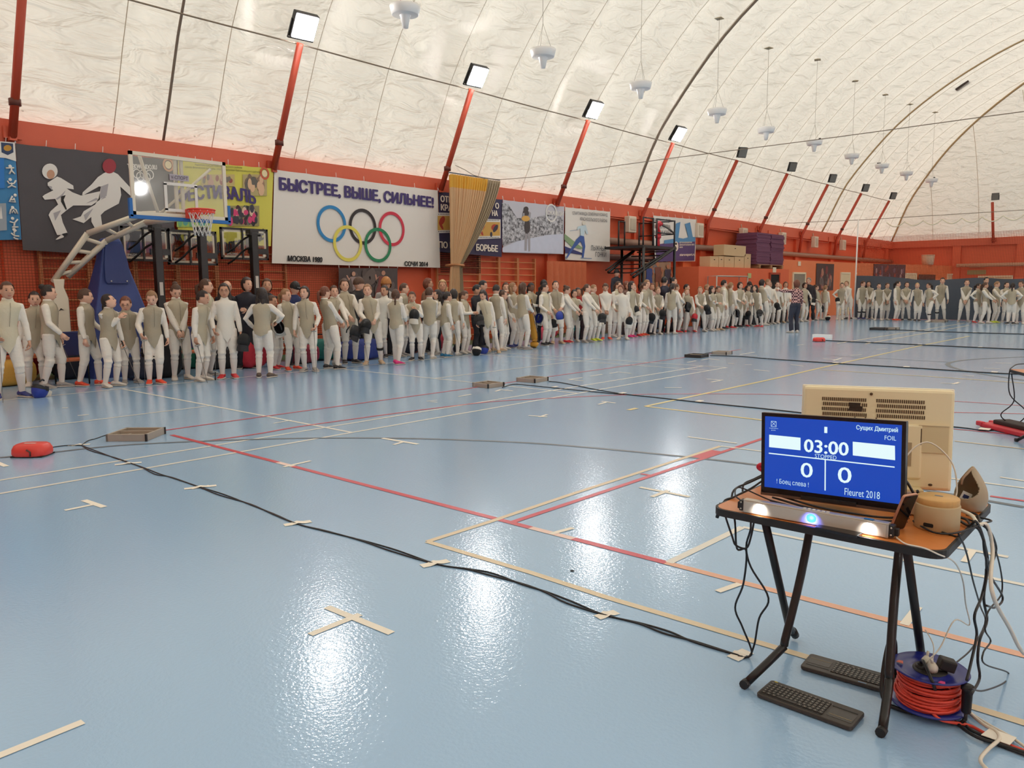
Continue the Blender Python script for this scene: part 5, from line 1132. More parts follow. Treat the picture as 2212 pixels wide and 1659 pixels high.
# ---- three black portable hoops ----
HB = M('hoop_black', (26, 25, 26), .4)
for i, (yp, y0, y1, z0, z1) in enumerate(((6.95, 6.47, 7.44, 2.18, 2.86), (7.88, 7.38, 8.46, 2.12, 2.84), (9.05, 8.55, 9.70, 2.26, 2.95))):
    t = thing('portable_hoop', 'black portable basketball hoop turned to the wall, %s of three' % ('left', 'middle', 'right')[i], 'basketball hoop', (-15.55, yp, 0), 0, 'black portable hoops by the wall')
    yo = yp; xb = -.5
    obj('pole', MB().box((0, 0, 1.5), (.15, .15, 2.65)), HB, t, bevel=.015); obj('base', MB().box((-.15, 0, .13), (.95, .75, .2)), HB, t, bevel=.05)
    obj('head_bracket', MB().box((-.04, 0, 2.82), (.2, .20, .12)).tube([(-.02, -.14, 2.78), (.06, .14, 2.78)], .035, 8), HB, t)
    f = MB(); yc_, zc_, w, hh = (y0 + y1) / 2 - yo, (z0 + z1) / 2, y1 - y0, z1 - z0
    for s in (-1, 1): f.box((xb, yc_, zc_ + s * (hh / 2 - .02)), (.04, w, .045)).box((xb, yc_ + s * (w / 2 - .02), zc_), (.04, .04, hh))
    f.box((xb + .02, yc_ - .06, zc_), (.03, .035, hh)).box((xb + .02, yc_ + .28 * w, zc_ - hh * .22), (.03, w * .42, .12)); obj('board_frame', f, HB, t)
    g = MB()
    for s in (-1, 1): g.box((xb - .01, yc_, zc_ + s * (hh / 2 - .065)), (.015, w - .09, .045)).box((xb - .01, yc_ + s * (w / 2 - .065), zc_), (.015, .045, hh - .09))
    g.box((xb - .01, yc_ - .03, zc_ + .02), (.015, .04, hh * .6)).box((xb - .01, yc_ + .15, zc_ + hh * .3), (.015, .36, .035)).box((xb + .01, yc_ + .40 * w, zc_ - hh * .27), (.02, .06, .17)); obj('board_border', g, GW, t)
    obj('board_glass', MB().box((xb, yc_, zc_), (.008, w - .06, hh - .06)), GLASS, t)
    am = MB()
    for dz in (0, -.24): am.tube(smooth_path([(-.02, -.10, 2.74 + dz), (-.2, -.16, 2.66 + dz), (-.32, -.28, 2.50 + dz), (-.47, -.36, 2.40 + dz)], 4), .022, 6)
    obj('lift_arm', am, HB, t); obj('label_plate', MB().box((.08, 0, 1.62 + .07 * i), (.006, .07, .26)), col((206, 198, 190), .5), t)
    lettering('SPALDING', (xb + .03, yc_ - w * .28, z0 + .12), (0, 1, 0), (0, 0, 1), .26, .045, PW, t, lift=.002)
# ---- black steel platform with stairs ----
pl = thing('metal_platform', 'black steel viewing platform with railings and stairs by the wall', 'platform', (-15.3, 24.6, 0)); op = np.array((-15.3, 24.6, 0))
def T(*pts, r=.035): return MB().tube([np.array(p) - op for p in pts], r, 6)
obj('deck', MB().box(np.array((-15.6, 24.75, 3.03)) - op, (1.65, 2.3, .09)), HB, pl)
for x, y in ((-14.8, 23.65), (-14.8, 25.8), (-16.3, 24.55), (-16.3, 25.8)): obj('leg', T((x, y, 0), (x, y, 3.0), r=.05), HB, pl)
for x, y in ((-14.82, 23.65), (-14.82, 24.3), (-14.82, 24.55), (-14.82, 25.8), (-16.35, 24.4), (-16.35, 24.8), (-16.35, 25.8)): obj('rail_post', T((x, y, 3.0), (x, y, 4.05), r=.03), HB, pl)
for z in (3.55, 4.03): obj('rail', T((-14.82, 24.55, z), (-14.82, 25.8, z), r=.025), HB, pl); obj('rail', T((-14.82, 25.8, z), (-16.35, 25.8, z), r=.025), HB, pl)
obj('rail', T((-14.82, 23.65, 4.03), (-14.82, 24.3, 4.03), r=.025), HB, pl); obj('rail', T((-16.35, 24.4, 4.03), (-16.35, 24.8, 4.03), r=.025), HB, pl)
for x, ya, yb, za, zb in ((-14.8, 23.0, 25.7, 1.95, 3.0), (-16.25, 23.6, 25.3, 2.15, 2.98)): obj('stair_stringer', T((x, ya, za), (x, yb, zb), r=.05), HB, pl); obj('stair_rail', T((x, ya - .15, za + .08), (x, yb + .15, zb + .1), r=.03), HB, pl)
for i in range(6): u = i / 5; obj('stair_tread', MB().box(np.array((-15.5, 23.6 + 1.9 * u, 2.12 + .8 * u)) - op, (1.35, .26, .035)), HB, pl)
ra = thing('red_nozzle', 'red curved pipe with grey nozzle mounted on the black platform', 'nozzle', (-15.0, 24.95, 3.075))
obj('pipe', MB().tube(smooth_path([(0, 0, 0), (0, 0, .3), (0, .08, .42), (0, .02, .56), (0, -.06, .72), (0, .06, .86), (0, .22, .82)], 5), .07, 10), REDM, ra); obj('valve', MB().ell((0, .0, .35), (.11, .12, .09), 12, 8).ell((0, .04, .80), (.11, .13, .09), 12, 8), REDM, ra)
obj('barrel', MB().tube([(0, .2, .83), (.05, .6, .70), (.1, 1.0, .50)], [.05, .045, .03], 10), col((132, 126, 118), .35, .6), ra)
# ---- cartons, mats, heaters, signs ----
CART = M('carton', (206, 176, 136), .8, var=.06, vscale=4)
def carton(y0, y1, z0, z1, x, label, d=.5):
    t = thing('carton', label, 'carton', (x, (y0 + y1) / 2, z0), 0, 'cardboard cartons on the changing room roof'); w, h = y1 - y0, z1 - z0
    obj('box', MB().box((0, 0, h / 2), (d, w, h)), CART, t, bevel=.01); obj('packing_tape', MB().box((0, 0, h - .001), (d * 1.0, .06, .006)), col((190, 160, 110), .4), t)
    obj('flap', MB().box((0, 0, h * .98 + .004), (d + .02, w * .99, .01)), col((216, 190, 150), .8), t); obj('hand_hole', MB().box((d / 2, 0, h * .7), (.006, .11, .035)), DARK, t)
for i, (y0, y1, z0, z1, lab) in enumerate(((30.35, 31.1, 2.45, 2.9, 'flat brown carton at the left end of the roof stack'), (31.15, 31.6, 2.45, 2.93, 'narrow pale carton, second from left in the bottom row'), (31.65, 32.6, 2.45, 2.93, 'square carton, third from left in the bottom row'), (32.65, 33.6, 2.45, 2.95, 'square carton below the top carton, fourth in the bottom row'),
                                         (33.65, 34.3, 2.45, 3.1, 'tall carton, right end of the bottom row beside the purple mats'), (31.6, 33.75, 2.97, 3.44, 'long carton with hand hole lying on top of the roof stack'))): carton(y0, y1, z0, z1, -15.95, lab)
pa = thing('wooden_pallet', 'wooden pallet under the stack of purple mats', 'pallet', (-16.0, 36.05, 2.47)); PW_ = M('pallet_wood', (166, 124, 88), .8)
for i in range(4): obj('board', MB().box((-.45 + i * .3, 0, .16), (.14, 3.0, .03)), PW_, pa)
for s in (-1.3, 0, 1.3): obj('block', MB().box((0, s, .07), (1.1, .16, .14)), PW_, pa)
MATP = M('mat_purple', (112, 66, 92), .85, bump=.8, bscale=30)
mat_me = None
for c in range(2):
    for i in range(20):
        if mat_me is None:
            b = MB(); b.box((0, 0, 0), (1.0, 1.5, .068)); mat_me = b.mesh('foam_mat'); mat_me.materials.append(MATP)
        o = link('foam_mat', mat_me, None, (-16.0 + rng.normal() * .02, 35.2 + c * 1.58 + rng.normal() * .015, 2.47 + .18 + .036 + i * .072))
        tag(o, 'purple foam mat lying flat in the stack, %s column' % ('left' if c == 0 else 'right'), 'mat', 'purple foam mats in the %s column' % ('left' if c == 0 else 'right'))
for i, (y, z) in enumerate(((25.6, 4.0), (31.0, 4.05), (35.4, 4.08), (40.0, 4.1), (44.55, 4.1), (49.1, 4.1))):
    t = thing('wall_heater', 'white box shaped unit high on the red wall, %s from the left' % ORD[i], 'wall unit', (XL + .38, y, z - .3), 0, 'white wall units below the beam'); obj('case', MB().box((0, 0, .3), (.24, .52, .62)), col((222, 206, 186), .5), t, bevel=.03); obj('grille', MB().box((.13, 0, .3), (.02, .36, .42)), col((196, 180, 160), .6), t); obj('wall_arm', MB().tube([(-.1, 0, .62), (-.12, 0, .8)], .02, 6), col((200, 180, 160), .5), t)
def sign(px, py, w, h, a, b, c, label, txt=None, tc=PW):
    P, n = on_face(px, py, a, b); n = -n if n[0] < 0 else n; u = np.cross((0, 0, 1), n); o = thing('wall_sign', label, 'sign', P + n * .02)
    obj('panel', MB().box((0, 0, 0), (w, .02, h), R=np.stack([u, n, [0, 0, 1]], 1)), col(c, .5), o)
    if txt: lettering(txt, n * .012, u, (0, 0, 1), w * .7, h * .5, tc, o, lift=.003)
sign(1618, 595.5, .34, .22, RP[0], RP[1], (180, 190, 130), 'small green exit sign on the red block front'); sign(1672, 583, .34, .24, A1, B1, (226, 214, 190), 'white sign above the dark doorway'); sign(1726, 569.5, .30, .22, R2[0], R2[1], (232, 216, 190), 'white sign above the grey door')
def face_poster(x0, y0, x1, y1, a, b, c, label, pal, seed):
    ce, u, n, w, h = face_panel(x0, y0, x1, y1, a, b); o = thing('wall_poster', label, 'poster', ce + n * .03); R = np.stack([u, n, [0, 0, 1]], 1); obj('sheet', MB().box((0, 0, 0), (w, .02, h), R=R), col(c, .6), o); r = random.Random(seed)
    for ci, cc in enumerate(pal):
        for q in range(5):
            s = .12 * min(w, h) + .02; p = u * r.uniform(-w / 2 + s, w / 2 - s) + np.array([0, 0, r.uniform(-h / 2 + s * 1.3, h / 2 - s * 1.3)]); b_ = MB(); b_.add([p + n * (.013 + ci * .002) + u * s * r.uniform(.6, 1) * math.cos(t) + np.array([0, 0, s * 1.2 * math.sin(t)]) for t in np.arange(10) / 10 * 2 * PI], [list(range(10))]); obj('print_shape', b_, col(cc), o)
face_poster(1763, 569, 1798, 627, R2[0], R2[1], (76, 58, 56), 'tall dark poster of a crowd between the grey and cream doors', [(130, 60, 60), (176, 120, 100), (110, 96, 92)], 3)
face_poster(1887, 570, 1953, 606, R2[1], R2[2], (58, 56, 66), 'wide dark team poster above the dark curtain', [(160, 140, 140), (150, 70, 60), (90, 90, 110)], 4)
face_poster(1984, 593, 2019, 610, R2[1], R2[2], (66, 52, 46), 'small dark notice board above the dark curtain', [(90, 74, 64)], 5)
c = px_y(2108, 588, YF - .2); o = thing('exit_sign', 'pale green exit sign over the double door in the end wall', 'sign', (c[0], YF - .03, c[2])); obj('panel', MB().box((0, 0, 0), (1.1, .04, .3)), col((150, 146, 96), .5), o); obj('upper_panel', MB().box((0, 0, .42), (.9, .04, .22)), col((186, 150, 110), .5), o)
tk_ = thing('white_tank', 'white round tank standing on the changing room roof', 'tank', (-13.6, 56.3, 2.97)); obj('tank_body', MB().lathe([(0, 0), (.34, 0), (.38, .55), (.36, .62), (0, .62)], n=20), col((226, 200, 170), .5), tk_); obj('tank_rim', MB().lathe([(.38, .58), (.42, .6), (.38, .64)], n=20), col((216, 190, 160), .5), tk_)
# goal frame and heaped nets before the red block
gf = thing('goal_frame', 'grey football goal frame standing before the red block', 'goal', (-15.0, 29.6, 0)); GP = col((186, 176, 168), .4, .3)
for y in (0, 2.9): obj('post', MB().tube([(0, y, 0), (0, y, 2.05)], .03, 8), GP, gf)
obj('crossbar', MB().tube([(0, 0, 2.05), (0, 2.9, 2.05)], .03, 8), GP, gf); obj('back_frame', MB().tube([(0, 2.9, 2.05), (-.4, 2.9, 2.05), (-.4, 2.9, 0)], .02, 6).tube([(0, 0, 2.05), (-.4, 0, 2.05), (-.4, 0, 0)], .02, 6), GP, gf)
TARP = M('tarp_black', (30, 25, 26), .8, bump=1, bscale=8, bdist=.1)
def mound(c, r, label, name, mat, cat, seed=0):
    q = random.Random(seed); b = MB(); n, k = 18, 8; V = []
    for j in range(k + 1):
        t = j / k * PI / 2
        for i in range(n): a = 2 * PI * i / n; f = 1 + .14 * math.sin(3 * a + seed) + .08 * q.uniform(-1, 1); V.append((c[0] + r[0] * math.cos(t) * math.cos(a) * f, c[1] + r[1] * math.cos(t) * math.sin(a) * f, c[2] + r[2] * math.sin(t) * (1 + .1 * q.uniform(-1, 1))))
    b.add(V, [(j * n + i, j * n + (i + 1) % n, (j + 1) * n + (i + 1) % n, (j + 1) * n + i) for j in range(k) for i in range(n)], 0, True); return tag(obj(name, b, mat), label, cat)
mound((-14.55, 28.9, 0), (.35, 1.2, 1.45), 'heap of black netting left of the goal frame', 'net_heap', TARP, 'netting', 1); mound((-14.5, 31.6, 0), (.35, 1.4, 1.6), 'heap of black netting in front of the goal frame', 'net_heap', TARP, 'netting', 2); mound((-14.5, 34.4, 0), (.35, 1.1, 1.35), 'heap of black netting right of the goal frame', 'net_heap', TARP, 'netting', 3)
# ---- dividing net and dark curtain at the far end ----
CP = [(-12.95, 40.3), (-8.5, 40.7), (-5.2, 40.1), (0, 39.6), (6, 39.3)]
dc = tag(obj('divider_curtain', sheet(CP, (lambda u: 2.12 - .22 * min(1, u * 6) + .04 * math.sin(u * 26), .01), 10, .03), M('curtain_slate', (84, 90, 100), .8, bump=.5, bscale=3)), 'dark slate curtain hanging low along the far court', 'curtain')
tag(obj('divider_net', sheet([(a, b + .12) for a, b in CP], (lambda u: 3.98, 1.9), 10, .02), net_mat('net_rust', .065, .18, (150, 74, 54), (0, 2))), 'rust coloured dividing net above the dark curtain', 'net')
tag(obj('net_cable', MB().tube([(-16.8, 40.5, 4.92), (-12.6, 40.45, 4.84), (-5, 40.3, 4.82), (6, 39.5, 4.9)], .014, 5), rope), 'thin steel cable carrying the dividing net', 'cable')
Q = []
for i in range(12):
    x = -11.6 + i * .8
    for u in np.arange(8) / 8: Q.append((x + .8 * u, 40.2 - .01 * i, 4.62 - .22 * math.sin(PI * u)))
tag(obj('net_rope', MB().tube(Q, .025, 5), col((238, 228, 200), .7)), 'white rope looped along the top of the dividing net', 'rope')
np_ = thing('net_post', 'slim white pole at the left end of the dark curtain', 'pole', (-12.85, 40.0, 0)); obj('pole', MB().tube([(0, 0, 0), (0, 0, 4.85)], .035, 8), WPL, np_); obj('foot', MB().lathe([(0, 0), (.18, 0), (.16, .04), (.04, .07)], n=14), WPL, np_)
# ---- benches and bags behind the line ----
def bench(x, y, L, c, label):
    t = thing('bench', label, 'bench', (x, y, 0), 0, 'benches behind the line'); obj('seat', MB().box((0, 0, .44), (.34, L, .05)), col(c, .5), t)
    for s in (-1, 1): obj('leg', MB().box((0, s * (L / 2 - .2), .21), (.3, .05, .42)), col((120, 112, 106), .4, .4), t)
bench(-15.3, 9.0, 2.6, (170, 160, 150), 'grey bench behind the fencers below the motto banner'); bench(-15.3, 12.2, 2.4, (170, 160, 150), 'grey bench behind the fencers below the wrestlers poster'); bench(-15.5, 4.6, 1.9, (190, 110, 70), 'brown bench at the left behind the fencers')
for i, y in enumerate((4.85, 6.95)):
    t = thing('stadium_seat', 'dark blue plastic seat behind the line, %s' % ('left of two' if i == 0 else 'right of two'), 'seat', (-14.4, y, 0), 0, 'blue seats behind the line'); BS = col((44, 52, 104), .45)
    obj('seat', MB().box((0, 0, .42), (.42, .44, .04)), col((206, 110, 66), .5), t, bevel=.01); obj('backrest', MB().box((-.2, 0, .68), (.04, .44, .42)), BS, t, bevel=.015); [obj('frame', MB().tube([(.18, q, 0), (.18, q, .4), (-.2, q, .42), (-.2, q, 0)], .014, 6), BLK, t) for q in (-.2, .2)]
def bag(px, py, dx, r, c, label, strap=(30, 28, 30), up=False):
    p = gp(px, py); x, y = p[0], p[1]; sc = (x - dx) / x if dx else 1; x, y = x * sc, y * sc
    t = thing('sports_bag', label, 'bag', (x, y, 0), rng.uniform(-.4, .4), 'bags on the floor behind the line'); b = MB(); n, k = 16, 10; V = []
    for j in range(k + 1):
        t_ = -PI / 2 + PI * j / k; cz_ = math.copysign(abs(math.sin(t_)) ** .6, math.sin(t_)); cr = abs(math.cos(t_)) ** .5
        for i in range(n): a = 2 * PI * i / n; e = .55; V.append((r[0] * cr * math.copysign(abs(math.cos(a)) ** e, math.cos(a)), r[1] * cr * math.copysign(abs(math.sin(a)) ** e, math.sin(a)), r[2] * (1 + cz_)))
    b.add(V, [(j * n + i, j * n + (i + 1) % n, (j + 1) * n + (i + 1) % n, (j + 1) * n + i) for j in range(k) for i in range(n)], 0, True); obj('bag_body', b, col(c, .7, bump=.5, bscale=12), t)
    obj('handle', MB().tube(smooth_path([(r[0] * .4, -r[1] * .45, r[2] * 1.9), (r[0] * .4, -r[1] * .2, r[2] * 2.4), (r[0] * .4, r[1] * .2, r[2] * 2.4), (r[0] * .4, r[1] * .45, r[2] * 1.9)], 4), .014, 6), col(strap, .7), t)
    obj('zipper', MB().tube([(0, -r[1] * .8, r[2] * 1.96), (0, r[1] * .8, r[2] * 1.96)], .012, 5), col((90, 86, 84), .5), t)
for px, py, dx, r, c, lab in ((22, 845, .9, (.25, .4, .22), (200, 150, 60), 'yellow sports bag at the left edge behind the first fencer'), (45, 835, 1.2, (.22, .3, .3), (176, 36, 40), 'red sports bag behind the first two fencers'), (158, 815, .3, (.25, .36, .18), (34, 32, 36), 'low black bag between the third and fourth fencer'), (150, 822, .3, (.2, .24, .26), (28, 30, 44), 'navy backpack standing behind the third fencer'),
    (312, 818, .0, (.25, .35, .2), (34, 38, 58), 'navy sports bag behind the sixth and seventh fencer'), (352, 815, .0, (.22, .34, .38), (36, 33, 34), 'black wheeled suitcase behind the seventh fencer'), (415, 805, .9, (.22, .3, .28), (30, 120, 92), 'green bag behind the fencer with the hair bun'), (470, 802, .5, (.25, .36, .24), (32, 30, 32), 'black bag beside the long haired white jacket'), (522, 797, .5, (.28, .42, .26), (36, 34, 36), 'large black bag right of the long haired white jacket'), (545, 796, .2, (.22, .3, .3), (196, 44, 58), 'red rucksack behind the dark haired fencer seen from behind'),
    (690, 788, 1.0, (.28, .5, .24), (30, 106, 96), 'teal holdall between the smiling fencer and the ponytail fencer'), (780, 782, .5, (.3, .5, .24), (48, 60, 130), 'blue holdall below the wrestlers poster'), (655, 795, 1.0, (.25, .35, .2), (150, 40, 60), 'dark red bag behind the smiling fencer'), (925, 770, 1.4, (.28, .5, .22), (170, 36, 50), 'red and black holdall left of the tan curtain'), (876, 774, 1.2, (.25, .4, .22), (34, 34, 46), 'black bag left of the red holdall'), (1100, 745, 1.0, (.28, .4, .22), (42, 52, 100), 'navy bag behind the blond long haired fencer'),
    (1161, 738, .6, (.2, .24, .2), (212, 70, 90), 'pink bag left of the black shoes'), (1185, 733, .6, (.22, .3, .24), (196, 44, 64), 'crimson bag right of the pink bag'), (1252, 730, .6, (.2, .26, .22), (40, 130, 130), 'teal drawstring bag behind the small fencer'), (1105, 738, .9, (.12, .2, .14), (226, 200, 60), 'small yellow bag behind the dark haired boy'), (1300, 727, 1.5, (.3, .6, .24), (96, 40, 46), 'maroon holdall behind the line below the platform'), (1400, 718, 1.2, (.3, .6, .26), (52, 56, 82), 'grey blue bag below the platform')): bag(px, py, dx, r, c, lab)
fb = thing('weapon_case', 'mustard yellow fencing weapon case standing beside the line', 'case', gp(1150, 752)); obj('case_body', MB().tube(smooth_path([(0, .04, .03), (0, .10, .2), (0, .02, .6), (0, -.08, 1.0), (0, -.10, 1.3)], 5), [.10] * 2 + list(np.linspace(.125, .035, 19)), 12, sq=[(1, .7)] * 21), col((206, 146, 44), .6), fb)
obj('strap', MB().tube(smooth_path([(.06, -.10, 1.3), (.10, -.02, .9), (.12, .08, .4), (.09, .12, .1)], 5), .012, 5), col((60, 44, 34), .6), fb)

tag(obj('hanging_net', sheet([(-16.5 + .12 * (i % 2), 20.35 + i * .16) for i in range(14)], (lambda u: 2.5, .05), 3, .01), M('net_orange', (196, 104, 66), .8, bump=.6, bscale=30)), 'rust orange pleated net hanging below the ski banners', 'net')
tag(obj('step_box', MB().box((-15.6, 23.15, .31), (.7, .7, .62)), col((120, 96, 84), .7)), 'brown box step behind the line beside the platform stairs', 'box')
# ---------------- scoring table in the foreground ----------------
TX, TY, TZ = -0.945, 3.03, 0.72; TW, TD = 0.79, 0.75
LAM = M('laminate_wood', (208, 126, 66), .28, var=.10, vscale=9, stretch=(1, 7, 7)); EDGE = M('edge_black', (34, 31, 30), .5); TUBE = M('tube_black', (36, 33, 32), .35, .2)
def rrect(w, d, r, n=6):
    return [(sx * (w / 2 - r) + r * math.cos(a), sy * (d / 2 - r) + r * math.sin(a)) for sx, sy, a0 in ((1, 1, 0), (-1, 1, PI / 2), (-1, -1, PI), (1, -1, 1.5 * PI)) for a in a0 + np.linspace(0, PI / 2, n)]
tb = thing('folding_table', 'small folding table with wood top, black edge and crossed legs in foreground', 'table', (TX, TY, 0), 0)
obj('tabletop', MB().prism(rrect(TW - .006, TD - .006, .05), (0, 0, TZ - .02), (1, 0, 0), (0, 1, 0), (0, 0, 1), .02), LAM, tb)
eb = MB(); o_, i_ = rrect(TW + .012, TD + .012, .056), rrect(TW - .006, TD - .006, .05); k = len(o_)
eb.add([(*p, TZ - .028) for p in o_] + [(*p, TZ - .001) for p in o_] + [(*p, TZ - .001) for p in i_] + [(*p, TZ - .028) for p in i_], [f for i in range(k) for j in [(i + 1) % k] for f in ((i, j, k + j, k + i), (k + i, k + j, 2 * k + j, 2 * k + i), (3 * k + j, 3 * k + i, i, j), (2 * k + i, 2 * k + j, 3 * k + j, 3 * k + i))]); obj('edge_band', eb, EDGE, tb)
obj('underside', MB().box((0, 0, TZ - .024), (TW - .03, TD - .03, .007)), col((90, 80, 72), .7), tb)
def loc(*p): return np.array(p) - np.array((TX, TY, 0))
for xa, xb in ((-1.235, -1.10), (-.715, -.775)):
    s = 1 if xa < -1 else -1
    obj('leg', MB().tube([loc(xa, 2.86, .70), loc(xa - .005 * s, 3.20, .085), loc(xa - .005 * s, 3.26, .035)], .016, 10), TUBE, tb)
    obj('leg', MB().tube(smooth_path([loc(xb, 3.06, .70), loc(xb - .01 * s, 2.97, .42), loc(xb - .03 * s, 2.88, .17), loc(xb - .035 * s, 2.865, .14), loc((xa * .9 + xb * .1), 2.74, .016)], 4), .016, 10), TUBE, tb)
    obj('foot_cap', MB().tube([loc(xa * .9 + xb * .1, 2.745, .018), loc(xa * .9 + xb * .1, 2.715, .018)], .0178, 10), EDGE, tb); obj('foot_cap', MB().tube([loc(xa - .005 * s, 3.245, .05), loc(xa - .005 * s, 3.275, .018)], .0178, 10), EDGE, tb)
    obj('hinge_bracket', MB().tube([loc(xb + .03 * s, 3.04, .70), loc(xb + .03 * s, 2.98, .63)], .012, 8).box(loc(xb, 3.06, .69), (.05, .06, .02)), TUBE, tb)
obj('under_rail', MB().tube([loc(-1.24, 2.86, .69), loc(-.71, 2.86, .69)], .012, 8).tube([loc(-1.10, 3.06, .69), loc(-.775, 3.06, .69)], .012, 8), TUBE, tb)
# ---- score monitor ----
def rigid(name, label, cat, c, yaw, tilt, roll=0):
    t = thing(name, label, cat, c); R = Matrix.Rotation(yaw, 3, 'Z') @ Matrix.Rotation(-tilt, 3, 'X') @ Matrix.Rotation(-roll, 3, 'Y'); t.rotation_euler = R.to_euler(); return t
mo = rigid('score_monitor', 'black monitor showing a blue fencing score screen on the wooden table', 'monitor', (-.985, 2.875, .922), -.007, .037, .04)
mw, mh = .52, .313; GLB = M('monitor_bezel', (22, 20, 20), .22); MBK = M('monitor_back', (34, 32, 32), .5)
f = MB(); bz, bb = .0135, .022
f.box((0, 0, mh / 2 - bz / 2), (mw, .022, bz)).box((0, 0, -mh / 2 + bb / 2), (mw, .022, bb))
for s in (-1, 1): f.box((s * (mw / 2 - bz / 2), 0, (bb - bz) / 2), (bz, .022, mh - bb - bz))
obj('bezel', f, GLB, mo); obj('back_shell', MB().box((0, .016, 0), (mw - .004, .02, mh - .004)).box((0, .03, -.03), (mw * .6, .03, mh * .6)), MBK, mo, bevel=.004)
obj('chin_strip', MB().box((0, -.004, -mh / 2 - .005), (mw, .02, .010)), col((112, 92, 80), .35, .4), mo)
obj('stand', MB().box((0, .05, -.155), (.20, .14, .012)).box((0, .05, -.1), (.05, .02, .11)), MBK, mo)
SCB = M('screen_blue', (16, 76, 196), .3, emit=.44); SCW = M('screen_white', (225, 248, 250), .3, emit=.56); SCK = M('screen_pale', (200, 232, 245), .3, emit=.52)
SB, SN, SC = SCB.node_tree.nodes['Principled BSDF'], SCW, SCK
SB.inputs['Base Color'].default_value = (.004, .008, .03, 1)
for m_ in (SCW, SCK): m_.node_tree.nodes['Principled BSDF'].inputs['Base Color'].default_value = (.05, .05, .05, 1)
sw, shh = mw - 2 * bz, mh - bz - bb; zc0 = (bb - bz) / 2
scn = obj('screen', MB().box((0, -.006, zc0), (sw, .008, shh)), SCB, mo)
def sc_pt(x, y):
    s = (x - 325) / 990; t = (y - (345 + 90 * s)) / (520 + 30 * s); s = (x - 325) / (1000 - 20 * t); return (s - .5) * sw, zc0 + (.5 - t) * shh
def sc_text(txt, x, y, w, h, mat=SCW, bold=0.0):
    a, b = sc_pt(x, y); lettering(txt, (a, -.0101, b), (1, 0, 0), (0, 0, 1), w / 990 * sw, h / 535 * shh, mat, scn, bold=bold, lift=.0006)
def sc_quad(pts, mat, name='screen_panel', lift=.0106):
    b = MB(); b.add([(sc_pt(*p)[0], -lift, sc_pt(*p)[1]) for p in pts], [list(range(len(pts)))]); return obj(name, b, mat, scn)
sc_quad([(360, 482), (607, 510), (607, 601), (360, 573)], SCW); sc_quad([(990, 545), (1276, 578), (1276, 678), (990, 642)], SCW)
sc_quad([(358, 614), (1272, 722), (1272, 730), (358, 622)], SCW, 'screen_line'); sc_quad([(788, 672), (797, 673), (795, 893), (786, 892)], SCW, 'screen_line')
sc_text('1', 797, 458, 22, 44, SCW); sc_text('Сущих Дмитрий', 1157, 460, 278, 40, SCK, .02); sc_text('FOIL', 1247, 524, 76, 30, SCK); sc_text('03:00', 798, 582, 320, 92, SCW, .03); sc_text('STOPPED', 795, 650, 158, 28, SCK)
sc_text('0', 655, 745, 88, 106, SCW, .012); sc_text('0', 932, 782, 94, 110, SCW, .012); sc_text('! Боец слева !', 546, 840, 248, 42, SCK); sc_text('Fleuret 2018', 1051, 912, 244, 50, SCK)
sc_text('inspiration', 396, 437, 70, 10, SCK); sc_text('point', 394, 451, 34, 10, SCK)
for a, b in (((376, 386), (415, 420)), ((376, 418), (415, 388))): sc_quad([a, (a[0] + 4, a[1]), (b[0], b[1]), (b[0] - 4, b[1])], SCK, 'logo_stroke')
for q in ([(375, 382), (417, 386), (417, 389), (375, 385)], [(375, 421), (417, 425), (417, 428), (375, 424)], [(374, 382), (377, 382), (377, 424), (374, 424)], [(414, 386), (417, 386), (417, 428), (414, 428)]): sc_quad(q, SCK, 'logo_frame')
# ---- cream all-in-one computer seen from behind ----
CRM = M('plastic_cream', (238, 222, 182), .45); CRD = M('plastic_cream_dark', (214, 196, 154), .5); SLOT = M('vent_slot', (84, 60, 36), .8)
ai = rigid('desktop_computer', 'cream all-in-one computer seen from behind, standing behind the score monitor', 'computer', (-.957, 3.31, .941), .366, .10, 0)
aw, ah = .56, .40
obj('back_shell', MB().box((0, .02, 0), (aw, .05, ah)), CRM, ai, bevel=.012); obj('rim', MB().box((0, .052, 0), (aw + .012, .014, ah + .012)), col((236, 228, 208), .4), ai, bevel=.005)
obj('front_glass', MB().box((0, .062, 0), (aw - .02, .006, ah - .02)), GLB, ai)
def vents(x0, x1, skip):
    b = MB(); nx = 23
    for r_ in range(4):
        for i in range(nx):
            x = x0 + (x1 - x0) * (i + .5 * (r_ % 2)) / nx; z = .150 - r_ * .0205
            if skip and skip[0] < x < skip[1] and -.012 < z - .118 < .03: continue
            b.prism([(-.0022, -.007), (.0022, -.007), (.0022, .007), (-.0022, .007)], (x, -.0062, z), (1, 0, 0), (0, 0, 1), (0, -1, 0), .0008)
    return b
obj('vent_grille', vents(-.205, -.035, (-.105, -.055)), SLOT, ai); obj('vent_grille', vents(.0, .178, None), SLOT, ai)
obj('vent_hole', MB().prism([(-.105, .138), (-.06, .138), (-.062, .126), (-.052, .122), (-.055, .102), (-.108, .104), (-.102, .12)], (0, -.006, 0), (1, 0, 0), (0, 0, 1), (0, -1, 0), .002), M('vent_dark', (52, 36, 24), .8), ai)
obj('latch', MB().ell((-.022, -.008, .176), (.006, .004, .006), 8, 6), SLOT, ai)
for x in (-.08, -.04, .0): obj('screw', MB().ell((x, -.006, .078), (.003, .003, .003), 8, 5), SLOT, ai)
obj('lower_cover', MB().box((.02, -.004, -.05), (.30, .018, .22)), CRM, ai, bevel=.008); obj('port_recess', MB().box((.21, -.007, .005), (.105, .006, .11)), CRD, ai); obj('recess_lip', MB().box((.21, -.0105, .06), (.11, .006, .004)), CRM, ai)
obj('port_panel', MB().box((.105, -.014, -.06), (.055, .004, .095)), M('port_metal', (176, 160, 126), .4, .3), ai)
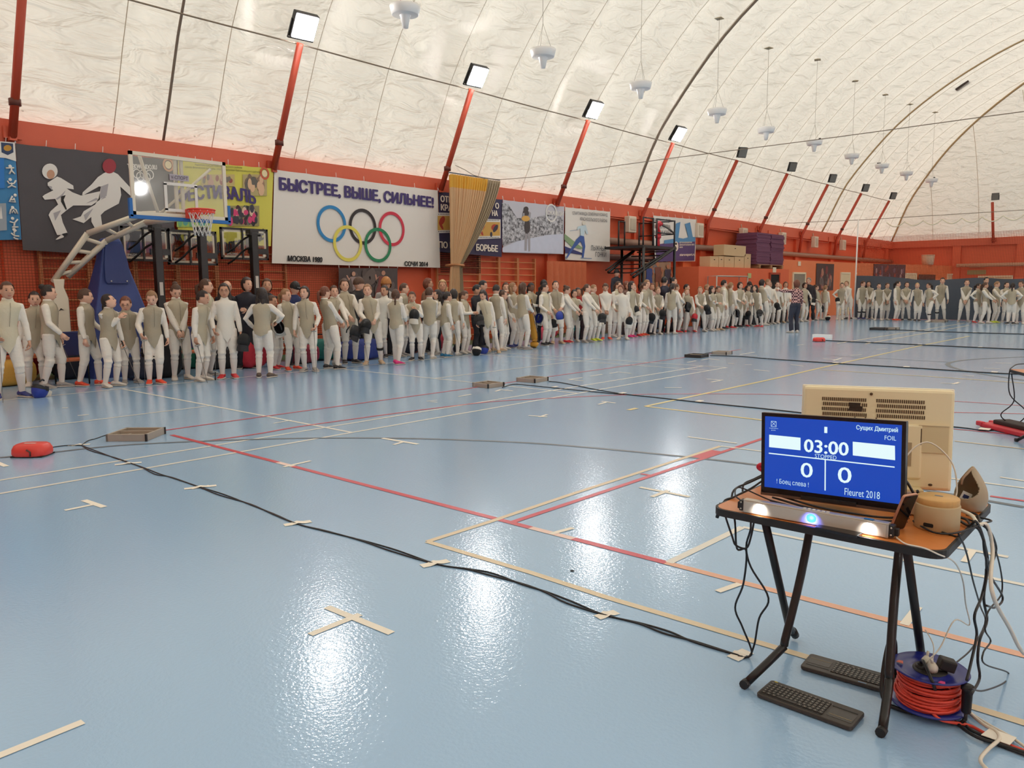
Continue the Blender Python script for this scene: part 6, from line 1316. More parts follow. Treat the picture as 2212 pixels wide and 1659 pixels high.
for z in (-.03, -.055, -.085): obj('port', MB().box((.105, -.0165, z), (.020, .004, .011)), SLOT, ai)
obj('kensington_slot', MB().ell((.205, -.0065, -.178), (.008, .003, .005), 10, 6), SLOT, ai); obj('rod', MB().tube([(.165, -.012, .045), (.165, -.012, -.02)], .0022, 6), SLOT, ai)
obj('stand_foot', MB().box((0, -.02, -.195), (.34, .16, .008)), CRD, ai)
# ---- LED signal bar ----
lb = rigid('signal_bar', 'aluminium light bar with white, blue and white lamps at the table front', 'light bar', (-.97, 2.682, .7465), .044, .02)
ALU = M('aluminium', (200, 190, 174), .32, .6); obj('housing', MB().box((0, .004, 0), (.50, .030, .050)), ALU, lb, bevel=.002); obj('diffuser', MB().box((0, -.0125, -.001), (.486, .004, .040)), M('diffuser', (196, 186, 172), .3, var=.05, vscale=6), lb)
for s in (-1, 1): obj('end_plate', MB().box((s * .258, .006, 0), (.016, .034, .040)).box((s * .268, .012, -.004), (.02, .02, .026)), EDGE, lb, bevel=.003); 
for s in (-1, 1):
    for z in (-.012, .012): obj('screw', MB().ell((s * .258, -.012, z), (.0035, .003, .0035), 8, 5), GUARD, lb)
for x, c, e, r in ((-.185, (255, 255, 255), 9, .020), (.0, (30, 70, 255), 7, .017), (.19, (255, 255, 255), 9, .020)):
    obj('lamp', MB().ell((x, -.0145, -.001), (r, .003, r * .92), 18, 8), M('lamp_%d' % c[0], c, .3, emit=e), lb)
    L = bpy.data.lights.new('bar_lamp', 'SPOT'); L.energy = .32 if c[0] > 99 else .6; L.color = (1, 1, 1) if c[0] > 99 else (.1, .15, 1); L.shadow_soft_size = .015; L.spot_size = 2.2; lo = bpy.data.objects.new('bar_lamp', L); COL.objects.link(lo); lo.parent = lb; lo.location = (x, -.022, 0); lo.rotation_euler = (math.radians(70), 0, 0)
for i in range(6): obj('button', MB().box((-.03 + i * .016, .004, .026), (.009, .012, .003)), PW, lb)
obj('blue_sticker', MB().box((.185, .002, .0265), (.03, .016, .002)), col((40, 110, 170), .4), lb)
# ---- phones ----
ph = thing('smartphone', 'black smartphone lying before the signal bar', 'phone', (-.885, 2.664, TZ), -.08); obj('phone_body', MB().prism(rrect(.146, .052, .008), (0, 0, 0), (1, 0, 0), (0, 1, 0), (0, 0, 1), .008), M('phone_black', (28, 26, 30), .15), ph); obj('phone_screen', MB().prism(rrect(.140, .046, .006), (0, 0, .008), (1, 0, 0), (0, 1, 0), (0, 0, 1), .0006), M('phone_glass', (14, 14, 18), .05), ph); ph.location = (-.87, 2.642 + .01, TZ)
p2_ = rigid('smartphone', 'rose gold smartphone leaning against the monitor side', 'phone', (-.705, 2.79, .79), 1.15, -.35); obj('phone_body', MB().prism(rrect(.070, .146, .009), (0, .004, 0), (1, 0, 0), (0, 0, 1), (0, -1, 0), .008), M('phone_rose', (196, 140, 112), .3, .4), p2_); obj('phone_screen', MB().prism(rrect(.064, .138, .006), (0, -.004, 0), (1, 0, 0), (0, 0, 1), (0, -1, 0), .0006), M('phone_glass', (14, 14, 18), .05), p2_)
# ---- round speaker, egg pod, power strip ----
SPK = M('speaker_shell', (190, 166, 126), .6); sp_ = thing('round_speaker', 'round beige speaker with wooden lid at the table right', 'speaker', (-.632, 2.925, TZ)); obj('shell', MB().lathe([(.0, 0), (.068, 0), (.071, .004), (.071, .082), (.069, .087), (.060, .087)], n=40), SPK, sp_); obj('lid', MB().lathe([(.064, .080), (.0675, .082), (.0675, .106), (.065, .109), (0, .1095)], n=40), M('lid_wood', (206, 160, 96), .45, var=.12, vscale=20, stretch=(1, 8, 1)), sp_)
obj('lid_badge', MB().prism(rrect(.026, .012, .003), (0, .01, .1097), (1, 0, 0), (0, 1, 0), (0, 0, 1), .0006), col((112, 122, 134), .5), sp_)
ng = math.atan2(-2.925, .632); obj('port_slot', MB().prism(rrect(.032, .013, .004), (.0705 * math.cos(ng - .35), .0705 * math.sin(ng - .35), .022), (-math.sin(ng - .35), math.cos(ng - .35), 0), (0, 0, 1), (math.cos(ng - .35), math.sin(ng - .35), 0), .001), DARK, sp_)
EGG = M('ceramic_grey', (172, 154, 128), .5); eg = thing('egg_pod', 'grey egg shaped desk pod with pointed tip and open side', 'desk pod', (-.590, 3.235, TZ)); n, k = 84, 80; V = []; pr_ = [(.0, .0), (.030, .0), (.044, .008), (.053, .028), (.056, .05), (.053, .075), (.045, .10), (.034, .122), (.022, .142), (.011, .158), (.003, .167)]
zs = np.linspace(0, 1, k); pa_ = smooth_path([(a, b, 0) for a, b in pr_], 4); tt_ = np.linspace(0, len(pa_) - 1, k); pp_ = np.stack([np.interp(tt_, np.arange(len(pa_)), pa_[:, q]) for q in range(3)], 1); fdir = math.atan2(-1, .02)
F = []
for r_, z, _ in pp_: V += [(r_ * math.cos(2 * PI * j / n), r_ * math.sin(2 * PI * j / n), z) for j in range(n)]
def open_(i, j):
    a = (2 * PI * (j + .5) / n - (-2.0) + PI) % (2 * PI) - PI; z = (pp_[i][1] + pp_[min(i + 1, k - 1)][1]) / 2
    u_ = (z - .050) / .112; return 0 < u_ < 1 and abs(a) < 1.15 * math.sin(PI * u_ ** .75) ** .8
for i in range(k - 1): F += [(i * n + j, i * n + (j + 1) % n, (i + 1) * n + (j + 1) % n, (i + 1) * n + j) for j in range(n) if not open_(i, j)]
b = MB(); b.add(V, F, 0, True); eo = obj('shell', b, EGG, eg); sm_ = eo.modifiers.new('thick', 'SOLIDIFY'); sm_.thickness = .004
obj('paper_card', MB().box((-.012, -.022, .056), (.034, .002, .03), R=np.array(Matrix.Rotation(.5, 3, 'Z') @ Matrix.Rotation(.4, 3, 'Y'))), PW, eg); obj('card_print', MB().box((-.0122, -.0235, .054), (.02, .001, .014), R=np.array(Matrix.Rotation(.5, 3, 'Z') @ Matrix.Rotation(.4, 3, 'Y'))), col((50, 60, 110), .5), eg)
obj('rim_curl', MB().tube(smooth_path([(-.028, -.026, .10), (-.024, -.030, .122), (-.012, -.022, .142), (.0, -.006, .160)], 4), .004, 8), col((176, 148, 122), .5), eg)
ps = thing('power_strip', 'white power strip with plugs behind the round speaker', 'power strip', (-.735, 3.055, TZ), -.45); obj('strip_body', MB().box((0, 0, .024), (.30, .06, .045)), col((226, 214, 186), .45), ps, bevel=.006)
for i in range(4): obj('socket', MB().lathe([(.021, 0), (.021, .002), (.017, .002), (.016, -.004), (0, -.004)], (-.105 + i * .065, 0, .047), 16), col((236, 226, 202), .45), ps)
def plug(x, y, z, c, label, name='power_plug', r=.02, hgt=.035, tilt=.4):
    t = thing(name, label, 'plug', (x, y, z)); R = np.array(Matrix.Rotation(tilt, 3, 'X')); obj('plug_body', MB().lathe([(0, 0), (r, 0), (r * 1.05, hgt * .5), (r * .6, hgt), (0, hgt)], n=14, R=R), col(c, .45), t); obj('cord_stub', MB().tube([R @ np.array((0, 0, hgt)), R @ np.array((0, -.006, hgt + .02))], .005, 6), col(c, .45), t)
plug(-.72, 3.045, .768, (30, 28, 28), 'black plug in the white power strip, next to the egg pod', r=.024, hgt=.035); plug(-.80, 3.08, .768, (34, 32, 30), 'black plug standing up beside the monitor edge', r=.022, hgt=.05, tilt=.1); plug(-.635, 3.10, TZ, (46, 52, 110), 'blue plug lying near the egg pod', r=.018, hgt=.03, tilt=1.2); plug(-.69, 3.12, TZ, (38, 34, 32), 'dark rounded adapter behind the speaker', 'power_adapter', .03, .04, .3)
rc = thing('cable_clamp', 'red claw shaped clamp at the left rear corner of the table', 'clamp', (-1.325, 3.20, TZ), .2); obj('claw', MB().tube(smooth_path([(.02, 0, .03), (-.03, 0, .035), (-.07, 0, .05), (-.06, 0, .065), (-.03, 0, .055)], 5), .010, 8), col((206, 26, 52), .4), rc); obj('handle', MB().box((.0, 0, .02), (.09, .03, .035)), col((206, 26, 52), .4), rc, bevel=.008); obj('spring', MB().tube([(0, -.02, .03), (0, .02, .03)], .008, 8), GUARD, rc)
# ---- cables ----
CB = M('cable_black', (30, 28, 30), .45); CW_ = M('cable_white', (226, 216, 200), .45); CO = M('cable_orange', (224, 74, 56), .45)
def cable(P, r, mat, label, k=6, name='cable'): return tag(obj(name, MB().tube(smooth_path(P, k), r, 7), mat), label, 'cable')
def hang(pts, d0, d1, ground=0):
    """cable points from picture points, depth Y going from d0 to d1; the last `ground` points lie on the floor"""
    o = []; m = len(pts)
    for i, p in enumerate(pts):
        if i >= m - ground: q = gp(*p, .006)
        else: q = px_y(*p, d0 + (d1 - d0) * i / max(1, m - 1 - ground)); q[2] = max(q[2], .007)
        o.append(q)
    return o
cable([(-1.15, 3.0, .76), (-1.26, 3.02, .79), (-1.33, 2.95, .76), (-1.358, 2.86, .73)] + hang([(1588, 1130), (1592, 1185), (1612, 1190), (1606, 1260), (1588, 1312), (1604, 1355), (1624, 1408), (1610, 1420), (1594, 1416)], 2.80, 2.97, 2), .0042, CB, 'black cable hanging from the table left, curving towards the left side')
cable([(-1.12, 3.05, .75), (-1.25, 3.08, .80), (-1.34, 3.02, .76), (-1.357, 2.95, .73)] + hang([(1622, 1130), (1612, 1180), (1622, 1225), (1660, 1292), (1640, 1335), (1630, 1390), (1618, 1418), (1600, 1418)], 2.86, 2.98, 2), .0042, CB, 'black cable hanging from the table left, bulging to the right')
cable([(-1.10, 2.98, .75), (-1.22, 3.0, .81), (-1.30, 2.9, .75), (-1.33, 2.82, .728), (-1.358, 2.78, .70)] + hang([(1582, 1160), (1590, 1178), (1612, 1184), (1622, 1160), (1630, 1120)], 2.78, 2.8), .004, CB, 'short looped black cable under the table left edge')
cable([(-1.245, 2.70, .752), (-1.28, 2.72, .765), (-1.30, 2.80, .775), (-1.2, 2.83, .74), (-1.05, 2.78, .73), (-.95, 2.74, .735)], .0028, CB, 'thin black lead running along the signal bar to its left end')
tag(obj('cable_tip', MB().tube([(-1.37, 2.79, .70), (-1.385, 2.785, .64)], [.009, .007], 8), CB), 'black connector hanging at the table left edge', 'connector')
E1 = -.505
def rhang(pts, x0, x1, ground=0):
    o = []; m = len(pts)
    for i, p in enumerate(pts):
        if i >= m - ground: q = gp(*p, .006)
        else: q = px_x(*p, x0 + (x1 - x0) * i / max(1, m - 1 - ground)); q[2] = max(q[2], .007)
        o.append(q)
    return o
cable([(-.70, 3.0, .735), (-.60, 3.02, .735), (-.545, 2.98, .73)] + rhang([(2110, 1128), (2128, 1180), (2130, 1240), (2120, 1290), (2105, 1330), (2110, 1370), (2100, 1420), (2088, 1470)], -.52, -.50), .0048, CB, 'black cable hanging straightest in the bundle at the table right')
cable([(-.68, 3.02, .735), (-.58, 3.05, .735), (-.54, 3.0, .728)] + rhang([(2118, 1150), (2134, 1215), (2125, 1290), (2132, 1340), (2117, 1380), (2112, 1425), (2116, 1465), (2098, 1500)], -.515, -.49), .0048, CB, 'black cable ending at the upright connector under the table right')
cable([(-.66, 3.1, .735), (-.56, 3.14, .735), (-.52, 3.05, .725)] + rhang([(2140, 1150), (2152, 1185), (2142, 1215), (2128, 1200), (2125, 1165), (2136, 1235), (2166, 1290), (2150, 1312), (2130, 1308)], -.50, -.48), .004, CB, 'black cable with small loops high in the right bundle')
cable([(-.62, 3.08, .735), (-.545, 3.05, .73)] + rhang([(2130, 1140), (2158, 1215), (2164, 1280), (2135, 1320), (2128, 1360), (2140, 1385), (2124, 1410), (2128, 1435), (2176, 1478), (2168, 1500), (2125, 1492), (2098, 1488)], -.50, -.46), .003, CB, 'thin black cable swinging widest in the right bundle')
cable([(-.60, 2.86, .725), (-.55, 2.84, .725)] + rhang([(2072, 1155), (2088, 1195), (2102, 1255), (2118, 1310), (2128, 1345), (2100, 1400), (2060, 1436)], -.53, -.60), .0032, CB, 'thin black lead from the speaker running down to the reel')
cable([(-.70, 2.90, .735), (-.62, 2.83, .728), (-.56, 2.87, .728), (-.51, 3.02, .735), (-.50, 3.1, .73), (-.58, 3.12, .73)], .0034, CB, 'thin black lead looped round the front of the speaker')
cable([(-.60, 3.12, .745), (-.55, 3.06, .745), (-.52, 3.0, .735)] + rhang([(2132, 1135), (2144, 1185), (2140, 1250), (2150, 1300), (2180, 1355), (2212, 1412), (2250, 1480)], -.50, -.38), .0068, CW_, 'thick white cable sweeping down from the table right edge')
cable([(-.715, 2.74, .745), (-.70, 2.70, .728), (-.688, 2.685, .725), (-.655, 2.65, .725), (-.60, 2.635, .728), (-.56, 2.64, .715)] + rhang([(2062, 1215), (2080, 1255), (2086, 1305), (2094, 1350), (2062, 1340), (2030, 1400), (1998, 1432)], -.545, -.66), .0026, CW_, 'thin white charging cable draped over the table front corner')
cable([(-.79, 3.1, .78), (-.80, 3.15, .90), (-.74, 3.2, .965), (-.66, 3.22, .90), (-.63, 3.2, .80), (-.635, 3.16, .74)], .0028, CW_, 'thin white cable arching before the cream computer')
cable([(-.80, 3.0, .86), (-.765, 3.02, .85), (-.735, 3.03, .80), (-.73, 3.04, .775)], .005, CB, 'thick black cable curving beside the monitor right edge')
for q, z in enumerate((.728, .736, .744)): cable([(-1.2, 2.86 + .02 * q, z), (-1.0, 2.80 + .015 * q, z), (-.85, 2.79 + .02 * q, z), (-.76, 2.82 + .02 * q, z), (-.72, 2.90 + .02 * q, z)], .004, CB, 'black cable lying under the monitor, %s of three' % ('front', 'middle', 'rear')[q])
MAINC = [(176, 962), (200, 973), (252, 990), (306, 1009), (340, 1024), (370, 1031), (434, 1053), (480, 1069), (540, 1089), (590, 1110), (643, 1132), (700, 1146), (780, 1167), (850, 1189), (945, 1219), (1010, 1229), (1060, 1240), (1130, 1262), (1180, 1279), (1230, 1301), (1305, 1328), (1380, 1346), (1440, 1366), (1500, 1386), (1596, 1416)]
for q in (0, 1):
    P = []
    for i, p in enumerate(MAINC):
        g = gp(*p, .005); s = (.016 if i % 3 == 1 else -.004 if i % 3 else .004) * (1 if q else -1) * (0 if i in (0, 10, 14, 20, 24) else 1); P.append(g + np.array((.25 * s, s, .0)))
    cable(P, .0045, CB, 'long black floor cable running from the table to the floor trays, %s strand' % ('upper', 'lower')[q])
cable([gp(*p, .005) for p in [(100, 968), (120, 965), (140, 962.5), (158, 962), (176, 962)]], .005, CB, 'short black cable from the red floor box'); cable([gp(*p, .005) for p in [(176, 962), (190, 952), (208, 947), (225, 941), (244, 939)]], .005, CB, 'short black cable to the nearest metal tray')
cable([gp(*p, .006) for p in [(1186, 824), (1215, 827), (1280, 840), (1345, 851), (1420, 859), (1510, 869), (1660, 884), (1760, 895)]], .009, CB, 'black floor cable from the pair of metal trays to the right'); cable([gp(*p, .006) for p in [(1085, 837), (1110, 830), (1150, 833), (1199, 838), (1270, 845), (1343, 852)]], .007, CB, 'black floor cable linking the pair of metal trays')
cable([gp(*p, .008) for p in [(1534, 768), (1600, 770), (1660, 775), (1805, 785), (1958, 794), (2148, 806), (2240, 809)]], .012, CB, 'black floor cable crossing the middle of the hall'); cable([gp(*p, .01) for p in [(1784, 735), (1810, 737), (1876, 740), (1987, 745), (2117, 751), (2240, 756)]], .016, CB, 'black floor cable from the far red box'); cable([gp(*p, .01) for p in [(1914, 713), (1943, 713), (2001, 715.5), (2106, 719), (2240, 722.5)]], .018, CB, 'farthest black floor cable before the dark curtain')
cable([gp(*p, .008) for p in [(1560, 765), (1535, 762), (1512, 766)]], .008, CB, 'short lead between the two middle trays'); cable([gp(*p, .006) for p in [(2050, 921), (2090, 925), (2127, 930), (2160, 927), (2185, 925)]], .006, CB, 'black floor cable behind the cream computer')
for q, pts in enumerate(([(345, 806), (480, 790), (700, 770)], )): pass
for x, y, w in ((2127, 930, 22), (1151, 826, 10), (1199, 838, 10), (1345, 851.5, 13), (1511, 869, 15), (1805, 785.5, 12), (1958, 794.5, 12), (2148, 806, 12), (1876, 740.5, 8), (1987, 745.5, 8), (2117, 751.5, 8), (2001, 716, 8), (2106, 719.5, 8)):
    p = gp(x, y); d = w * 1e-3 * np.linalg.norm(p) / 1.67 * .5; obj('cable_tape', MB().box((p[0], p[1], .012 + .0012 * np.linalg.norm(p[:2]) * .5), (d * 1.6, .12, .004)), TAP, floor)
for x, y, l, w, a in ((171, 961.5, .2, .05, .4), (277, 1002, .22, .05, .5), (433, 1053, .24, .055, .5), (643, 1131, .18, .06, .55), (940, 1218, .17, .06, .6), (1311, 1329, .12, .055, .62), (1599, 1416, .11, .06, .75)):
    p = gp(x, y); ca = math.atan2(.66, .75) + a * .9; b = MB(); u = np.array((math.cos(ca), math.sin(ca))); v = np.array((-u[1], u[0])); V = []
    for s in np.linspace(-1, 1, 9): 
        for e in (-1, 1): c = p[:2] + u * s * l / 2 + v * e * w / 2; V.append((c[0], c[1], .0035 + .009 * math.exp(-(s * 4) ** 2)))
    b.add(V, [(2 * i, 2 * i + 2, 2 * i + 3, 2 * i + 1) for i in range(8)], 0, True); obj('cable_tape', b, TAP, floor)
# ---- keyboards ----
KB = M('keyboard_body', (66, 58, 52), .5); KEYM = M('keyboard_key', (52, 46, 42), .45); KEYL = M('key_legend', (168, 156, 140), .5)
kb_me = {}
def keyboard(c, rz, label, accent):
    t = thing('keyboard', label, 'keyboard', c, rz, None); L, D = .354, .139
    b = MB(); b.prism(rrect(L, D, .014), (0, 0, .004), (1, 0, 0), (0, 1, 0), (0, 0, 1), .015); obj('keyboard_body', b, KB, t, bevel=.003); obj('rubber_foot', MB().box((-.13, -.05, .002), (.03, .012, .004)).box((.13, -.05, .002), (.03, .012, .004)), EDGE, t); obj('rubber_foot', MB().box((-.13, .05, .002), (.03, .012, .004)).box((.13, .05, .002), (.03, .012, .004)), EDGE, t)
    obj('key_bed', MB().box((-.052, -.008, .0193), (.234, .106, .001)), col((40, 35, 32), .6), t)
    for r_ in range(6):
        n_ = 14 if r_ < 5 else 9; kh = .0150 if r_ else .0085; zy = .041 - r_ * .0172 - (0 if r_ == 0 else -.002)
        x = -.166
        for i in range(n_):
            kw = .0145 if r_ < 5 else (.076 if i == 3 else .0175)
            if kw not in kb_me or True:
                key = (round(kw, 4), round(kh, 4))
                if key not in kb_me:
                    kk = MB(); kk.prism(rrect(kw, kh, .002, 2), (0, 0, 0), (1, 0, 0), (0, 1, 0), (0, 0, 1), .0025); 
                    if kw < .03: kk.add([(-.0025, -.002, .0026), (.002, -.001, .0026), (.0018, .003, .0026), (-.0022, .0026, .0026)], [(0, 1, 2, 3)], 1)
                    kb_me[key] = kk.mesh('key'); kb_me[key].materials.append(KEYM); kb_me[key].materials.append(KEYL)
                link('key', kb_me[key], t, (x + kw / 2, zy, .0195))
            x += kw + .0022
    obj('touchpad', MB().prism(rrect(.088, .062, .004), (.122, -.012, .0192), (1, 0, 0), (0, 1, 0), (0, 0, 1), .0006), col((58, 51, 46), .35), t); obj('touchpad_line', MB().box((.122, -.026, .0202), (.08, .0012, .0006)), col((200, 180, 130), .4), t)
    obj('media_row', MB().box((.118, .036, .0196), (.09, .006, .001)), EDGE, t); obj('power_mark', MB().ell((-.155, .062, .0192), (.008, .004, .001), 10, 5) if accent == 'y' else MB().box((-.06, .062, .0195), (.03, .006, .001)), col((206, 186, 70), .5) if accent == 'y' else col((120, 150, 180), .5), t); return t
k1 = gp(1748, 1522, .01); keyboard((k1[0], k1[1], 0), -.02, 'near dark grey wireless keyboard with touchpad on the floor under the table', 'y')
k2 = gp(1835, 1458, .01); keyboard((k2[0], k2[1] + .01, 0), PI + .06, 'far dark grey wireless keyboard on the floor, partly behind the table leg', 'b')
# ---- cable reel and plugs ----
RB = M('reel_blue', (38, 44, 132), .3); rl = thing('cable_reel', 'blue cable reel wound with orange cord on a black stand under the table', 'cable reel', (-.645, 3.02, 0), 0)
obj('lower_flange', MB().lathe([(.02, .030), (.10, .026), (.128, .032), (.130, .038), (.10, .036), (.02, .038)], n=48), RB, rl); obj('upper_flange', MB().lathe([(.02, .150), (.10, .148), (.126, .160), (.130, .163), (.126, .166), (.10, .156), (.05, .156), (.048, .160), (.0, .160)], n=48), RB, rl); obj('hub', MB().lathe([(.05, .03), (.05, .155)], n=24), RB, rl)
cb = MB(); P = []
for i in range(17 * 26):
    a = 2 * PI * i / 26; lay = i / 26; P.append(((.098 + .006 * math.sin(lay * 2.1)) * math.cos(a), (.098 + .006 * math.sin(lay * 2.1)) * math.sin(a), .044 + .100 * (.5 - .5 * math.cos(PI * lay / 17)) + .006 * math.sin(a * 1 + lay)))
cb.tube(P, .0052, 6); P = [((.104 + .010 * math.sin(q * 1.3 + 1)) * math.cos(q), (.104 + .010 * math.sin(q * 1.3 + 1)) * math.sin(q), .052 + .05 * (q / 25) + .012 * math.sin(q)) for q in np.arange(0, 25, .25)]; cb.tube(P, .005, 6); obj('cord', cb, CO, rl)
obj('socket_plate', MB().lathe([(0, .163), (.055, .163), (.058, .158)], n=28), col((36, 32, 30), .5), rl); obj('socket', MB().lathe([(.020, .164), (.018, .172), (.012, .172), (.010, .166)], (-.028, -.012, 0), 16), EDGE, rl)
st_ = MB(); st_.tube(smooth_path([(.10, -.05, .014), (-.08, -.09, .014), (-.135, -.07, .03), (-.15, -.03, .10), (-.15, .01, .19), (-.145, .04, .215), (-.14, .07, .19), (-.135, .08, .09), (-.12, .10, .02), (-.02, .12, .014), (.10, .10, .014)], 5), .0085, 8); obj('stand', st_, TUBE, rl)
for p_, c_, lb_ in (((-.095, -.02, .163), (226, 110, 90), 'red triangle warning sticker'), ((.06, -.085, .160), (230, 70, 140), 'pink sticker')): obj('sticker', MB().prism([(-.012, -.008), (.012, -.01), (.006, .012), (-.008, .01)], p_, (1, 0, 0), (0, 1, 0), (0, 0, 1), .0015), col(c_, .5), rl)
def rp(x, y, z): return (-.645 + x, 3.02 + y, z)
plug(*rp(.012, -.022, .166), (228, 220, 204), 'white square charger plugged into the blue reel', 'usb_charger', .019, .030, .15); plug(*rp(-.02, .012, .166), (228, 220, 204), 'white flat plug in the blue reel', 'power_plug', .015, .032, -.9)
pa2 = thing('power_adapter', 'black block adapter plugged into the blue reel', 'adapter', rp(.05, .016, .166), .5); obj('adapter_body', MB().box((0, 0, .022), (.055, .045, .042), R=np.array(Matrix.Rotation(.25, 3, 'Y'))), col((44, 38, 34), .5), pa2, bevel=.006)
cn = thing('cable_connector', 'black upright cable connector beside the blue reel', 'connector', (-.515, 2.98, .0), 0); obj('connector_body', MB().lathe([(.0, .055), (.012, .055), (.016, .06), (.018, .14), (.022, .142), (.021, .156), (.014, .16), (0, .16)], n=16), CB, cn); obj('cord_stub', MB().tube([(0, 0, .06), (.0, 0, .03), (-.02, -.01, .005)], .006, 6), CB, cn)
def fl(pts, z=.006): return [gp(*p, z) for p in pts]
cable([rp(-.028, -.012, .18), rp(-.01, -.05, .20), rp(.04, -.11, .15)] + fl([(2030, 1520), (2070, 1565), (2110, 1592), (2160, 1608), (2240, 1634)], .012), .0062, CB, 'thick black cable from the reel socket down to the floor right')
cable([rp(.03, -.10, .05), rp(.07, -.10, .03)] + fl([(2090, 1566), (2120, 1580), (2160, 1601), (2240, 1632)], .008), .0058, CO, 'orange cord running off the reel to the right')
cable(fl([(2072, 1500), (2090, 1535), (2125, 1565), (2152, 1580), (2158, 1597), (2135, 1618), (2118, 1640), (2128, 1658), (2150, 1675)], .02), .0064, CW_, 'thick white cable making an S curve at the lower right corner')
cable(fl([(2066, 1492), (2088, 1532), (2130, 1562), (2180, 1590), (2212, 1612), (2250, 1640)], .010), .0054, CW_, 'white floor cable running straight to the right edge')
cable([(-.515, 2.975, .03)] + fl([(2082, 1555), (2094, 1575), (2130, 1592), (2160, 1610), (2240, 1640)], .007), .0055, CB, 'black cable from the upright connector along the floor')
cable([rp(.012, -.022, .205), rp(.01, -.01, .25), rp(-.01, .02, .27), rp(-.03, .03, .29)], .002, CW_, 'short white lead rising from the white charger')
p = gp(2155, 1601); tp = MB(); tp.prism([(-.045, -.03), (.04, -.035), (.05, .03), (-.03, .038)], (p[0], p[1], .018), (1, 0, 0), (0, 1, 0), (0, 0, 1), .002); obj('cable_tape', tp, TAP, floor)
# ---- floor trays, red boxes ----
TRF = M('tray_metal', (176, 164, 150), .4, .4); TRI = M('tray_floor', (150, 132, 118), .55, var=.15, vscale=8)
def tray(A, B, Cc, h, label, dark=False, rods=True):
    A, B, Cc = (gp(*q)[:2] for q in (A, B, Cc)); u, v = A - B, Cc - B; c = B + (u + v) / 2; lu, lv = np.linalg.norm(u), np.linalg.norm(v); rz = math.atan2(v[1], v[0]); lu = lv = max(.36, min(.55, (lu + lv) / 2)); t = thing('metal_tray', label, 'tray', (c[0], c[1], 0), rz, 'metal floor trays'); fm = TRF if not dark else col((62, 58, 56), .4, .4)
    f = MB()
    for s in (-1, 1): f.box((0, s * (lu / 2 - .012), h / 2), (lv, .024, h)).box((s * (lv / 2 - .012), 0, h / 2), (.024, lu, h))
    obj('rim', f, fm, t, bevel=.003); obj('tray_floor', MB().box((0, 0, h * .45), (lv - .04, lu - .04, .01)), TRI, t); obj('divider', MB().box((.05, 0, h * .62), (.03, lu - .05, h * .5)).box((-.08, .04, h * .55), (.12, .02, h * .3)), TRF, t)
    obj('corner', MB().box((-lv / 2 + .002, -lu / 2 + .002, h / 2), (.02, .02, h * 1.02)).box((lv / 2 - .002, -lu / 2 + .002, h / 2), (.02, .02, h * 1.02)), EDGE, t); obj('plug_socket', MB().box((lv / 2 + .03, -lu / 2 + .06, .03), (.08, .035, .035)), EDGE, t); return t
tray((241, 951), (304, 957), (346, 940), .075, 'nearest square metal tray on the floor beside the red box'); tray((1022, 836), (1050, 839), (1086, 834), .07, 'square metal tray, left of the pair at mid court'); tray((1118, 824), (1152, 828), (1181, 823), .07, 'square metal tray, right of the pair at mid court')
tray((1480, 772), (1510, 774), (1528, 771), .07, 'dark rimmed metal tray, nearer of the two beyond mid court', True); tray((1539, 766), (1566, 767), (1579, 764.5), .07, 'metal tray, farther of the two beyond mid court'); tray((1884, 713), (1902, 714.2), (1914, 712.6), .09, 'flat dark tray before the right hand group', True); tray((1915, 713), (1930, 713.6), (1940, 712.4), .09, 'flat tray at the end of the farthest floor cable'); tray((2018, 696), (2032, 697), (2040, 695.6), .08, 'low tray lying at the feet of the tall fencer before the curtain')
tag(obj('white_case', MB().box((0, 0, .06), (.55, .16, .12)), WPL, None, tuple(gp(1776, 731))), 'long white case lying behind the far red box', 'case')
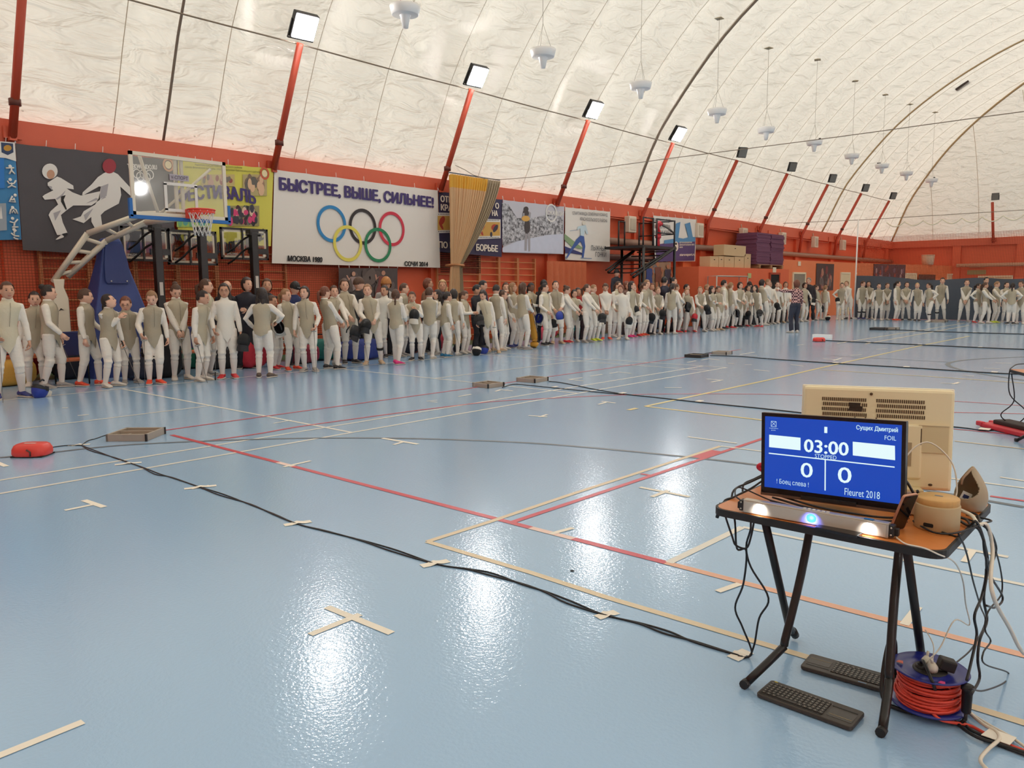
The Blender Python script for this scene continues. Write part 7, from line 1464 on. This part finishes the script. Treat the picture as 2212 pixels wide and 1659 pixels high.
def redbox(px, py, sc, label, d=0.7):
    t = thing('reel_box', label, 'box', gp(px, py), d, 'red floor boxes'); b = MB(); n = 24; V = []; pr = [(.15, 0), (.158, .02), (.155, .06), (.138, .095), (.120, .108), (.0, .112)]
    for r_, z in pr: V += [(1.05 * r_ * math.copysign(abs(math.cos(a)) ** .6, math.cos(a)) * sc, .8 * r_ * math.copysign(abs(math.sin(a)) ** .6, math.sin(a)) * sc, (z + .012) * sc) for a in np.arange(n) / n * 2 * PI]
    b.add(V, [(i * n + j, i * n + (j + 1) % n, (i + 1) * n + (j + 1) % n, (i + 1) * n + j) for i in range(len(pr) - 1) for j in range(n)], 0, True); obj('shell', b, M('reel_red', (222, 66, 56), .38), t); obj('base_plate', MB().box((0, 0, .008 * sc), (.30 * sc, .22 * sc, .012 * sc)), EDGE, t)
    obj('latch', MB().tube([(.05 * sc, -.128 * sc, .02), (.055 * sc, -.133 * sc, .06 * sc), (.02 * sc, -.13 * sc, .08 * sc)], .008 * sc, 6), col((90, 60, 54), .5), t); obj('label_plate', MB().prism([(-.06, -.012), (.05, -.012), (.05, .012), (-.06, .012)], (0, -.02, .1245 * sc), (sc, 0, 0), (0, sc, 0), (0, 0, 1), .0006), PW, t)
redbox(71, 984, 1.0, 'red rounded plastic box on the floor at the left', .75); redbox(1769, 738, 1.0, 'red rounded box far away before the coach', .8)
# ---- second table at the right edge with its cases ----
t2 = copy_tree(tb); a2 = -1.07; fl_ = np.array((-TW / 2, -TD / 2)); c_, s_ = math.cos(a2), math.sin(a2); q = gp(2178, 797, .72); t2.location = (q[0] - (c_ * fl_[0] - s_ * fl_[1]), q[1] - (s_ * fl_[0] + c_ * fl_[1]), 0); t2.rotation_euler = (0, 0, a2); t2['label'] = 'second folding table cut off by the right edge of the photo'
q1, q2 = gp(2186, 800, .72), gp(2194, 926); cable([gp(2212, 786, .74), gp(2198, 787, .745), gp(2188, 792, .735), q1 - np.array((.02, .0, .02)), q1 * .6 + q2 * .4 + np.array((-.03, 0, 0)), q1 * .3 + q2 * .7 + np.array((.10, .05, .0)), q2 * .95 + q1 * .05], .006, CB, 'black cable hanging from the second table'); cable([q1 + np.array((.0, -.01, -.03)), q1 * .5 + q2 * .5, q2 * .75 + q1 * .25 + np.array((-.12, -.05, 0)), q2 + np.array((-.05, -.03, .05))], .006, CB, 'second black cable beside it under the far right table')
rcs = thing('red_case', 'red open case with black lining on the floor under the second table', 'case', gp(2200, 935), -.75); obj('shell', MB().box((0, 0, .03), (.75, .34, .05)), col((206, 44, 56), .5), rcs, bevel=.012); obj('lining', MB().box((.02, .02, .075), (.62, .20, .05)), col((54, 40, 38), .8), rcs, bevel=.015)
for y in (-.15, 0, .15): obj('red_jaw', MB().box((-.38, y, .04), (.10, .05, .05)), col((206, 44, 56), .5), rcs, bevel=.01)
fpt = gp(1236, 1234); obj('floor_spot', MB().lathe([(0, .0026), (.012, .0026)], (fpt[0], fpt[1], .0005), 12), DARK, floor)
